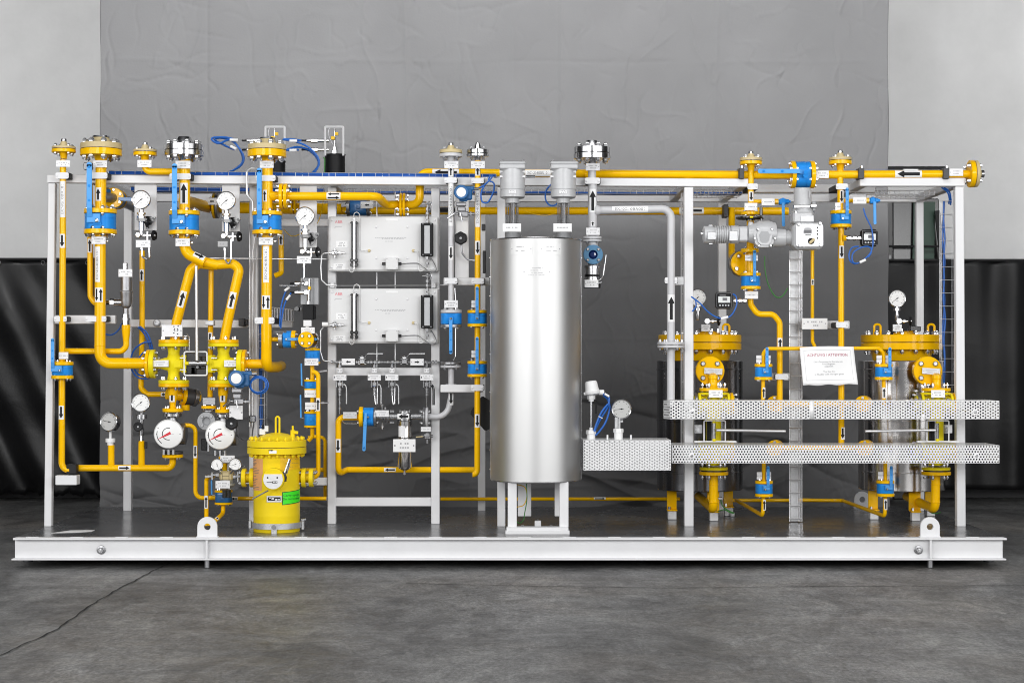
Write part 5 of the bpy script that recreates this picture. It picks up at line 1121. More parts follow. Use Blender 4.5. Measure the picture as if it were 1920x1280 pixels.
# side flanges of the vessel
for s_, xs in ((-1, (473, 458)), (1, (570, 584))):
    vflange(t, xs[0], 895, Y+.02, 18, 8, 'vessel_yellow', 0, ax=AH); o = vflange(t, xs[1], 895, Y+.02, 17.5, 8, 'vessel_yellow', 0, ax=AH)
    bolts(o, W(sum(xs)/2, 895, Y+.02), AH, 14*k, 4, 3.3*k, 12.5*k, .5)
    mb = MB('vessel_yellow'); mb.cyl(W(519+s_*40, 895, Y+.02), W(xs[1], 895, Y+.02), 8*k, 16); build(mb, 'nozzle', t)
# dosing regulator left of the vessel
YD = .52; k = K(YD)
t = thing('dosing_regulator', 'beige and steel dosing regulator with black knurled knob left of the yellow vessel', 'regulator', W(422, 932, YD))
mb = MB('beige'); mb.rect(411, 883, 436, 901, YD-.03, .09, .012); mb.m = 'lemon'; mb.rect(417, 878, 429, 884, YD, .05, .006); build(mb, 'body', t)
mb = MB('black'); mb.rect(416.5, 891.6, 429, 892.2, YD-.0312, .001); mb.rect(416.3, 884.5, 416.9, 899, YD-.0312, .001); mb.rect(429, 884.5, 429.6, 899, YD-.0312, .001); build(mb, 'seam', t)
mb = MB('galvanised'); mb.lathe(W(425, 915, YD), AV, [(0, 0), (0, 9*k), (6*k, 16*k), (9*k, 16*k), (10*k, 12*k), (16*k, 12*k), (16*k, 0)], 24); build(mb, 'bonnet', t)
mb = MB('gloss_black'); c = W(425, 918, YD-.06); a, nn, b = basis((0, 0, -1)); N = 48; vs = []
for z in (0, 14.5*k):
    for i in range(N): r_ = 8*k*(1.0 if i % 2 else .9); vs.append(c+V((math.cos(2*PI*i/N)*r_, math.sin(2*PI*i/N)*r_, -z)))
mb.add(vs, [(i, (i+1) % N, N+(i+1) % N, N+i) for i in range(N)]+[tuple(range(N)), tuple(range(2*N-1, N-1, -1))]); build(mb, 'knurled_knob', t)
nameplate(t, 404, 901, 431, 915, YD-.06); nameplate(t, 413, 853.5, 440, 867, YD-.02)
mb = MB('bolt'); mb.cyl(W(405, 890, YD), W(411, 890, YD), 4.2*k, 6); mb.cyl(W(396, 890, YD), W(405, 890, YD), 2.8*k, 10); mb.cyl(W(385, 893, YD), W(398, 892, YD), 3.4*k, 6); mb.cyl(W(398, 885, YD), W(398, 899, YD), 2.6*k, 6); build(mb, 'fitting', t); mb = MB('bolt')
mb.cyl(W(436, 893, YD), W(442, 893, YD), 5*k, 6); mb.cyl(W(442, 893, YD), W(450, 893, YD), 3.2*k, 10); mb.cyl(W(446, 884, YD), W(446, 903, YD), 2.6*k, 6); mb.cyl(W(428, 868, YD), W(428, 882, YD), 2.6*k, 8); mb.cyl(W(436, 878, YD), W(460, 874, YD), 1.6*k, 8); build(mb, 'fitting', t)
mb = MB('yellow'); mb.cyl(W(421, 868, YD), W(421, 880, YD), 4.5*k, 12); mb.lathe(W(425, 858, .60), AV, [(-2.5*k, 0), (-2.5*k, 15*k), (2.5*k, 15*k), (2.5*k, 0)], 24); build(mb, 'upper_flange', t)
for lb, px, py, R_, nd in (('small white gauge on the left of the dosing regulator', 407, 870.5, 11, 110), ('small white gauge on the right of the dosing regulator', 441, 870, 11.3, 20)):
    g = gauge(lb, px, py, .42, R_, 'small', needle=nd, group='small gauges on the dosing regulator')
    mb = MB('bolt'); mb.cyl(W(px+(3 if px < 420 else -3), py+9, .46), W(px+(7 if px < 420 else -9), py+17, .48), 2*k, 8); build(mb, 'stem', g)
t = upright_small('dark blue valve with black knob in front, low left of the yellow vessel', 419.5, 918, 945, .64, 17, (396.5, 893, 927)); 
for o in t.children:
    if o.name.startswith('body'): o.data = o.data.copy(); o.data.materials[0] = MATS['deep_blue']
q = pipe('slim yellow pipe looping down left of the two big dial meters', [(346, 797), (366.5, 797.5), (366.5, 933), (404, 933)], .74, 4.1, bend=3.2); lab(q, 366.5, 846.5, .74, 4.1, 23, arrow=-1, half=52)
q = pipe('slim yellow pipe rising behind the left lifting lug', [(387, 985, .6), (387, 898, .6), (393, 893, .58), (400, 892, .56)], .6, 4.1, bend=2); lab(q, 387, 940.5, .6, 4.1, 24, arrow=1, half=52)
q = pipe('short yellow pipe curving down from the dark blue valve to the deck', [(418.5, 946, .64), (418.5, 962, .64), (404, 975, .50), (392, 981, .42)], .64, 4.1, bend=2.5); sticker(q, W(405, 974, .51), W(418, 962, .64)-W(404, 975, .5), 4.2*K(.5), 9*K(.5), half=45, arrow=1)
q = pipe('slim yellow pipe running low behind the yellow vessel', [(436, 934), (612, 934)], .80, 3.7); lab(q, 440, 934, .80, 3.7, 12, ax=AH, arrow=-1, half=50)
# ================================================================== ANALYSER CABINETS
def cabinet(label, y0, y1):
    Y = .86; k = K(Y); t = thing('analyser_cabinet', label, 'cabinet', W(719, y1, Y), 'grey analyser cabinets in the rack')
    mb = MB('light_grey'); mb.rect(616, y0, 822, y1, Y, .10, .007); build(mb, 'housing', t)
    mb = MB('light_grey'); mb.rect(619, y0+1.6, 820, y1-2.5, Y-.004, .006, .002); build(mb, 'front_plate', t)
    F = Y-.0045
    mb = MB('rose'); text(mb, 'ABB', W(635, y0+10.5, F), (1, 0, 0), (0, 0, 1), 5.6*k, 14*k, 'rose'); build(mb, 'maker_mark', t)
    mb = MB('faint'); mb.rect(628, y0+18.4, 641, y0+19.4, F, .0004); mb.rect(627, y0+20.6, 629, y0+21.4, F, .0004)
    for yy, a_, b_ in ((y0+39.5, 703, 760), (y0+41.5, 716, 758), (y0+46.5, 722, 733)):
        x = a_
        while x < b_: w_ = random.uniform(1.5, 5); mb.rect(x, yy-.6, x+w_, yy+.6, F, .0004); x += w_+1.3
    build(mb, 'front_print', t)
    nameplate(t, 630, y0+46, 651.5, y0+58, F-.001, rows=3, m='paper', rivet=False, name='label'); nameplate(t, 625, y0+88, 648, y0+100, F-.001, rows=3, m='paper', rivet=False, name='label')
    mb = MB('white'); mb.rect(723.5, y0+4.5, 746, y0+8.5, F-.002, .004, .001); build(mb, 'blank_label', t)
    for px, py in ((623, y0+7), (705.5, y0+19.5), (764, y0+19.5), (705.5, y0+78), (764, y0+78), (622, y0+95), (815, y0+7), (812, y0+96)):
        mb = MB('plate'); mb.lathe(W(px, py, F), (0, -1, 0), [(0, 2.1*k), (.004, 1.7*k), (.005, .8*k), (.005, 0)], 12); build(mb, 'screw', t)
    # steel flow tube on the left
    mb = MB('steel'); mb.cyl(W(664, y0+12, F-.05), W(664, y0+80, F-.05), 3.0*k, 14); build(mb, 'flow_tube', t)
    mb = MB('gloss_black'); 
    for dx in (-4.2, 4.6): mb.cyl(W(664+dx, y0+9, F-.035), W(664+dx, y0+94, F-.035), 1.4*k, 8)
    for yy in (y0+10, y0+79, y0+87.5): mb.rect(656.5, yy, 671, yy+(2.8 if yy < y0+40 else 6.2), F-.06, .055, .003)
    build(mb, 'tube_holder', t)
    mb = MB('bolt'); mb.cyl(W(664, y0+2, F-.05), W(664, y0+12, F-.05), 1.8*k, 8); mb.cyl(W(664, y0+9, F-.055), W(664, y0+13, F-.055), 3.2*k, 10); mb.cyl(W(664, y0+84, F-.06), W(664, y0+94, F-.06), 2*k, 8); mb.cyl(W(664, y0+92, F-.05), W(664, y0+99, F-.05), 2.4*k, 8); build(mb, 'tube_fitting', t)
    mb = MB('white'); mb.tube(smooth_pts(P3([(663.5, y0+3), (664, y0-5), (669, y0-8), (674, y0-4), (674.6, y0+6), (674.6, y0+56), (677, y0+62), (690, y0+64)], F-.012)), .75*k, 6); build(mb, 'hose', t); mb = MB('white')
    mb.tube(smooth_pts(P3([(664, y0+98), (663, y0+102), (659.5, y0+104.5), (655.5, y0+101.5), (655, y0+97)], F-.02)), .75*k, 6); build(mb, 'hose', t); mb = MB('white')
    mb.tube(smooth_pts(P3([(776, y0+64), (783, y0+66), (784.5, y0+75), (784.5, y0+96), (788, y0+102), (794, y0+100)], F-.012)), .7*k, 6); build(mb, 'hose', t)
    mb = MB('beige'); mb.lathe(W(692, y0+64, F), (0, -1, 0), [(0, 3*k), (.01, 2.4*k), (.01, 0)], 12); mb.lathe(W(775, y0+64, F), (0, -1, 0), [(0, 3*k), (.01, 2.4*k), (.01, 0)], 12); build(mb, 'grommet', t)
    # inlet needle valve at the left edge
    mb = MB('bolt'); mb.cyl(W(617, y0+68.5, F-.03), W(646, y0+68, F-.03), 1.5*k, 8); mb.rect(622.5, y0+64, 631.5, y0+72, F-.05, .04, .004); mb.cyl(W(627, y0+68, F-.05), W(627, y0+68, F-.075), 2*k, 10); mb.cyl(W(635, y0+68, F-.03), W(639, y0+68, F-.03), 2.8*k, 6); mb.cyl(W(628, y0+60, F-.03), W(628, y0+77, F-.03), 1.5*k, 8); build(mb, 'needle_valve', t)
    # junction box
    mb = MB('light_grey'); mb.rect(723, y0+77, 746.5, y0+99.5, F-.055, .055, .004); build(mb, 'junction_box', t)
    mb = MB('faint')
    for px, py in ((725.5, y0+79.5), (744, y0+79.5), (725.5, y0+97), (744, y0+97)): mb.cyl(W(px, py, F-.0545), W(px, py, F-.057), 1*k, 8)
    build(mb, 'screw', t)
    mb = MB('gloss_black'); mb.cyl(W(716.5, y0+88.5, F-.028), W(723.2, y0+88.5, F-.028), 2.8*k, 10); mb.cyl(W(746.2, y0+88.5, F-.028), W(753, y0+88.5, F-.028), 2.9*k, 10); build(mb, 'cable_gland', t)
    mb = MB('dull_steel'); mb.tube(smooth_pts(P3([(753, y0+88.5), (770, y0+87.5), (784, y0+88), (795, y0+96), (806, y0+103), (815, y0+103), (818, y0+97), (812, y0+84), (808, y0+78)], F-.02)), .9*k, 6); build(mb, 'signal_cable', t)
    # sight glass
    mb = MB('black'); mb.rect(789, y0+12, 812, y0+74, F-.07, .06, .004); build(mb, 'sight_frame', t)
    mb = MB('sight'); mb.rect(795.5, y0+17, 806, y0+69.5, F-.072, .01, .002); build(mb, 'sight_glass', t)
    mb = MB('bolt')
    for px, py in ((793, y0+14), (808, y0+14), (793, y0+71.5), (808, y0+71.5)): mb.cyl(W(px, py, F-.07), W(px, py, F-.078), 1.4*k, 6)
    build(mb, 'screw', t)
    mb = MB('bolt'); mb.cyl(W(801, y0-28, F-.04), W(801, y0+12, F-.04), 2.2*k, 10)
    for a_, b_, r_ in ((-27, -22, 4.5), (-16, -12, 3.6), (-8, -4, 4), (0, 5, 3.6), (8, 12, 4.4)): mb.cyl(W(801, y0+a_, F-.04), W(801, y0+b_, F-.04), r_*k, 6)
    mb.cyl(W(801, y0+74, F-.04), W(801, y0+95, F-.04), 1.7*k, 8); mb.cyl(W(801, y0+75, F-.04), W(801, y0+81, F-.04), 4*k, 6); mb.cyl(W(801, y0+86, F-.04), W(801, y0+90, F-.04), 3*k, 6)
    mb.tube(smooth_pts(P3([(807, y0-30), (809, y0-24), (806, y0-16)], F-.05)), 1.2*k, 8); mb.cyl(W(792, y0-24, F-.06), W(809, y0-25, F-.06), 1.6*k, 8); build(mb, 'needle_valve', t)
    return t
cabinet('grey analyser cabinet with a red three letter mark, upper one of the two', 406, 508.5)
cabinet('grey analyser cabinet with a red three letter mark, lower one of the two', 541, 643.5)
def steel_line(label, parts, Y, name='steel_tube', cat='tube', group=None, m='tube_steel'):
    mb = MB(m)
    for pts, r in parts: mb.tube(fillet(P3(pts, Y), .02, 4), r*K(Y), 8)
    return tag(build(mb, name), label, cat, group)
for px, lb in ((706.6, 'upright steel tube behind the analyser cabinets, left one'), (741, 'upright steel tube behind the analyser cabinets, right one')): steel_line(lb, [([(px, 360), (px, 690)], 1.15)], 1.08, group='upright steel tubes behind the cabinets')
steel_line('level steel tube in the gap between the two analyser cabinets', [([(632, 535.5), (842, 535)], 1.1)], 1.0)
steel_line('bent steel tube left of the upper analyser cabinet', [([(617, 474), (603.5, 476), (601.5, 500), (603, 525), (612, 534), (632, 535.5)], 1.3)], .82)
steel_line('bent steel tube left of the lower analyser cabinet', [([(617, 612), (607, 612), (601, 620), (601, 660), (606, 676), (622, 678.5)], 1.3)], .82)
for px, lb in ((622.5, 'small tube clamp on the left rack post between the cabinets'), (813, 'small tube clamp on the right rack post between the cabinets')):
    mb = MB('plate'); mb.rect(px-4.5, 529, px+4.5, 540, .94, .03, .005); o = build(mb, 'tube_clamp'); tag(o, lb, 'clamp', 'small tube clamps on the rack posts')
mb = MB('white'); mb.cyl(W(604, 608, .80), W(615, 608, .80), 4.2*K(.8), 14); o = build(mb, 'end_cap'); tag(o, 'short white tube end at the left edge of the lower analyser cabinet', 'cap')
# sample manifold line under the cabinets
Y = .90; k = K(Y)
t = thing('sample_manifold', 'steel sample manifold line running level under the lower analyser cabinet', 'manifold', W(720, 690, Y))
mb = MB('steel'); mb.cyl(W(618, 678.5, Y), W(826, 679, Y), 1.8*k, 10); build(mb, 'header_tube', t)
for px in (622, 637, 668, 673, 691, 696, 703, 711, 727, 736, 742, 746, 798, 812, 818): mb = MB('bolt'); mb.cyl(W(px-1.8, 678.7, Y), W(px+1.8, 678.7, Y), random.uniform(3, 3.9)*k, 6); build(mb, 'compression_nut', t)
for px in (637, 702, 735, 800): mb = MB('steel'); mb.cyl(W(px, 679, Y), W(px, 692, Y), 2.2*k, 10); mb.cyl(W(px, 684, Y), W(px, 689, Y), 3.8*k, 6); build(mb, 'tee', t)
for px in (679, 758):
    mb = MB('bolt'); mb.rect(px-5, 674, px+5, 683.5, Y-.03, .06, .003); mb.rect(px-7.5, 681, px+7.5, 683, Y-.03, .06, .001); mb.rect(px-7, 672.6, px+7, 674, Y-.03, .06, .001); mb.cyl(W(px, 675, Y-.01), W(px, 666.5, Y-.01), 1.6*k, 8); mb.rect(px-4.5, 668.5, px+4.5, 670.2, Y-.02, .04, .001); build(mb, 'shut_off_valve', t)
    mb = MB('steel'); mb.tube(fillet(P3([(px-3, 671), (px+4, 671), (px+9, 663), (px+39, 663)], Y-.02), .02), .95*k, 8); build(mb, 'valve_handle', t)
nameplate(t, 640.5, 672, 665.5, 684.2, Y-.04, rows=0, arrow=-1); nameplate(t, 769.5, 672.3, 794.5, 684.8, Y-.04, rows=0, arrow=1)
for px, lb, n_, x0 in ((637, 'hanging sample valve at the left rack post, first of four', 0, 625), (702, 'hanging sample valve with hooked tube, second of four from the left', 1, 689.5), (735, 'hanging sample valve with hooked tube, third of four from the left', 1, 722.5), (800, 'hanging sample valve at the right rack post with long straight tube', 2, 788)):
    Y = .88; t = thing('sample_valve', lb, 'valve', W(px, 760, Y), 'sample valves hanging under the rack rail')
    mb = MB('plate'); mb.rect(px-5.5, 690, px+5.5, 700, Y, .04, .005); build(mb, 'pipe_clamp', t)
    mb = MB('faint'); mb.cyl(W(px-2.5, 694.5, Y), W(px-2.5, 694.5, Y-.002), 1.4*k, 8); mb.cyl(W(px+2.5, 694.5, Y), W(px+2.5, 694.5, Y-.002), 1.4*k, 8); build(mb, 'screw', t)
    o = nameplate(t, x0, 701.3, x0+24.5, 713, Y-.03, rows=2)
    mb = MB('black'); q = W(x0+2.2, 707, Y-.0315); mb.prism([(-.5*k, -2*k), (.5*k, -2*k), (.5*k, .4*k), (1.2*k, .4*k), (0, 2.2*k), (-1.2*k, .4*k), (-.5*k, .4*k)], q, (1, 0, 0), (0, 0, 1), .0005); build(mb, 'arrow_print', t)
    mb = MB('bolt'); mb.cyl(W(px, 712, Y), W(px, 736, Y), 2.2*k, 10)
    mb.rect(px-4, 716, px+4, 724, Y-.03, .05, .003); mb.rect(px-6.5, 714, px-5.2, 726, Y-.02, .04); mb.rect(px+5, 714, px+6.2, 726, Y-.02, .04); mb.cyl(W(px+3, 719, Y), W(px+10, 719.5, Y), 1.3*k, 8)
    for a_, r_ in ((728, 3.6), (733, 3.2), (738, 3.4)): mb.cyl(W(px, a_, Y), W(px, a_+3.5, Y), r_*k, 6)
    build(mb, 'body', t)
    mb = MB('steel')
    if n_ == 0:
        mb.cyl(W(px, 736, Y), W(px, 776, Y), 1.6*k, 8)
        for a_ in (747, 753, 764): mb.cyl(W(px, a_, Y), W(px, a_+4, Y), 2.8*k, 6)
    elif n_ == 1: mb.tube(fillet(P3([(px, 736), (px+1, 752), (px+2.5, 759), (px+5.5, 757), (px+6, 727)], Y), .015), 1.35*k, 8)
    else: mb.cyl(W(px, 736, Y), W(px, 765, Y), 1.5*k, 8)
    build(mb, 'outlet_tube', t)
    mb = MB('galvanised'); 
    if n_ == 2: mb.tube(fillet(P3([(px+9, 722), (px+12, 725), (px+13, 730), (px+13, 759)], Y-.03), .01), 2.4*k, 8, m='gloss_black')
    else: mb.tube(fillet(P3([(px+7, 721), (px+11, 722), (px+12.5, 728), (px+12.5, 757)], Y-.03), .008), 1.1*k, 8); mb.tube(P3([(px+13.9, 735), (px+13.9, 758)], Y-.026), .8*k, 6, m='gloss_black')
    build(mb, 'valve_handle', t)
# filter line
Y = .90; k = K(Y)
L1 = pipe('yellow pipe down the left rack post and level right under the cylindrical filter', [(676, 782), (634.5, 782), (634.3, 889, .90), (650, 880, 1.0), (893, 880.5, 1.0)], Y, 5.7, bend=1.9)
vflange(L1, 677, 781, Y, 19, 6.5, 'yellow', 4, ax=AH); nameplate(L1, 643, 772, 669, 784.5, Y-.04, m='galvanised'); lab(L1, 634.3, 835, Y, 5.7, 25, arrow=-1, half=50); lab(L1, 731.5, 880, 1.0, 5.5, 22, ax=AH, arrow=-1, half=40)
mb = MB('steel'); mb.tube(fillet(P3([(641, 788), (646, 794), (672, 794)], Y-.03), .02), 1*k, 8); build(mb, 'bridge_wire', L1)
t = ball_valve('blue ball valve lying level with hanging lever, left of the cylindrical filter', 691.5, 781, Y, 30, 18.5, 5, -1, 63, axis='h', n=4, fm=('dull_steel', 'yellow'), ldir=0)
for o in list(t.children):
    if o.name.startswith('lever'): bpy.data.objects.remove(o)
mb = MB('sky_blue'); f = Y-.072; mb.bar(W(686, 774, f), W(684.6, 793, f-.006), 5*k, .008, .002); mb.bar(W(684.7, 790, f-.006), W(682.5, 842, f-.006), 6.4*k, .007, .002); mb.lathe(W(682.5, 842, f-.0025), (0, -1, 0), [(0, 0), (0, 3.2*k), (.007, 3.2*k), (.007, 0)], 14); build(mb, 'lever', t)
mb = MB('blue'); mb.cyl(W(684.5, 797, f-.009), W(684.5, 797, f-.012), 1.2*k, 8); mb.cyl(W(683, 838, f-.009), W(683, 838, f-.012), 1.2*k, 8); build(mb, 'rivet', t)
ft = thing('cylinder_filter', 'polished steel cylinder filter with arrow sticker hanging between the rack posts', 'filter', W(759, 890, Y))
mb = MB('steel'); mb.cyl(W(706, 781, Y), W(800, 781, Y), 5.4*k, 18); build(mb, 'inlet_tube', ft)
for px in (716, 721, 727):
    mb = MB('dull_steel'); mb.lathe(W(px, 781, Y), AH, [(0, 0), (0, 11*k), (2.2*k, 11*k), (2.2*k, 0)], 20); build(mb, 'clamp_ring', ft)
nameplate(ft, 703, 768.8, 729, 781, Y-.06)
mb = MB('bolt'); mb.cyl(W(716.5, 756, Y), W(716.5, 804, Y), 1.6*k, 8); mb.cyl(W(716.5, 757, Y), W(716.5, 761, Y), 3*k, 8); mb.cyl(W(721, 765, Y-.03), W(724, 765, Y-.03), 3*k, 6); mb.cyl(W(716.5, 797, Y), W(716.5, 801, Y), 2.6*k, 8); build(mb, 'swing_bolt', ft)
mb = MB('steel'); mb.lathe(W(759, 797, Y), AV, [(0, 0), (0, 14*k), (8*k, 14.5*k), (9*k, 13*k), (22*k, 13*k), (23*k, 11*k), (27*k, 11*k), (27*k, 0)], 24); build(mb, 'head', ft)
sticker(ft, W(757, 780, Y), AH, 12.5*k, 22*k, half=22, arrow=-1, al=.85, aw=.8)
mb = MB('bolt')
for dx in (-9, 0, 9): mb.cyl(W(759+dx, 768.5, Y-.03), W(759+dx, 773.5, Y-.03), 1.9*k, 6)
for px, py in ((735, 770), (791, 770), (735, 792), (791, 792)): mb.cyl(W(px-4, py, Y-.02), W(px+4, py, Y-.02), 2.4*k, 6)
build(mb, 'bolt', ft)
mb = MB('mirror_sheet'); mb.lathe(W(759, 797, Y), (0, 0, -1), [(0, 13.2*k), (22*k, 13.2*k), (23*k, 13.6*k), (26*k, 13.6*k), (27*k, 13.4*k), (76*k, 13.4*k), (81*k, 10.5*k), (84*k, 4*k), (84*k, 0)], 32); build(mb, 'bowl', ft)
mb = MB('gloss_black'); mb.cyl(W(759, 819, Y), W(759, 821, Y), 13.8*k, 32); build(mb, 'seal', ft)
sticker(ft, W(757, 808, Y), AV, 13.25*k, 20*k, half=42, arrow=0, bg='plate', name='type_label')
mb = MB('bolt'); mb.cyl(W(758.5, 880, Y), W(758.5, 890, Y), 2*k, 10); mb.cyl(W(758.5, 885, Y), W(758.5, 889, Y), 3.4*k, 8); build(mb, 'drain_plug', ft)
nameplate(ft, 737, 823, 779, 847, Y-.075, rows=2, m='white')
L2 = pipe('grey pipe with elbow from the upright grey pipe to the cylinder filter', [(803, 781), (838, 781), (846, 742), (846, 684)], .90, 5.6, m='pipe_grey', bend=4.2)
vflange(L2, 800.5, 782, .9, 19, 4.5, 'pipe_grey', 4, ax=AH, pair=4, second='dull_steel')
vflange(L2, 845.5, 687, .9, 19.5, 4.5, 'pipe_grey', 4); vflange(L2, 845.5, 680.5, .9, 19, 5, 'dull_steel', 0)
lab(L2, 845.7, 747, .9, 5.7, 24, arrow=-1, half=48); clamp(846, 726, 12, 6, .86, 5.6, back=.05)
nameplate(L2, 789, 800, 808, 809, .86, rows=1)
t = thing('drain_valve', 'small steel drain cock with brass lever below the grey elbow', 'valve', W(803, 830, .9)); k = K(.9)
mb = MB('dull_steel'); mb.rect(795, 812, 808, 823, .87, .05, .006); mb.cyl(W(790, 817, .9), W(812, 817, .9), 3*k, 8); mb.cyl(W(801, 820, .9), W(801, 831, .9), 2.6*k, 8); mb.lathe(W(801, 815, .86), (0, -1, 0), [(0, 0), (0, 4.5*k), (.02, 4*k), (.02, 0)], 6); build(mb, 'body', t)
mb = MB('beige'); mb.tube(P3([(780, 819), (793, 818)], .87), 1.1*k, 8); build(mb, 'lever', t)
# grey upright pipe
M_ = pipe('grey upright pipe with gap above the small flange, right of the analysers', [(845.5, 300), (845.7, 612)], YP, 5.5, m='pipe_grey')
riser_top(M_, 'beige counter flange on the grey upright pipe right of the analysers', 845.5, 287.8, YP, 21.5, 6.5, 6, (9, 8, 5), (4.5, 5.3), 'pipe_grey', neck=(6.5, 12))
nameplate(M_, 833, 302, 859.5, 315.5, YP-.03); clamp(845, 338.5, 12, 5.2, YP, 5.5, back=.07); clamp(846, 527, 12, 5.5, YP, 5.5, back=.07)
lab(M_, 845.5, 322, YP, 5.5, 18, arrow=1, half=52, aw=.5); lab(M_, 845.6, 383, YP, 5.5, 82, txt='EKNG40BR101', arrow=0, half=52); lab(M_, 845.6, 475, YP, 5.5, 25, arrow=-1, half=48)
ball_valve('blue ball valve with lever hanging straight down on the grey upright pipe', 846, 597.5, YP, 33, 20, 6, -1, 66, n=4, fm=('pipe_grey', 'dull_steel'), body_r=.99)
nameplate(M_, 833, 562.8, 858.5, 577, YP-.04)
mb = MB('steel'); mb.tube(fillet(P3([(853, 540), (854.3, 560), (854.3, 668), (850, 676)], .78), .02), 1.1*K(.78), 8); build(mb, 'bridge_tube', M_)
# yellow upright pipe
N_ = pipe('yellow upright pipe with two blue valves beside the silver tank', [(895.8, 300), (895.6, 500), (894.8, 889), (886, 889)], YP, 5.6, bend=1.5)
riser_top(N_, 'polished steel counter flange on the slim yellow pipe beside the silver tank', 895.6, 288, YP, 20.8, 6, 6.5, (13, 7.5, 4), None, 'steel', 'steel', neck=(6, 7))
nameplate(N_, 883, 302, 909, 315.5, YP-.03); clamp(895.5, 339.5, 12, 5, YP, 5.6, back=.07); clamp(896, 527, 12, 5.5, YP, 5.6, back=.07); clamp(895, 726.5, 12, 5.8, YP, 5.6, back=.07)
lab(N_, 895.6, 322, YP, 5.6, 16, arrow=1, half=50); lab(N_, 895.6, 391, YP, 5.6, 70, arrow=0, half=50, txt='EKNG40BR102'); lab(N_, 895.5, 465, YP, 5.6, 26, arrow=-1, half=50); lab(N_, 895, 788.5, YP, 5.7, 25, arrow=-1, half=48)
ball_valve('blue ball valve with lever up, upper one on the yellow pipe beside the silver tank', 895, 597, YP, 31, 18.8, 5.5, 1, 59, n=4, dx=0, body_r=.97)
ball_valve('blue ball valve with lever up, lower one on the yellow pipe beside the silver tank', 895, 691.5, YP, 30, 18.8, 5.5, 1, 60, n=4, dx=0, body_r=.97)
nameplate(N_, 884, 563, 893, 576.5, YP-.03, rows=1); nameplate(N_, 884, 657, 893, 670, YP-.03, rows=1)
t = transmitter('blue pressure transmitter between the grey and yellow upright pipes', 865, 361, .58, 13.0); manifold(t, 865, 374, 408, .62)
mb = MB('white'); mb.rect(854.5, 414, 878, 446, .77, .02, .003); build(mb, 'valve_plate', t); knob(t, 864, 447, .70, 12.5)
mb = MB('dull_steel'); mb.tube(fillet(P3([(865, 458), (866, 474), (876, 487), (888, 488)], .72), .04), 1.7*K(.7), 8); mb.cyl(W(886, 488, .71), W(892, 488, .71), 3*K(.7), 6); build(mb, 'impulse_tube', t)
mb = MB('hose_blue'); curvy(mb, [(884, 355), (896, 353), (908, 347), (922, 333), (920, 329), (916, 338), (926, 344), (925, 360), (915, 379), (904, 378), (902, 362), (908, 349)], .62, 1.5); o = build(mb, 'blue_cable'); tag(o, 'blue cable looping beside the first heater head from the transmitter', 'cable')
mb = MB('hose_blue'); curvy(mb, [(1033, 346), (1024, 358), (1023, 374), (1031, 385), (1042, 384), (1046, 376)], .62, 1.5); o = build(mb, 'blue_cable'); tag(o, 'small blue cable loop hanging between the two heater heads', 'cable')
mb = MB('steel'); mb.cyl(W(905, 333, .7), W(1003, 332, .6), 1.3*K(.7), 8); mb.cyl(W(985, 331, .6), W(1003, 331, .6), 2.6*K(.6), 10); o = build(mb, 'cable_gland'); tag(o, 'slim steel cable gland lying between the two heater heads', 'gland')
mb = MB('rubber'); kk = K(.86); mb.prism([((x-897)*kk, (773-y)*kk) for x, y in ((882, 776), (883, 770), (902, 744), (906, 743), (918, 750), (918, 804), (912, 807), (908, 806))], W(897, 773, .86), (1, 0, 0), (0, 0, 1), .03); o = build(mb, 'black_tag'); tag(o, 'black slanted plate half hidden behind the yellow pipe beside the tank', 'plate')
mb = MB('dark'); mb.rect(905, 470, 911, 512, 1.0, .05, .004); mb.rect(903, 420, 910, 432, .9, .05, .004); o = build(mb, 'cable_gland'); tag(o, 'dark bracket between the yellow pipe and the silver tank', 'bracket')
# ================================================================== SILVER HEATER TANK
YT = .52; k = K(YT); RT = 85.5*k
T_ = thing('heater_tank', 'tall silver cylindrical heater tank on a white stand at the middle of the skid', 'tank', W(1004.5, 1000, YT)); T_.location.z = Z0; ORG[T_].z = Z0
ct = V((W(1004.5, 670, YT).x, YT, 0)); zt = W(0, 451, YT).z; zbt = W(0, 900, YT).z
mb = MB('brushed'); mb.lathe(V((ct.x, YT, zbt)), AV, [(0, 0), (0, RT-.012), (.004, RT-.004), (.010, RT), (zt-zbt-.002, RT), (zt-zbt, RT-.002)], 96); build(mb, 'jacket', T_)
mb = MB('steel'); mb.lathe(V((ct.x, YT, zt-.005)), AV, [(0, RT-.002), (0, RT+.004), (.004, RT+.006), (.008, RT+.004), (.010, RT-.01), (.012, 0)], 96); build(mb, 'lid', T_)
mb = MB('steel'); mb.lathe(V((ct.x, YT, zbt+.004)), AV, [(0, RT), (.001, RT+.003), (.005, RT+.003), (.006, RT)], 96); build(mb, 'bottom_rim', T_)
for sx in (-1, 1):
    for i in range(12):
        mb = MB('bolt'); q = V((ct.x+sx*(RT+.001), YT-.03, zt-.12-(zt-zbt-.2)*i/11)); mb.lathe(q, (sx, -.2, 0), [(0, .006), (.004, .004), (.004, 0)], 8); build(mb, 'rivet', T_)
    mb = MB('steel'); mb.box((ct.x+sx*(RT-.002), YT-.02, (zt+zbt)/2), (.005, .03, zt-zbt-.03)); build(mb, 'seam_strip', T_)
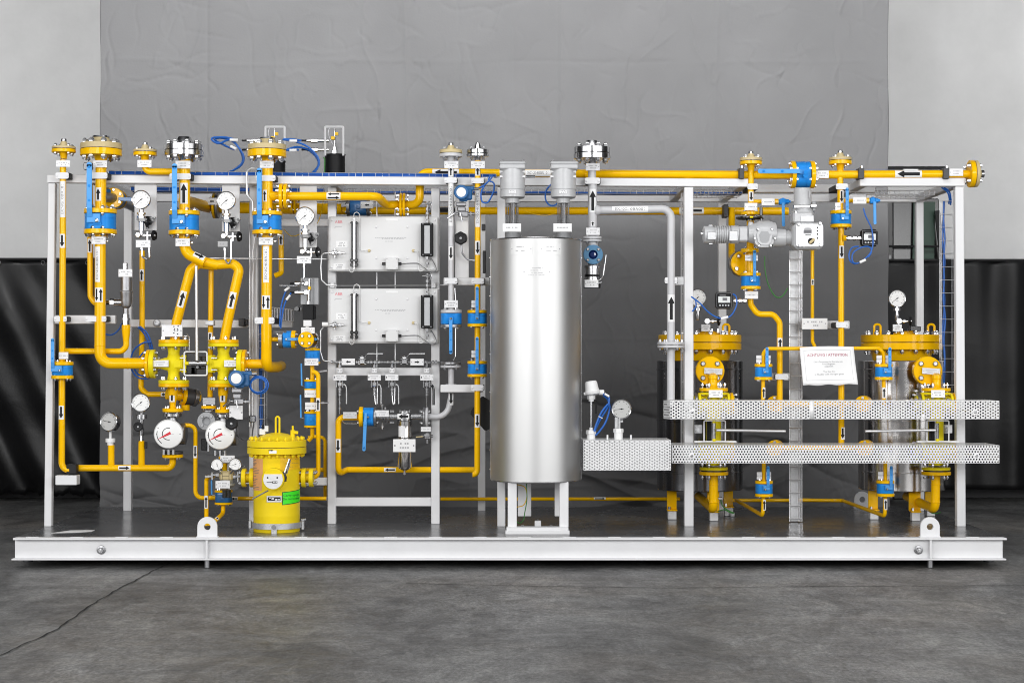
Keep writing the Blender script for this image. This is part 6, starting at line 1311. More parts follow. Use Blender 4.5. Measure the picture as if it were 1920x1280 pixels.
def tank_plate(x0, x1, y0, y1, rows):
    mb = MB('brushed'); N = 8; a0 = math.asin((x0-1004.5)/85.5); a1 = math.asin((x1-1004.5)/85.5); vs = []
    S = lambda a, z, o: V((ct.x+math.sin(a)*(RT+o), YT-math.cos(a)*(RT+o), z))
    z0_, z1_ = W(0, y1, YT-RT).z, W(0, y0, YT-RT).z
    for i in range(N+1): a = a0+(a1-a0)*i/N; vs += [S(a, z0_, .0025), S(a, z1_, .0025)]
    mb.add(vs, [(2*i, 2*i+2, 2*i+3, 2*i+1) for i in range(N)])
    for j in range(rows):
        z = z1_+(z0_-z1_)*(j+1)/(rows+1); wd = (.42 if j % 2 == 0 else .6); n = 12
        for i in range(n):
            if random.random() < .2: continue
            am = (a0+a1)/2; p = am+(a1-a0)*wd*((i+.1)/n-.5); q = am+(a1-a0)*wd*((i+.8)/n-.5); h = (z1_-z0_)*.035
            mb.add([S(p, z-h, .0034), S(q, z-h, .0034), S(q, z+h, .0034), S(p, z+h, .0034)], [(0, 1, 2, 3)], 'faint')
    for a in (a0+(a1-a0)*.06, a0+(a1-a0)*.94): q = S(a, (z0_+z1_)/2, .0025); mb.lathe(q, (math.sin(a), -math.cos(a), 0), [(0, .005), (.002, .004), (.002, 0)], 8, 'dull_steel')
    build(mb, 'nameplate', T_)
tank_plate(958, 997, 455, 477, 2); tank_plate(1011, 1049, 455, 477, 2); tank_plate(979, 1032, 498, 520, 4)
def tleg(x0, x1, yb, yt, Y, m='frame'):
    a = W((x0+x1)/2, yt, Y); mb = MB(m); zz = W(0, yb, Y).z; mb.box((a.x, Y+.028, (a.z+zz)/2), ((x1-x0)*K(Y), .056, a.z-zz), .003); build(mb, 'leg', T_)
tleg(952, 969, 988.5, 903, .28); tleg(1049, 1066, 988.5, 903, .28); tleg(971, 996, 967.5, 903, .86); tleg(1040, 1062, 967.5, 903, .86)
mb = MB('frame'); a = W(947.5, 996, .24); b = W(1068, 996, .24); mb.box(((a.x+b.x)/2, .28, Z0+.013), (b.x-a.x, .10, .024), .002); mb.box(((a.x+b.x)/2, .285, Z0+.036), (b.x-a.x-.015, .085, .022), .002); build(mb, 'foot_plate', T_)
mb = MB('frame'); mb.rect(1002.5, 976, 1014.5, 990, .40, .05, .003); build(mb, 'drain_box', T_)
mb = MB('bolt'); mb.lathe(W(1008.5, 976, .42), AV, [(0, 0), (0, 1.6*k), (3*k, 2.2*k), (3.5*k, 0)], 8)
for px in (980, 1033): mb.cyl(W(px, 988, .28), W(px, 984, .28), .009, 6)
build(mb, 'bolt', T_)
mb = MB('amber'); curvy(mb, [(970, 908), (984, 913), (988, 930), (982, 946), (969, 950)], .45, .9); o = build(mb, 'earth_wire'); tag(o, 'yellow green earth wire curling between the tank legs', 'wire')
mb = MB('green'); curvy(mb, [(987, 906), (988, 935), (984, 960), (981, 975), (974, 980), (969, 977)], .40, .9); o = build(mb, 'earth_wire'); tag(o, 'dark green earth wire hanging from the tank to its foot', 'wire')
def heater_head(label, cx, cyc, bx0, bx1):
    Y = .50; k = K(Y); t = thing('electric_heater', label, 'heater head', W(cx, 447, Y), 'grey heater terminal heads on the tank')
    mb = MB('cast_grey'); mb.m = 'head_grey'; z = lambda py: W(cx, py, Y).z; x = W(cx, 0, Y).x
    mb.lathe(V((x, Y, z(372))), AV, [(0, 0), (0, 20*k), (2*k, 23.5*k), (14*k, 23.5*k), (14.4*k, 22.4*k), (16*k, 22.4*k), (16.4*k, 23.5*k), (46*k, 24*k), (54*k, 24*k), (54*k, 0)], 40); build(mb, 'housing', t)
    mb = MB('head_grey'); mb.rect(bx0, 316.5, bx1, 308, Y-24*k, 48*k, .006); mb.rect(bx0-.6, 308, bx1+.6, 302.5, Y-24.3*k, 48.6*k, .008); build(mb, 'cover', t)
    mb = MB('light_grey')
    for dx in (-19, 19):
        for py in (322, 331): mb.prism([(-5*k*(1 if dx < 0 else -1), 2.4*k), (6*k*(1 if dx < 0 else -1), 0), (-5*k*(1 if dx < 0 else -1), -2.4*k)][::(1 if dx < 0 else -1)][::-1], W(cx+dx, py, Y-15*k), (1, 0, 0), (0, 0, 1), .02)
    build(mb, 'lug', t)
    mb = MB('bolt')
    for dx in (-20, 20):
        for dy, yy in ((-20, 301.5), (20, 301.5)): mb.cyl(W(cx+dx, yy, Y+dy*k), W(cx+dx, yy-2, Y+dy*k), 2*k, 6)
    build(mb, 'cover_bolt', t)
    mb = MB('plate'); mb.rect(cx-7.5, 356, cx+7, 363, Y-24.2*k, .004, .001); mb.m = 'ink'
    for dx, dy in ((-4, 2), (-1, 1.5), (2.5, 2), (-3, 5), (1, 5), (4, 4.5)): mb.rect(cx+dx-.6, 356+dy-.5, cx+dx+.6, 356+dy+.5, Y-24.2*k-.0012, .001)
    build(mb, 'type_plate', t)
    mb = MB('head_grey'); mb.lathe(V((x, Y, z(382))), AV, [(0, 0), (0, 11.5*k), (1.5*k, 13*k), (10*k, 12.5*k), (10*k, 0)], 32); build(mb, 'neck', t)
    for dx in (-10, -6, -1.5, 3, 7, 10):
        mb = MB('steel'); dy = -(max(0, 11.5**2-dx*dx))**.5 if dx not in (-6, 7) else (max(0, 11.5**2-dx*dx))**.5*.4
        mb.cyl(V((x+dx*k, Y+dy*k, z(421))), V((x+dx*k, Y+dy*k, z(381))), 1.25*k, 8); build(mb, 'rod', t)
    mb = MB('dull_steel'); mb.cyl(V((x, Y, z(421))), V((x, Y, z(381))), 4.5*k, 14); build(mb, 'core', t)
    nameplate(t, cx-18.5, 419, cx+16, 434.5, Y-14.5*k, rows=1, m='white', rivet=False)
    mb = MB('galvanised'); n = 22; h = z(436)-z(448.5)
    pr = [(0, 0), (0, 15*k)]+[(h*(i+.5)/n, (14.8 if i % 2 else 13.9)*k) for i in range(n)]+[(h, 13*k), (h, 0)]
    mb.lathe(V((x, Y, z(448.5))), AV, pr, 32); build(mb, 'threaded_collar', t)
    mb = MB('bolt'); mb.cyl(W(cx+(15 if cx < 1000 else -16), 443, Y), W(cx+(18 if cx < 1000 else -19), 443, Y), 1.8*k, 8); build(mb, 'screw', t)
mat('head_grey', (.50, .505, .515), .36, metal=.05, var=.05, vs=30, bump=.05, bs=120)
heater_head('grey heater terminal head on the left of the silver tank lid', 961, 0, 936.5, 985); heater_head('grey heater terminal head on the right of the silver tank lid', 1056, 0, 1032.5, 1084)
# ================================================================== GREY OUTLET PIPE
U = pipe('grey outlet pipe rising right of the silver tank to the polished flange', [(1110, 312), (1110.5, 436)], YP, 7.6, m='pipe_grey')
riser_top(U, 'large polished steel counter flange right of the silver tank', 1110, 287.5, YP, 34.5, 11, 10.5, (12.5, 15, 11), None, 'steel', 'steel', n=8, neck=(9, 10))
nameplate(U, 1098.5, 306, 1124.5, 320, YP-.035); clamp(1110.5, 340, 14.5, 5.8, YP, 8.2, back=.07)
mb = MB('pipe_grey'); k = K(YP); mb.lathe(W(1111, 426, YP), AV, [(0, 8*k), (4*k, 8.6*k), (78*k, 8.6*k), (84*k, 7.6*k)], 24); build(mb, 'sleeve', U)
lab(U, 1111, 377, YP, 8.8, 44, arrow=1, half=42, aw=.8); lab(U, 1111, 420, YP, 8.3, 9, arrow=1, half=25)
V_ = pipe('grey pipe branching level from the outlet pipe and dropping to the black drum', [(1118, 394.5), (1258.5, 391.5), (1257.8, 690), (1257.8, 760)], .72, 7.5, m='pipe_grey', bend=2.4)
mb = MB('pipe_grey'); mb.lathe(W(1116, 394.5, YP), AH, [(0, 10.5*k), (6*k, 9*k), (10*k, 7.6*k)], 20); build(mb, 'weld_neck', V_)
lab(V_, 1181, 392.7, .72, 7.5, 68, ax=AH, arrow=0, half=45, txt='EKNC10BR001'); lab(V_, 1258, 578, .72, 7.6, 51, arrow=1, half=55, aw=.75)
clamp(1257.5, 526, 12, 5.6, .74, 7.3, back=.05); vflange(V_, 1258, 643.5, .72, 25.5, 5, 'pipe_grey', 6, pair=5)
nameplate(U, 1099, 427, 1124.5, 440.5, YP-.03); vflange(U, 1110.5, 446, YP, 17.5, 4.5, 'pipe_grey', 4, pair=4)
sg = thing('sight_glass', 'round blue sight glass fitting under the grey outlet pipe right of the tank', 'sight glass', W(1110, 498, YP)); Y = YP; k = K(Y)
mb = MB('pipe_grey'); mb.cyl(W(1111, 454, Y), W(1111, 502, Y), 10*k, 20); build(mb, 'body', sg)
c = W(1112, 477.5, Y-.075); mb = MB('glass_blue'); mb.lathe(c, (0, 1, 0), [(-.012, 8.5*k), (-.012, 17.5*k), (-.008, 18.4*k), (.02, 18.4*k), (.02, 14*k), (.09, 13*k)], 36); build(mb, 'glass_flange', sg)
mb = MB('navy'); mb.lathe(c+V((0, .005, 0)), (0, -1, 0), [(0, 9*k), (.002, 7*k), (.008, 5*k), (.010, 0)], 28); build(mb, 'glass', sg)
for an in (45, 135, 225, 315):
    mb = MB('bolt'); q = c+V((14*k*math.cos(math.radians(an)), -.012, 14*k*math.sin(math.radians(an)))); mb.lathe(q, (0, -1, 0), [(0, 2.9*k), (.008, 2.9*k), (.011, 2*k), (.011, 0)], 6); build(mb, 'bolt', sg)
vflange(sg, 1111, 499, Y, 15, 3.5, 'dull_steel', 4)
sv = thing('steel_valve', 'polished steel shut off valve with thin upright lever below the blue sight glass', 'valve', W(1110, 539, YP))
mb = MB('steel'); mb.lathe(W(1110.5, 500, Y), (0, 0, -1), [(0, 0), (0, 15.5*k), (3*k, 15.5*k), (3*k, 14*k), (22*k, 14*k), (22*k, 16*k), (26*k, 16*k), (26*k, 0)], 24); build(mb, 'body', sv)
mb = MB('black'); mb.lathe(W(1110.5, 515, Y), (0, 0, -1), [(0, 14.3*k), (4*k, 14.3*k)], 24); mb.rect(1095, 526, 1126, 540, Y-.01, .05, .003); build(mb, 'seat_ring', sv)
nameplate(sv, 1096, 524.5, 1122, 539, Y-.065, m='white')
mb = MB('steel'); mb.tube(fillet(P3([(1120, 528), (1127, 523), (1131, 516), (1136, 478)], Y-.03), .015), 1.4*k, 8); mb.cyl(W(1121, 531, Y-.03), W(1128, 529, Y-.03), 2.4*k, 6); build(mb, 'lever', sv)
# ================================================================== RIGHT SECTION: VESSELS
def filter_vessel(label, cx, Yc, Rfl, sheet, eyes, nozx, nfx, gx, capx, xs=1):
    k = K(Yc); t = thing('filter_vessel', label, 'vessel', W(cx, 975, Yc), 'yellow lidded filter vessels in sheet metal jackets'); t.location.z = Z0; ORG[t].z = Z0
    x = W(cx, 650, Yc).x; z = lambda py: W(cx, py, Yc).z; o3 = lambda py: V((x, Yc, z(py)))
    for nm, ya, yb in (('lid_flange', 641.5, 628), ('body_flange', 655.5, 643)):
        h = z(yb)-z(ya); mb = MB('yellow'); mb.lathe(o3(ya), AV, [(0, 0), (0, Rfl*k-.002), (.003, Rfl*k), (h-.003, Rfl*k), (h, Rfl*k-.003), (h, 0)], 64); o = build(mb, nm, t)
    mb = MB('gloss_black'); mb.cyl(o3(643.2), o3(641.3), Rfl*.93*k, 40); build(mb, 'gasket', t)
    bolts(o, o3(642), AV, Rfl*.86*k, 16, 4.2*k, 15.5*k, .5)
    mb = MB('yellow'); mb.lathe(o3(676), AV, [(0, Rfl*.70*k), ((z(656)-z(676))*.6, Rfl*.74*k), ((z(655)-z(676)), Rfl*.74*k)], 48); build(mb, 'neck', t)
    mb = MB(sheet); h = z(676)-z(916); RS = 80*k; mb.lathe(o3(916), AV, [(0, 0), (0, RS-.004), (.006, RS), (h-.006, RS), (h, RS-.004), (h, RS*.70)], 80); build(mb, 'jacket', t)
    mb = MB(sheet)
    for i in range(3): zz = z(676+18+i*95); mb.lathe(V((x, Yc, zz)), AV, [(0, RS+.0005), (.002, RS+.004), (.010, RS+.004), (.012, RS+.0005)], 64)
    build(mb, 'swage', t)
    for an in (150, 210, 250, 290, 330):
        for py in (700, 708):
            mb = MB('bolt'); a = math.radians(an); q = V((x+math.cos(a)*RS, Yc+math.sin(a)*RS, z(py))); mb.lathe(q, (math.cos(a), math.sin(a), 0), [(0, .005), (.003, .003), (.003, 0)], 8); build(mb, 'rivet', t)
    # lid cap + eyes
    mb = MB('yellow'); mb.lathe(W(capx, 628, Yc-.02), AV, [(0, 0), (0, 22*k), (4*k, 22*k), (5*k, 15*k), (7*k, 15*k), (7*k, 0)], 28); build(mb, 'lid_cap', t)
    mb = MB('bolt')
    for dx in (-17, -6, 7, 18): mb.cyl(W(capx+dx, 624, Yc-.06), W(capx+dx, 616, Yc-.06), 2.6*k, 6)
    build(mb, 'bolt', t)
    for ex in eyes:
        mb = MB('yellow'); mb.tube(fillet(P3([(ex-6, 629), (ex-6, 608), (ex+6, 608), (ex+6, 629)], Yc-.12), .02), 2.3*k, 10); build(mb, 'lifting_eye', t)
    # nozzle, round flange face and elbow piece down to valve
    YN = Yc-.50; kn = K(YN); c = W(nfx, 695, YN)
    mb = MB('yellow'); mb.lathe(c, (0, 1, 0), [(0, 0), (0, 26*kn), (.003, 27*kn), (.026, 27*kn), (.026, 13*kn), (.22, 13*kn)], 40); o = build(mb, 'nozzle_flange', t)
    mb = MB('gloss_black'); mb.cyl(c+V((0, .027, 0)), c+V((0, .032, 0)), 24*kn, 28); build(mb, 'gasket', t)
    o = flange(t, c+V((0, .045, 0)), AD, 27*kn, .024, 'yellow')
    for an in (45, 135, 225, 315):
        mb = MB('bolt'); q = c+V((19*kn*math.cos(math.radians(an)), 0, 19*kn*math.sin(math.radians(an)))); mb.lathe(q, (0, -1, 0), [(0, 5*kn), (.012, 5*kn), (.016, 3.6*kn), (.016, 0)], 6); build(mb, 'bolt', t)
    nameplate(t, nfx-11, 690, nfx+23, 701.5, YN-.02, m='galvanised', tilt=.06*xs)
    mb = MB('yellow'); mb.lathe(W(nozx, 729, YN-.03), AV, [(0, 11*kn), (3*kn, 9*kn), (11*kn, 8.2*kn), (18*kn, 8.2*kn), (19*kn, 9.2*kn), (21*kn, 9.2*kn), (26*kn, 9*kn), (30*kn, 0)], 22); mb.cyl(W(nozx, 708, YN-.03), W(nozx, 708, YN+.05), 9*kn, 18); build(mb, 'outlet_elbow', t)
    # feet
    for fx, fy, wdx in ((cx-52, Yc-.10, 9), (cx+26, Yc-.22, 11), (cx+54, Yc+.18, 9)):
        p = W(fx, 940, fy); mb = MB('yellow'); mb.box((p.x, fy+.02, (Z0+.075+z(912))/2), (wdx*2*k, .012, z(912)-Z0-.075), .002); mb.box((p.x, fy, Z0+.070), (15*2*k*.62, .075, .011), .002); build(mb, 'foot', t)
        mb = MB('plate'); mb.box((p.x, fy, Z0+.033), (.062, .06, .062), .004); build(mb, 'foot_block', t)
        mb = MB('bolt'); mb.cyl((p.x-.022, fy-.02, Z0+.07), (p.x-.022, fy-.02, Z0+.096), .010, 6); build(mb, 'bolt', t)
    return t
V1 = filter_vessel('yellow lidded filter vessel in a dark sheet jacket, just right of the grey outlet pipe', 1312, 1.42, 77.5, 'dark_reflection_sheet', (1361.5,), 1337, 1331.5, 1308, 1328)
V2 = filter_vessel('yellow lidded filter vessel in a bright sheet jacket near the far right post', 1690, 1.42, 75, 'mirror_sheet', (1645, 1746), 1756, 1740, 1682, 1697)
for lb, px, py, dx in (('white pressure gauge on the lid of the dark jacketed vessel, half behind the post', 1308, 558, 15), ('white pressure gauge on the lid of the bright jacketed vessel', 1682, 559.5, -1)):
    Y = 1.30; g = gauge(lb, px, py, Y, 16.2, needle=38, tilt=0); xx = px+(15 if dx > 5 else -1); k = K(Y)
    fittings(g, px, 575, 600, Y, [(0, 3), (.1, 3), (.1, 7), (.3, 7), (.3, 3.4), (.55, 3.4), (.55, 4.5), (.9, 4.5), (1, 3.5)], 'bolt')
    mb = MB('bolt'); q = px+(17 if dx > 5 else 2); mb.lathe(W(q, 602, Y), (0, -1, 0), [(0, 0), (0, 5*k), (.04, 5*k), (.04, 0)], 14); mb.cyl(W(q, 602, Y), W(q+20, 602, Y), 2.2*k, 8); mb.cyl(W(q+9, 602, Y), W(q+13, 602, Y), 3.6*k, 6); mb.cyl(W(q, 606, Y), W(q, 622, Y), 3*k, 8)
    build(mb, 'valve_block', g); knob(g, q+21, 602, Y, 9, 'black', 'handwheel', ax=(1, -.3, 0), lobes=5, dep=.45)
    nameplate(g, q-10, 608, q+7, 621, Y-.05, m='galvanised', rows=2)
mb = MB('gloss_black'); mb.rect(1707, 611, 1727, 621, 1.24, .05, .004, R=Matrix.Rotation(.1, 3, 'Y')); o = build(mb, 'black_box'); tag(o, 'small black box on the lid of the bright jacketed vessel', 'box')
# valves in the guards: body flanges, yoke frames, hand rods, lower pipes
def guard_valve(label, cx, rod, x_frame, ylow, sgn):
    Y = .86; k = K(Y); t = thing('plug_valve', label, 'valve', W(cx, 891, Y), 'lemon flanged valves behind the perforated guards')
    o = vflange(t, cx, 730, Y, 27, 6, 'yellow', 0); vflange(t, cx, 737.5, Y, 26.5, 5, 'lemon', 0); bolts(o, W(cx, 733, Y), AV, 21*k, 6, 3.4*k, 10*k, .5)
    mb = MB('lemon')
    mb.cyl(W(cx, 740, Y), W(cx, 872, Y), 14*k, 20)
    for py in (757, 846): mb.cyl(W(cx-38, py, Y), W(cx+38, py, Y), 16*k, 24)
    mb.rect(cx-14, 827, cx+14, 836, Y-.07, .10, .006); build(mb, 'body', t)
    for py in (757, 846):
        for s_ in (-1, 1):
            flange(t, W(cx+s_*27, py, Y), AH, 21*k, 5*k, 'lemon'); o = flange(t, W(cx+s_*33.5, py, Y), AH, 21*k, 5*k, 'yellow' if s_ > 0 else 'dull_steel', 0)
            bolts(o, W(cx+s_*30, py, Y), AH, 17*k, 6, 3*k, 10*k, .5)
    o = vflange(t, cx, 878, Y, 26.5, 5.5, 'lemon', 0); o = vflange(t, cx, 886.5, Y, 27.5, 6.5, 'yellow', 0); bolts(o, W(cx, 882.5, Y), AV, 21*k, 6, 3.4*k, 10.5*k, .5)
    mb = MB('gloss_black'); mb.cyl(W(cx, 880.6, Y), W(cx, 883.4, Y), 24*k, 28); build(mb, 'gasket', t)
    nameplate(t, cx-9, 731, cx+17, 745, Y-.13, m='white')
    f0, f1 = x_frame; YF = .62; kf = K(YF)
    mb = MB('white'); mb.tube(fillet(P3([(f0+8, 788.5), (f1, 788.5), (f1, 827.5), (f0, 827.5), (f0, 788.5), (f0+8, 788.5)], YF), .008), 1.3*kf, 8); build(mb, 'yoke_frame', t)
    mb = MB('white'); mb.rect(f0-18, 826, f1+20, 829.5, YF+.04, .03, .002); build(mb, 'bracket', t)
    mid = (f0+f1)/2-1
    mb = MB('steel'); mb.cyl(W(mid, 792, YF), W(mid, 824, YF), 2.8*kf, 12); build(mb, 'spindle', t)
    mb = MB('lemon'); mb.cyl(W(mid, 822, YF), W(mid, 827, YF), 3.2*kf, 6); mb.cyl(W(mid, 789, YF), W(mid, 793, YF), 3.2*kf, 6); build(mb, 'spindle_nut', t)
    mb = MB('black'); mb.rect(f0+6, 790, f0+10, 826, YF+.06, .04); mb.rect(mid-10, 790, mid-5, 826, YF+.05, .03); mb.m = 'dull_steel'; mb.rect(mid-5, 790, mid-2, 826, YF+.06, .03); build(mb, 'linkage', t)
    nx = f0-12 if sgn > 0 else f1-2
    mb = MB('galvanised'); mb.rect(nx-5, 796, nx+9, 812, YF+.05, .05, .003); mb.lathe(W(nx, 805, YF+.05), (0, -1, 0), [(0, 0), (0, 5.5*kf), (.02, 5.5*kf), (.02, 4*kf), (.035, 4*kf), (.035, 0)], 6); build(mb, 'lock_bolt', t)
    mb = MB('tube_steel'); mb.cyl(W(rod[0], 806, YF-.03), W(rod[1], 808, YF-.03), 2.6*kf, 12, ch=.002); build(mb, 'hand_rod', t)
    return t
guard_valve('lemon flanged valve with hand rod, in front of the dark jacketed vessel', 1338, (1343, 1473), (1320, 1360), 891, 1)
guard_valve('lemon flanged valve with hand rod, in front of the bright jacketed vessel', 1755, (1755, 1622), (1738, 1779), 891, -1)
q = pipe('yellow elbow pipe leaving the lower valve flange of the dark jacketed vessel', [(1338, 889, .86), (1338, 955, .86), (1310, 930, 1.5)], .86, 8.6, bend=1.7); weld(q, 1338, 908, .86, 8.7); weld(q, 1338, 941, .86, 8.7)
mb = MB('bolt'); mb.cyl(W(1347, 934, .86), W(1354, 934, .86), 2.6*K(.86), 6); build(mb, 'earth_screw', q)
q = pipe('yellow elbow pipe leaving the lower valve flange of the bright jacketed vessel', [(1754.5, 889, .86), (1753.5, 955, .86), (1700, 930, 1.5)], .86, 8.6, bend=1.7); weld(q, 1754.5, 908, .86, 8.7); weld(q, 1753.7, 941, .86, 8.7)
for pts, lb in (([(1351, 936), (1355, 948), (1365, 956), (1376, 961)], 'green earth wire from the elbow pipe under the dark jacketed vessel, upper strand'), ([(1346, 958), (1358, 955), (1368, 960), (1377, 961.5)], 'green earth wire on the deck under the dark jacketed vessel, lower strand'), ([(1737, 955), (1750, 962), (1764, 960)], 'green earth wire under the bright jacketed vessel')):
    mb = MB('green'); curvy(mb, pts, 1.0, 1.0); o = build(mb, 'earth_wire'); tag(o, lb, 'wire')
mb = MB('plate'); p = G(1373, 968, Z0); mb.cyl((p[0], p[1], Z0+.001), (p[0], p[1], Z0+.032), .018, 14, ch=.004); o = build(mb, 'earth_boss'); tag(o, 'small round steel boss on the deck where the green wires end', 'boss')
# perforated guards
def guard(label, x0, x1, y0, y1, Y, dep, pitch, row, r, skip=(), left_slant=0, brkt=(), name='perforated_guard', cols=False):
    k = K(Y); t = thing(name, label, 'guard', W((x0+x1)/2, y1, Y), 'perforated sheet guards')
    a = W(x0, y1, Y); wd = (x1-x0)*k; ht = (y1-y0)*k
    mb = MB('perforated')
    if cols:
        cuts = [0]+[q*k for q in skip]+[wd]
        for c0, c1 in zip(cuts[::2], cuts[1::2]): perforated(mb, a+V((c0, 0, 0)), (0, 0, 1), (1, 0, 0), ht, c1-c0, pitch*k, row*k, r*k)
        for c0, c1 in zip(cuts[1:-1:2], cuts[2:-1:2]): mb.add([a+V((c0, 0, 0)), a+V((c1, 0, 0)), a+V((c1, 0, ht)), a+V((c0, 0, ht))], [(0, 1, 2, 3)])
    else: perforated(mb, a, (1, 0, 0), (0, 0, 1), wd, ht, pitch*k, row*k, r*k)
    o = build(mb, 'front_sheet', t); s_ = o.modifiers.new('thickness', 'SOLIDIFY'); s_.thickness = .003; s_.offset = 0
    mb = MB('perforated'); perforated(mb, a+V((0, .003, ht)), (1, 0, 0), (0, 1, 0), wd, dep-.004, pitch*k, row*k, r*k)
    build(mb, 'top_sheet', t)
    mb = MB('perforated'); perforated(mb, a+V((wd-.0005, .003, .002)), (0, 1, 0), (0, 0, 1), dep-.004, ht-.004, pitch*k, row*k, r*k)
    build(mb, 'end_sheet', t); mb = MB('perforated')
    if left_slant: perforated(mb, a+V((-left_slant*k, .12, .0)), (left_slant*k, -.117, 0), (0, 0, 1), math.hypot(left_slant*k, .117), ht, pitch*k, row*k, r*k)
    else: perforated(mb, a+V((.0005, .003, .002)), (0, 1, 0), (0, 0, 1), dep-.004, ht-.004, pitch*k, row*k, r*k)
    build(mb, 'end_sheet', t)
    for px, py in brkt:
        mb = MB('perforated'); mb.lathe(W(px, py, Y-.002), (0, -1, 0), [(0, 5.5*k), (.002, 5.2*k), (.002, 0)], 20); mb.m = 'bolt'; mb.lathe(W(px, py, Y-.004), (0, -1, 0), [(0, 3*k), (.008, 3*k), (.010, 2*k), (.010, 0)], 6); build(mb, 'bolt', t)
        mb = MB('dull_steel'); mb.cyl(W(px, py, Y+.003), W(px, py, Y)+V((0, .42, 0)), .007, 8); build(mb, 'standoff', t)
    return t
guard('perforated sheet guard across both vessels, upper long one', 1256, 1873.5, 751, 785.5, .36, .36, 5.3, 4.65, 1.78, skip=(262, 270), left_slant=9, cols=True, brkt=((1298, 772), (1828.5, 772)))
guard('perforated sheet guard across both vessels, lower long one', 1260, 1873.5, 834.5, 868, .36, .36, 5.3, 4.6, 1.72, brkt=((1297, 854), (1831, 854)))
bx = guard('perforated sheet box beside the silver tank, short and deep', 1094, 1258, 825, 881.5, .28, .34, 5.3, 4.65, 1.75, cols=True)
mb = MB('perforated'); mb.rect(1096, 826, 1257, 881, .60, .004); build(mb, 'back_sheet', bx)
for px in (1139, 1183): 
    mb = MB('white'); mb.cyl(W(px, 824, .42), W(px, 815, .42), 1.8*K(.42), 8, ch=.002); build(mb, 'stud', bx)
# transmitter head and gauge standing on the box
Y = .46; k = K(Y); t = thing('temperature_sensor', 'white temperature sensor head on a steel stem beside the silver tank', 'sensor', W(1108, 824, Y))
c = W(1110, 731, Y); mb = MB('white'); mb.M = Matrix.Translation(c) @ Matrix.Rotation(-.14, 4, 'Y')
mb.lathe((0, 0, -10*k), AV, [(0, 0), (0, 9*k), (3*k, 14.5*k), (7*k, 15.5*k), (9*k, 13.5*k), (14*k, 12.5*k), (24*k, 11.5*k), (27*k, 9.5*k), (28*k, 0)], 28); mb.cyl((12*k, 0, -6*k), (22*k, 0, -7.5*k), 5*k, 12, ch=.003); mb.box((-14*k, 0, -5*k), (5*k, 12*k, 5*k), .004); build(mb, 'head', t)
mb = MB('white'); mb.cyl(W(1108.5, 741, Y), W(1108.5, 748, Y), 7.5*k, 6); mb.cyl(W(1108.5, 748, Y), W(1108.5, 752, Y), 5*k, 12); build(mb, 'neck', t)
mb = MB('steel'); mb.cyl(W(1108.5, 750, Y), W(1108.5, 806, Y), 2.4*k, 12); build(mb, 'stem', t)
mb = MB('white'); mb.cyl(W(1108, 806, Y), W(1108, 814, Y), 9.5*k, 6, ch=.004); mb.cyl(W(1108, 814, Y), W(1108, 826, Y), 8*k, 16); mb.cyl(W(1108.5, 801, Y), W(1108.5, 806, Y), 3.6*k, 8); build(mb, 'base_nut', t)
mb = MB('hose_blue'); curvy(mb, [(1131, 738), (1140, 742), (1142, 752), (1138, 765), (1126, 785), (1117, 803), (1112, 815)], Y-.01, 1.9); curvy(mb, [(1131, 741), (1139, 748), (1143, 765), (1136, 790), (1124, 808), (1116, 816)], Y+.01, 1.9); curvy(mb, [(1140, 757), (1128, 772), (1120, 790), (1114, 808)], Y-.03, 1.9); o = build(mb, 'blue_cable'); tag(o, 'blue cable drooping from the white temperature sensor head', 'cable')
mb = MB('paper'); mb.cyl(W(1134, 738, Y-.02), W(1142, 743, Y-.02), 2.2*k, 8); mb.tube(P3([(1122, 780), (1130, 784)], Y-.04), .8*k, 6); build(mb, 'cable_marker', o)
mb = MB('gloss_black'); mb.rect(1116, 750, 1119, 775, Y+.03, .008); o = build(mb, 'tag_strip'); tag(o, 'narrow dark tag hanging under the white temperature sensor head', 'tag')
g = gauge('silver rimmed thermometer dial standing on the perforated box beside the tank', 1165, 766.5, Y, 18.6, 'grey', needle=7, name='thermometer', yaw=.06)
mb = MB('galvanised'); mb.bar(W(1155.5, 782, Y), W(1155.5, 803, Y), 6*k, .02, .003); mb.cyl(W(1161, 783, Y), W(1161, 803, Y), 2.6*k, 8); mb.cyl(W(1163, 790, Y), W(1168, 789, Y), 2.4*k, 6); build(mb, 'stem', g)
mb = MB('white'); mb.cyl(W(1159.5, 803, Y), W(1159.5, 811, Y), 9.5*k, 6, ch=.004); mb.cyl(W(1159.5, 811, Y), W(1159.5, 826, Y), 8.3*k, 16); build(mb, 'base_nut', g)
# ================================================================== LONG TOP PIPE, RIGHT PART
Y = .80; k = K(Y)
TP = pipe('yellow top pipe along the right half with arrow stickers, ending in the side flange', [(1098, 327, .98), (1390, 328, .83), (1496, 328, .80), (1806, 326.5, .80), (1818, 326.5, .80)], Y, 7.7)
for x0, x1 in ((1386, 1395.5), (1610, 1620.5), (1769, 1780)):
    mb = MB('dark'); mb.rect(x0, 314.5, x1, 335.5, Y-.05, .11, .004); build(mb, 'pipe_clamp', fr)
    mb = MB('bolt'); mb.cyl(W((x0+x1)/2, 315, Y-.03), W((x0+x1)/2, 311.5, Y-.03), 2.6*k, 6); build(mb, 'clamp_bolt', fr)
lab(TP, 1702, 327, Y, 7.8, 50, ax=AH, arrow=-1, half=52, aw=.8); nameplate(TP, 1780, 316.5, 1806, 330, Y-.04); nameplate(TP, 1529, 320, 1554, 334, Y-.04); nameplate(TP, 1694, 317, 1722, 320.5, Y-.035, rows=0)
o = vflange(TP, 1821, 326, Y, 25.5, 9, 'yellow', 0, ax=AH); bolts(o, W(1824, 326, Y), AH, 20*k, 4, 3.6*k, 9*k, .5)
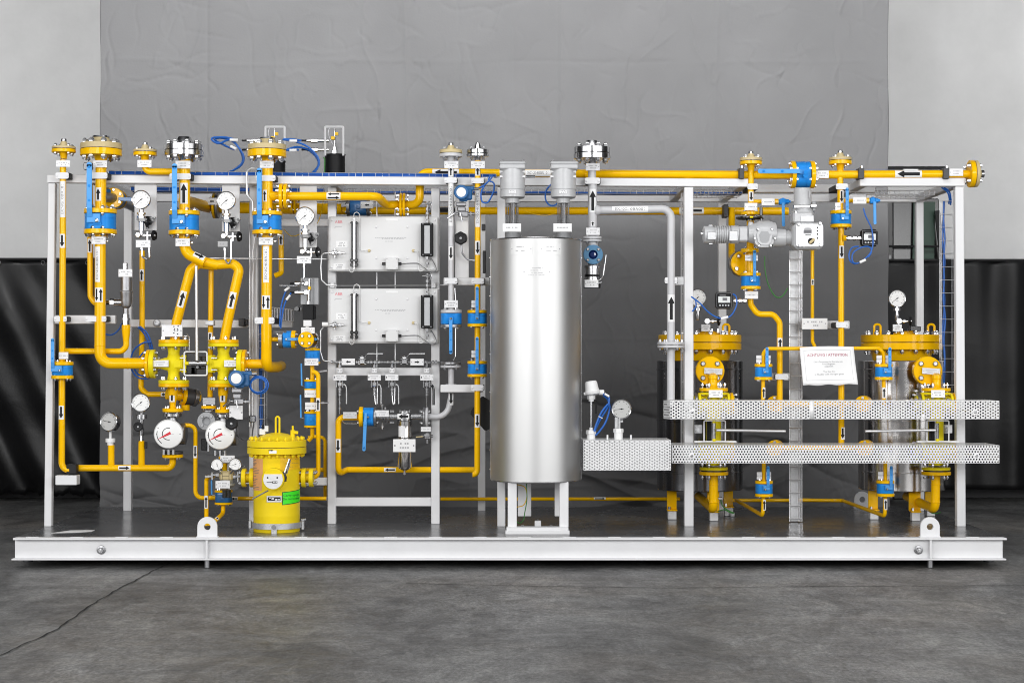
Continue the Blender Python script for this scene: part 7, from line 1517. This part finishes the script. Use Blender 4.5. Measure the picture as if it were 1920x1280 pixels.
t = thing('counter_flange', 'beige counter flange closing the long top pipe at the far right end, facing sideways', 'flange', W(1830, 345, Y), 'counter flanges closing the upright pipes')
mb = MB('beige'); mb.lathe(W(1826.5, 326, Y), AH, [(0, 0), (0, 25*k), (5.5*k, 25*k), (6.5*k, 24*k), (6.5*k, 10*k), (12*k, 8*k), (12*k, 0)], 36); build(mb, 'hub', t)
mb = MB('gloss_black'); mb.cyl(W(1825, 326, Y), W(1827, 326, Y), 22*k, 28); build(mb, 'gasket', t)
mb = MB('steel'); mb.cyl(W(1838.5, 326, Y), W(1845, 326, Y), 7*k, 20, ch=.003); build(mb, 'plug', t)
t = ball_valve('large blue ball valve lying level on the long top pipe above the motor actuator', 1504.5, 327.5, .80, 44, 25.5, 8, 0, axis='h', n=6)
mb = MB('sky_blue'); f = .80-.104; mb.bar(W(1425, 321, f), W(1500, 321, f), 8.6*k, .009, .002); mb.lathe(W(1425, 321, f-.0045), (0, -1, 0), [(0, 0), (0, 4.3*k), (.009, 4.3*k), (.009, 0)], 14); mb.bar(W(1495, 321, f), W(1512, 324, f+.02), 8*k, .012, .002); build(mb, 'lever', t)
mb = MB('blue')
for x in (1424, 1432, 1467): mb.cyl(W(x, 321, f-.005), W(x, 321, f-.009), 2.4*k, 10)
mb.cyl(W(1511, 323, f), W(1511, 323, f-.02), 4*k, 8); mb.cyl(W(1511, 329, f), W(1511, 329, f-.01), 5*k, 8); build(mb, 'rivet', t)
# upright line with handwheel valve, x=1407
Q = pipe('yellow upright pipe through the handwheel valve behind the motor actuator', [(1408, 320), (1407.5, 400)], .80, 5.6); k = K(.80)
riser_top(Q, 'beige counter flange on the upright pipe above the motor actuator', 1408, 302, .80, 21, 6.5, 5.5, (8, 8, 4.5), (4.5, 5), neck=(6, 12)); stub(Q, [(1408, 309), (1408, 330)], .80, 6)
stub(Q, [(1410, 378), (1462, 378)], .80, 3.8); clamp(1410.5, 350.5, 10, 5.5, .80, 5.8, back=.3); lab(Q, 1407.8, 369, .80, 5.7, 18, arrow=-1, half=50, aw=.6)
nameplate(Q, 1428, 372, 1452.5, 385, .74, m='white', rows=1); nameplate(Q, 1396, 380.5, 1420, 394.5, .72, m='white', rows=1)
def mini_valve(label, x0, x1, py, Y, lx, ly):
    k = K(Y); t = thing('small_valve', label, 'valve', W((x0+x1)/2, py+8, Y), 'small blue cocks with hanging levers'); mb = MB('blue')
    mb.cyl(W(x0, py, Y), W(x1, py, Y), 4.5*k, 6, ch=.002); mb.rect(x0+3, py-5.5, x1-5, py+5.5, Y-.02, .04, .004); mb.cyl(W(x1-1, py, Y), W(x1+3, py, Y), 2.6*k, 8); mb.rect(x0+7, py-7, x1-8, py-4, Y-.02, .03, .002); build(mb, 'body', t)
    mb = MB('yellow'); mb.cyl(W(x0-7, py, Y), W(x0+.5, py, Y), 5*k, 6, ch=.002); build(mb, 'socket', t)
    mb = MB('sky_blue'); mb.bar(W(lx, py+2, Y-.035), W(lx+.5, ly, Y-.035), 5.6*k, .007, .002); mb.lathe(W(lx+.5, ly, Y-.0385), (0, -1, 0), [(0, 0), (0, 2.8*k), (.007, 2.8*k), (.007, 0)], 12); build(mb, 'lever', t)
    return t
mini_valve('small blue cock with hanging lever left of the motor actuator gearbox', 1459, 1479, 378, .80, 1468.5, 422)
hv = thing('handwheel_valve', 'yellow valve with a flat black handwheel behind the motor actuator', 'valve', W(1407, 550, .86))
vflange(hv, 1407, 400, .80, 18, 6, 'yellow', 4); vflange(hv, 1418, 424, .82, 10, 5, 'yellow', 0); vflange(hv, 1406, 470, .82, 17, 7, 'yellow', 4, ph=.5)
mb = MB('yellow'); mb.cyl(W(1407, 402, .84), W(1407, 515, .84), 7*K(.84), 16); build(mb, 'body', hv)
c = W(1405.5, 409, .70); mb = MB('gloss_black'); R = 24.5*K(.70); mb.tube([c+V((R*math.cos(2*PI*i/40), R*math.sin(2*PI*i/40), 0)) for i in range(40)], 2.0*K(.7), 10, closed=True)
for an in (20, 140, 260): mb.tube([c, c+V((R*math.cos(math.radians(an)), R*math.sin(math.radians(an)), 0))], 1.6*K(.7), 8)
mb.cyl(c+V((0, 0, -.02)), c+V((0, 0, .014)), 7*K(.7), 16); mb.m = 'lemon'; mb.box(c+V((0, -R-.004, 0)), (.024, .010, .012), .002); build(mb, 'handwheel', hv)
mb = MB('gloss_black'); mb.cyl(W(1427, 405, .66), W(1427, 388, .66), 3*K(.7), 12, ch=.004); mb.cyl(W(1427, 415, .66), W(1427, 410, .66), 2.4*K(.7), 8); build(mb, 'crank_grip', hv)
c = W(1394, 494, .92); kk = K(.92); mb = MB('yellow'); mb.lathe(c, (.25, -1, 0), [(-.03, 0), (-.03, 23*kk), (-.006, 24*kk), (0, 23*kk), (0, 10*kk), (-.004, 0)], 36); build(mb, 'round_flange', hv)
mb = MB('dull_steel'); mb.lathe(c+V((-.01, .035, 0)), (.25, -1, 0), [(-.02, 0), (-.02, 24.5*kk), (0, 24.5*kk), (0, 0)], 36); build(mb, 'backing_flange', hv)
for an in (35, 125, 215, 305):
    mb = MB('bolt'); q = c+V((17*kk*math.cos(math.radians(an)), -.006+.25*17*kk*math.cos(math.radians(an)), 17*kk*math.sin(math.radians(an)))); mb.lathe(q, (.25, -1, 0), [(0, 4*kk), (.010, 4*kk), (.012, 0)], 6); build(mb, 'bolt', hv)
nameplate(hv, 1397, 478, 1421, 489, .74, m='galvanised', rows=1)
rv = pipe('yellow pipe dropping from the rear pipe to the round flange behind the motor actuator', [(1372, 392, 1.55), (1372, 482, 1.4), (1384, 498, 1.1)], 1.5, 6.3, bend=2.2)
mb = MB('dark'); mb.rect(1357, 383, 1366, 407, 1.5, .14, .004); build(mb, 'pipe_clamp', fr)
ball_valve('blue ball valve with lever up directly under the motor actuator', 1407.5, 527, .78, 31, 18.6, 6, 1, 57, n=4, dx=4.5, lw=.15)
S_ = pipe('yellow pipe with double bend below the motor actuator down to the guard', [(1407, 541), (1407, 570), (1420, 589), (1450, 589), (1462, 604), (1462, 772)], .82, 5.6, bend=2.6)
nameplate(S_, 1396.5, 546, 1421.5, 560, .75, m='white', rows=1); lab(S_, 1462, 642.5, .82, 5.7, 18, arrow=1, half=50); clamp(1465, 706, 12.5, 5.2, .82, 5.7, m='galvanised', back=.06)
mb = MB('galvanised'); mb.rect(1448, 699, 1482, 713, .93, .02, .003); build(mb, 'clamp_plate', fr)
# motor actuator
Y = .56; k = K(Y); t = thing('motor_actuator', 'large grey electric motor actuator with finned motor and display, upper right', 'actuator', W(1440, 470, Y))
mb = MB('head_grey'); pr = [(0, 0), (0, 12*k), (2*k, 16*k), (14*k, 16.5*k)]
for i in range(7): x = 22+i*4.2; pr += [(x*k, 14.3*k), (x*k, 16.8*k), ((x+2)*k, 16.8*k), ((x+2)*k, 14.3*k)]
pr += [(52*k, 14.3*k), (52*k, 17*k), (66*k, 17*k), (66*k, 0)]
mb.lathe(W(1318, 440, Y), AH, pr, 28); build(mb, 'motor', t)
mb = MB('galvanised'); mb.rect(1326, 434, 1343, 449.5, Y-.062, .02, .004); build(mb, 'type_plate', t); mb = MB('galvanised'); mb.rect(1367, 432, 1384, 452, Y-.066, .02, .004); build(mb, 'type_plate', t)
mb = MB('bolt'); mb.cyl(W(1319, 438, Y), W(1314, 438, Y), 3*k, 8); mb.rect(1328, 421, 1337, 424, Y-.02, .03, .004); mb.rect(1328, 455, 1337, 458, Y-.02, .03, .004); build(mb, 'plug', t)
mb = MB('head_grey'); mb.rect(1384, 424, 1404, 453, Y-.05, .11, .012); mb.lathe(W(1402, 438, Y), AH, [(0, 0), (0, 16*k), (14*k, 20*k), (22*k, 24*k), (40*k, 24*k), (52*k, 20*k), (52*k, 0)], 28); mb.cyl(W(1406, 432, Y), W(1408, 416, Y-.01), 6*k, 16, 4.5*k); build(mb, 'gear_housing', t)
mb = MB('cast_grey'); c = W(1433.5, 444, Y-.085); R = 18*k; poly = [(-.62*R, .95*R), (.62*R, .95*R), (.98*R, .35*R), (.80*R, -.65*R), (.42*R, -1.0*R), (-.42*R, -1.0*R), (-.80*R, -.65*R), (-.98*R, .35*R)]
mb.m = 'head_grey'; mb.prism([(p*1.16, q*1.06) for p, q in poly][::-1][::-1], c+V((0, .012, 0)), (1, 0, 0), (0, 0, 1), .07); mb.prism([(p*.84, q*.84) for p, q in poly], c+V((0, 0, 0)), (1, 0, 0), (0, 0, 1), .014); mb.m = 'cast_grey'; mb.prism([(p*.55, q*.6) for p, q in poly], c+V((0, -.004, 0)), (1, 0, 0), (0, 0, 1), .006); build(mb, 'gear_cover', t)
mb = MB('bolt')
for dx, dy in ((-13, -14), (13, -14), (19, 3), (-19, 3), (-11, 17), (11, 17)): mb.lathe(W(1433.5+dx, 444+dy, Y-.075), (0, -1, 0), [(0, 2.6*k), (.012, 2.6*k), (.014, 0)], 8)
build(mb, 'bolt', t)
mb = MB('head_grey'); mb.lathe(W(1448, 446, Y), AH, [(0, 17*k), (20*k, 16.5*k), (24*k, 16.5*k), (25*k, 14*k), (42*k, 12*k), (46*k, 17*k)], 28); mb.rect(1470, 449, 1492, 458, Y-.03, .07, .012); build(mb, 'drive_neck', t)
mb = MB('head_grey'); mb.rect(1487, 417, 1546, 467, Y-.10, .19, .030); mb.rect(1489, 419, 1544, 465, Y-.118, .03, .016); build(mb, 'control_box', t)
F = Y-.120
mb = MB('galvanised'); poly = []
for cx, cy, a0 in ((21, 17, 0), (-21, 17, 90), (-21, -17, 180), (21, -17, 270)):
    for q in range(4): an = math.radians(a0+30*q); poly.append(((cx+4*math.cos(an))*k, (cy+4*math.sin(an))*k))
mb.m = 'sight'; mb.prism(poly, W(1518, 441, F-.002), (1, 0, 0), (0, 0, 1), .004); build(mb, 'control_panel', t)
mb = MB('faint'); mb.prism([(-8*k, -6*k), (8*k, -6*k), (8*k, 0), (5*k, 5*k), (-5*k, 5*k), (-8*k, 0)], W(1514.5, 432, F-.0035), (1, 0, 0), (0, 0, 1), .002); build(mb, 'display_window', t)
mb = MB('ink'); mb.rect(1508, 431.5, 1521, 437, F-.0045, .001); build(mb, 'screen', t)
mb = MB('black'); 
for dy in (427, 433, 439, 446.5): mb.rect(1531.5, dy-1.6, 1534, dy+1.6, F-.004, .002)
build(mb, 'key', t); mb = MB('black'); mb.rect(1510, 440, 1521, 441.3, F-.003, .001); build(mb, 'label', t)
mb = MB('amber'); mb.m = 'beige'; mb.bar(W(1518, 456, F-.01), W(1527, 448, F-.01), 5*k, .014, .003); mb.m = 'black'; mb.lathe(W(1521, 452, F-.006), (0, -1, 0), [(0, 6*k), (.006, 5.5*k), (.006, 0)], 14); build(mb, 'selector_knob', t)
mb = MB('bolt')
for px, py in ((1497, 421), (1537, 419), (1499, 461), (1538, 460)): mb.lathe(W(px, py, F+.004), (0, -1, 0), [(0, 3.4*k), (.012, 3.2*k), (.014, 0)], 12)
build(mb, 'cover_screw', t)
mb = MB('head_grey'); x = W(1505, 400, Y).x; o3 = W(1505, 416, Y); mb.lathe(o3, AV, [(0, 17*k), (8*k, 18*k), (14*k, 19*k), (16*k, 20*k), (20*k, 20*k), (21*k, 18*k), (24*k, 18*k), (25*k, 16.5*k), (60*k, 16.5*k), (63*k, 15*k), (63*k, 0)], 32); mb.rect(1487, 397, 1525, 418, Y-.07, .14, .012); build(mb, 'terminal_housing', t)
mb = MB('galvanised'); mb.rect(1501, 404, 1526, 416, Y-.072, .01, .002); build(mb, 'type_plate', t)
mb = MB('bolt'); mb.rect(1488, 384, 1519, 390, Y-.075, .03, .004); mb.cyl(W(1520, 386, Y-.05), W(1530, 386, Y-.05), 3.2*k, 6); mb.cyl(W(1492, 396, Y-.06), W(1492, 401, Y-.06), 2.5*k, 8); build(mb, 'clamp_strap', t)
mb = MB('cast_grey'); mb.rect(1523, 378, 1530, 396, Y-.03, .06, .005); build(mb, 'cable_entry', t)
mb = MB('faint'); mb.rect(1516, 358, 1519, 371, Y-.061, .004); build(mb, 'label', t)
mb = MB('green'); curvy(mb, [(1434, 480), (1434, 500), (1438, 525), (1446, 545), (1456, 557), (1467, 555), (1477, 540)], .80, 1.1); o = build(mb, 'earth_wire'); tag(o, 'green yellow earth wire sagging below the motor actuator to the cable ladder', 'wire')
# cable ladder upright
lad = thing('cable_ladder', 'upright bright cable ladder standing right of centre between the two vessels', 'cable ladder', W(1491, 978, 1.1)); Y = 1.12; k = K(Y)
mb = MB('galvanised'); mb.rect(1481, 470, 1497, 977, Y, .02, .002); build(mb, 'back_plate', lad)
mb = MB('wire')
for x in (1480.5, 1498, 1503.5): mb.cyl(W(x, 470, Y-.06), W(x, 977, Y-.06), .9*k, 6)
for x in (1500, 1503.5): mb.cyl(W(x, 470, Y), W(x, 977, Y), .9*k, 6)
build(mb, 'side_wire', lad)
for i in range(21):
    py = 486+i*24.3; mb = MB('wire'); mb.tube(P3([(1479.5, py), (1503.8, py)], Y-.063), .9*k, 5); mb.tube([W(1503.5, py, Y-.06), W(1503.5, py, Y+.02)], .9*k, 5); build(mb, 'rung', lad)
# x=1523 thin line
q = pipe('thin yellow upright pipe just right of the cable ladder', [(1523.3, 464), (1523.3, 640), (1528, 650)], 1.0, 3.4, bend=2); lab(q, 1523.4, 529, 1.0, 3.5, 11, arrow=1, half=45)
nameplate(lad, 1504, 596.5, 1551.5, 617, .93, m='white', rows=2)
# x=1577 line
X = pipe('yellow upright pipe with blue valve right of the motor actuator, running behind the guards', [(1575.5, 318), (1575.5, 395)], .80, 5.7); k = K(.8)
riser_top(X, 'beige counter flange on the upright pipe right of the motor actuator', 1575.5, 301, .80, 21.3, 7, 5, (9, 8.5, 4.5), (4.5, 5), neck=(6, 12)); stub(X, [(1575.5, 309), (1575.5, 330)], .80, 6)
clamp(1577.5, 350.5, 11.5, 5.5, .80, 5.8, back=.3); lab(X, 1577, 369, .80, 5.8, 24, arrow=-1, half=45, aw=.6); nameplate(X, 1566, 380, 1576, 395, .74, rows=1)
stub(X, [(1578, 376.5), (1604, 376.5)], .80, 3.8); nameplate(X, 1599.5, 369.5, 1624.5, 382, .74, m='white', rows=1)
mini_valve('small blue cock with hanging lever near the far right top corner', 1629, 1647, 376, .80, 1640, 418)
ball_valve('blue ball valve with lever up on the upright pipe right of the motor actuator', 1576.8, 411, .80, 32, 20, 6.3, 1, 57, n=4, dx=7.5, lw=.15)
stub(X, [(1577, 426), (1577.5, 835)], .80, 5.7, name='pipe'); lab(X, 1577.2, 473, .80, 5.8, 24, arrow=-1, half=48); lab(X, 1579, 812, .80, 5.8, 23, arrow=-1, half=48); clamp(1578, 609, 12, 5.3, .80, 5.8, m='galvanised', back=.2)
mb = MB('yellow'); mb.lathe(W(1579, 446.5, .80), AH, [(0, 9*k), (3*k, 6*k), (8*k, 5*k), (8*k, 0)], 16); build(mb, 'socket', X)
def display(label, cx, cy, Y, hw, hh, fx0, fx1, fy):
    k = K(Y); t = thing('digital_transmitter', label, 'transmitter', W(cx, cy+hh, Y), 'black digital pressure transmitters')
    mb = MB('gloss_black'); mb.m = 'black'; mb.rect(cx-hw, cy-hh, cx+hw, cy+hh, Y-.03, .07, .016); build(mb, 'housing', t)
    mb = MB('dark'); mb.m = 'cast_grey'; mb.rect(cx-hw*.88, cy-hh*.86, cx+hw*.88, cy+hh*.86, Y-.036, .012, .006); mb.m = 'black'; mb.rect(cx-hw*.84, cy-hh*.82, cx+hw*.84, cy+hh*.82, Y-.039, .008, .004); build(mb, 'bezel', t)
    mb = MB('screen'); mb.rect(cx-hw*.70, cy-hh*.45, cx+hw*.70, cy+hh*.28, Y-.041, .004, .001); build(mb, 'screen', t)
    mb = MB('ink'); mb.rect(cx-hw*.2, cy-hh*.3, cx+hw*.35, cy+hh*.05, Y-.0415, .001); mb.m = 'faint'; mb.rect(cx-hw*.55, cy-hh*.62, cx+hw*.2, cy-hh*.55, Y-.0408, .001); build(mb, 'screen_print', t)
    mb = MB('sight')
    for dx in (-.5, -.17, .17, .5): mb.cyl(W(cx+hw*dx, cy+hh*.58, Y-.039), W(cx+hw*dx, cy+hh*.58, Y-.043), 1.7*k, 10)
    build(mb, 'key', t)
    mb = MB('bolt'); a, b = min(fx0, fx1), max(fx0, fx1); mb.cyl(W(a, fy, Y), W(b, fy, Y), 2.8*k, 10)
    for f in (.08, .42, .75): x = a+(b-a)*f; mb.cyl(W(x, fy, Y), W(x+(b-a)*.2, fy, Y), 4.6*k, 6)
    build(mb, 'fitting', t)
    return t
display('black digital pressure transmitter left of the double bend pipe', 1358, 563, .78, 16, 16, 1374, 1400, 563.5)
display('black digital pressure transmitter right of the pipe at the motor actuator', 1631, 445.5, .78, 16, 16, 1587, 1616, 446.5)
mb = MB('hose_blue'); curvy(mb, [(1619, 390), (1622, 402), (1628, 415), (1634, 428), (1637, 450), (1634, 470), (1622, 485), (1606, 494), (1598, 488), (1600, 474), (1615, 464), (1630, 463), (1634, 472), (1628, 482)], .72, 1.4); curvy(mb, [(1610, 462), (1598, 464), (1592, 476), (1594, 489), (1603, 495)], .73, 1.4); o = build(mb, 'blue_cable'); tag(o, 'blue cable curling round the black transmitter right of the motor actuator', 'cable')
mb = MB('paper'); mb.cyl(W(1612, 492, .71), W(1623, 487, .71), 2.6*K(.71), 8); build(mb, 'cable_marker', o)
mb = MB('hose_blue'); curvy(mb, [(1296, 556), (1312, 568), (1326, 583), (1342, 594), (1358, 597), (1372, 590), (1381, 572), (1380, 556), (1374, 551)], .70, 1.4); curvy(mb, [(1298, 584), (1305, 574), (1304, 562)], .75, 1.4); o = build(mb, 'blue_cable'); tag(o, 'blue cable sagging from the black transmitter to the white gauge behind the post', 'cable')
mb = MB('paper'); mb.cyl(W(1352, 597.5, .69), W(1365, 594, .69), 2.6*K(.69), 8); build(mb, 'cable_marker', o)
# vent line between the two small valves, with its four valves
vl = pipe('thin yellow line level behind the warning sheet, joining the two upper small valves', [(1431, 690), (1431, 662), (1438, 653.5), (1648, 652.5), (1657, 662), (1657, 690)], .74, 3.5, bend=3.2)
def vent(label, cx, y0, pipe_label, pts, lx, lt, ay):
    Y = .74; t = ball_valve(label, cx, y0, Y, 30, 16.8, 5.6, 1, y0-lt, n=4, dx=(lx-cx), lw=.17)
    for s_ in (-1, 1): nameplate(t, cx+s_*8.5-5, y0-31, cx+s_*8.5+5, y0-17, Y-.02, rows=1)
    q = pipe(pipe_label, pts, Y, 3.7, bend=2.2); lab(q, cx, ay, Y, 3.8, 20, arrow=1, half=55)
    return q
vent('small blue valve with lever up above the guards, left one', 1431.5, 697, 'short yellow pipe with arrow under the upper left small valve', [(1431, 711), (1430, 760)], 1435.5, 651, 736)
vent('small blue valve with lever up above the guards, right one', 1657, 697, 'short yellow pipe with arrow under the upper right small valve', [(1657, 711), (1657.5, 760)], 1664.5, 651, 736)
vent('small blue valve with lever up below the guards, left one', 1432.5, 915.5, 'yellow pipe angling back on the deck from the lower left small valve', [(1431.5, 930, .74), (1430, 966, .74), (1380, 937, 1.6)], 1437.5, 872, 946)
vent('small blue valve with lever up below the guards, right one', 1660, 915, 'yellow pipe angling back on the deck from the lower right small valve', [(1660, 930, .74), (1659, 967, .74), (1580, 938, 1.75), (1500, 937, 1.75)], 1667, 872, 945)
for px, lb in ((1432, 'short yellow pipe rising from the lower left small valve into the guard'), (1660, 'short yellow pipe rising from the lower right small valve into the guard')): pipe(lb, [(px, 905), (px, 862)], .74, 3.8)
for px, py, lb in ((1452, 757, 'round yellow flanged coupling peeping over the upper guard, left one'), (1617, 757, 'round yellow flanged coupling peeping over the upper guard, right one'), (1452, 840, 'round yellow flanged coupling peeping over the lower guard, left one'), (1621, 840, 'round yellow flanged coupling peeping over the lower guard, right one')):
    t = thing('flanged_coupling', lb, 'coupling', W(px, py+16, .9), 'yellow couplings behind the guards'); kk = K(.9)
    ax_ = V((-.35 if px < 1500 else -.45, -1, 0)).normalized(); c = W(px, py, .86)
    mb = MB('yellow'); mb.lathe(c, -ax_, [(0, 0), (0, 15*kk), (.028, 15*kk), (.028, 0)], 32); build(mb, 'front_flange', t)
    mb = MB('dull_steel'); mb.cyl(c-ax_*.030, c-ax_*.052, 14.5*kk, 28); build(mb, 'spacer', t)
    mb = MB('yellow'); mb.lathe(c-ax_*.055, -ax_, [(0, 0), (0, 15*kk), (.024, 15*kk), (.024, 8*kk), (.10, 8*kk), (.10, 0)], 32); build(mb, 'rear_flange', t)
    mb = MB('bolt')
    for an in (30, 90, 150): mb.cyl(c+V((11.5*kk*math.cos(math.radians(an)), -.012, 11.5*kk*math.sin(math.radians(an)))), c+V((11.5*kk*math.cos(math.radians(an)), .05, 11.5*kk*math.sin(math.radians(an)))), .010, 6)
    build(mb, 'bolt', t)
pipe('large yellow header pipe lying level behind the upper guard', [(1455, 757), (1615, 757)], 1.0, 6); pipe('large yellow header pipe lying level behind the lower guard', [(1455, 840), (1618, 840)], 1.0, 6)
# low rear line
q = pipe('thin yellow pipe low along the deck back, silver tank to dark vessel', [(826, 935), (1275, 935)], 1.9, 3.3); lab(q, 1124.5, 934, 1.9, 3.4, 22, ax=AH, arrow=1, half=45)
q = pipe('thin yellow pipe low along the deck back between the two lidded vessels', [(1356, 937.5), (1582, 937.5)], 1.9, 3.3); lab(q, 1512, 937, 1.9, 3.4, 20, ax=AH, arrow=1, half=45)
# warning sheet hanging on the thin line
Y = .69; cs = [W(1499.5, 651, Y), W(1600.5, 650, Y), W(1608, 720, Y), W(1505, 722.5, Y)]; NX, NZ = 18, 12; vs = []
def SH(u, v, off=0.0):
    p = (cs[0]*(1-u)+cs[1]*u)*(1-v)+(cs[3]*(1-u)+cs[2]*u)*v
    return p+V((0, .006*math.sin(u*9)+.004*math.sin(u*5+v*6)-.012*v-off, .0035*math.sin(u*17)*(v > .95)+.006*math.sin(u*PI)*(1-v)))
for j in range(NZ+1):
    for i in range(NX+1): vs.append(SH(i/NX, j/NZ))
mb = MB('paper'); mb.add(vs, [(j*(NX+1)+i, (j+1)*(NX+1)+i, (j+1)*(NX+1)+i+1, j*(NX+1)+i+1) for j in range(NZ) for i in range(NX)])
t = thing('warning_sheet', 'white paper warning sheet headed in red hanging on the thin yellow line', 'sign', W(1553, 722, Y)); o = build(mb, 'sheet', t); so = o.modifiers.new('thickness', 'SOLIDIFY'); so.thickness = .0012; so.offset = 0
H_ = (cs[0]-cs[3]).length; W_ = (cs[0]-cs[1]).length
def sheet_text(s, v, h, wd, m, u=.5):
    tv, tf = text_polys(s); tw = max(p[0] for p in tv)-min(p[0] for p in tv); mb = MB(m); kx = wd/tw
    mb.add([SH(u+x*kx, v-y*h*1.35/H_, .0016) for x, y in tv], tf); return build(mb, 'lettering', t)
mat('heading_red', (.42, .03, .10), .7); mat('print_grey', (.26, .26, .27), .8)
sheet_text('ACHTUNG / ATTENTION', .225, .0195, .74, 'heading_red', .50)
for s, v, wd in (('Der Gasstrang ist bereits mit', .40, .53), ('Trockengasen', .46, .24), ('aufgefüllt', .52, .16), ('The Gas line', .655, .22), ('is FILLED with nitrogen gases', .725, .53)): sheet_text(s, v, .0105, wd, 'print_grey', .50)
mb = MB('faint')
for (u0, v0, u1, v1) in ((.07, .09, .93, .093), (.07, .87, .93, .873), (.07, .09, .0715, .873), (.9285, .09, .93, .873)):
    pts = []; n = 12
    for i in range(n+1):
        f = i/n
        if u1-u0 > v1-v0: pts += [SH(u0+(u1-u0)*f, v0, .0013), SH(u0+(u1-u0)*f, v1+.004, .0013)]
        else: pts += [SH(u0, v0+(v1-v0)*f, .0013), SH(u1+.002, v0+(v1-v0)*f, .0013)]
    mb.add(pts, [(2*i, 2*i+1, 2*i+3, 2*i+2) for i in range(n)])
build(mb, 'border_line', t)
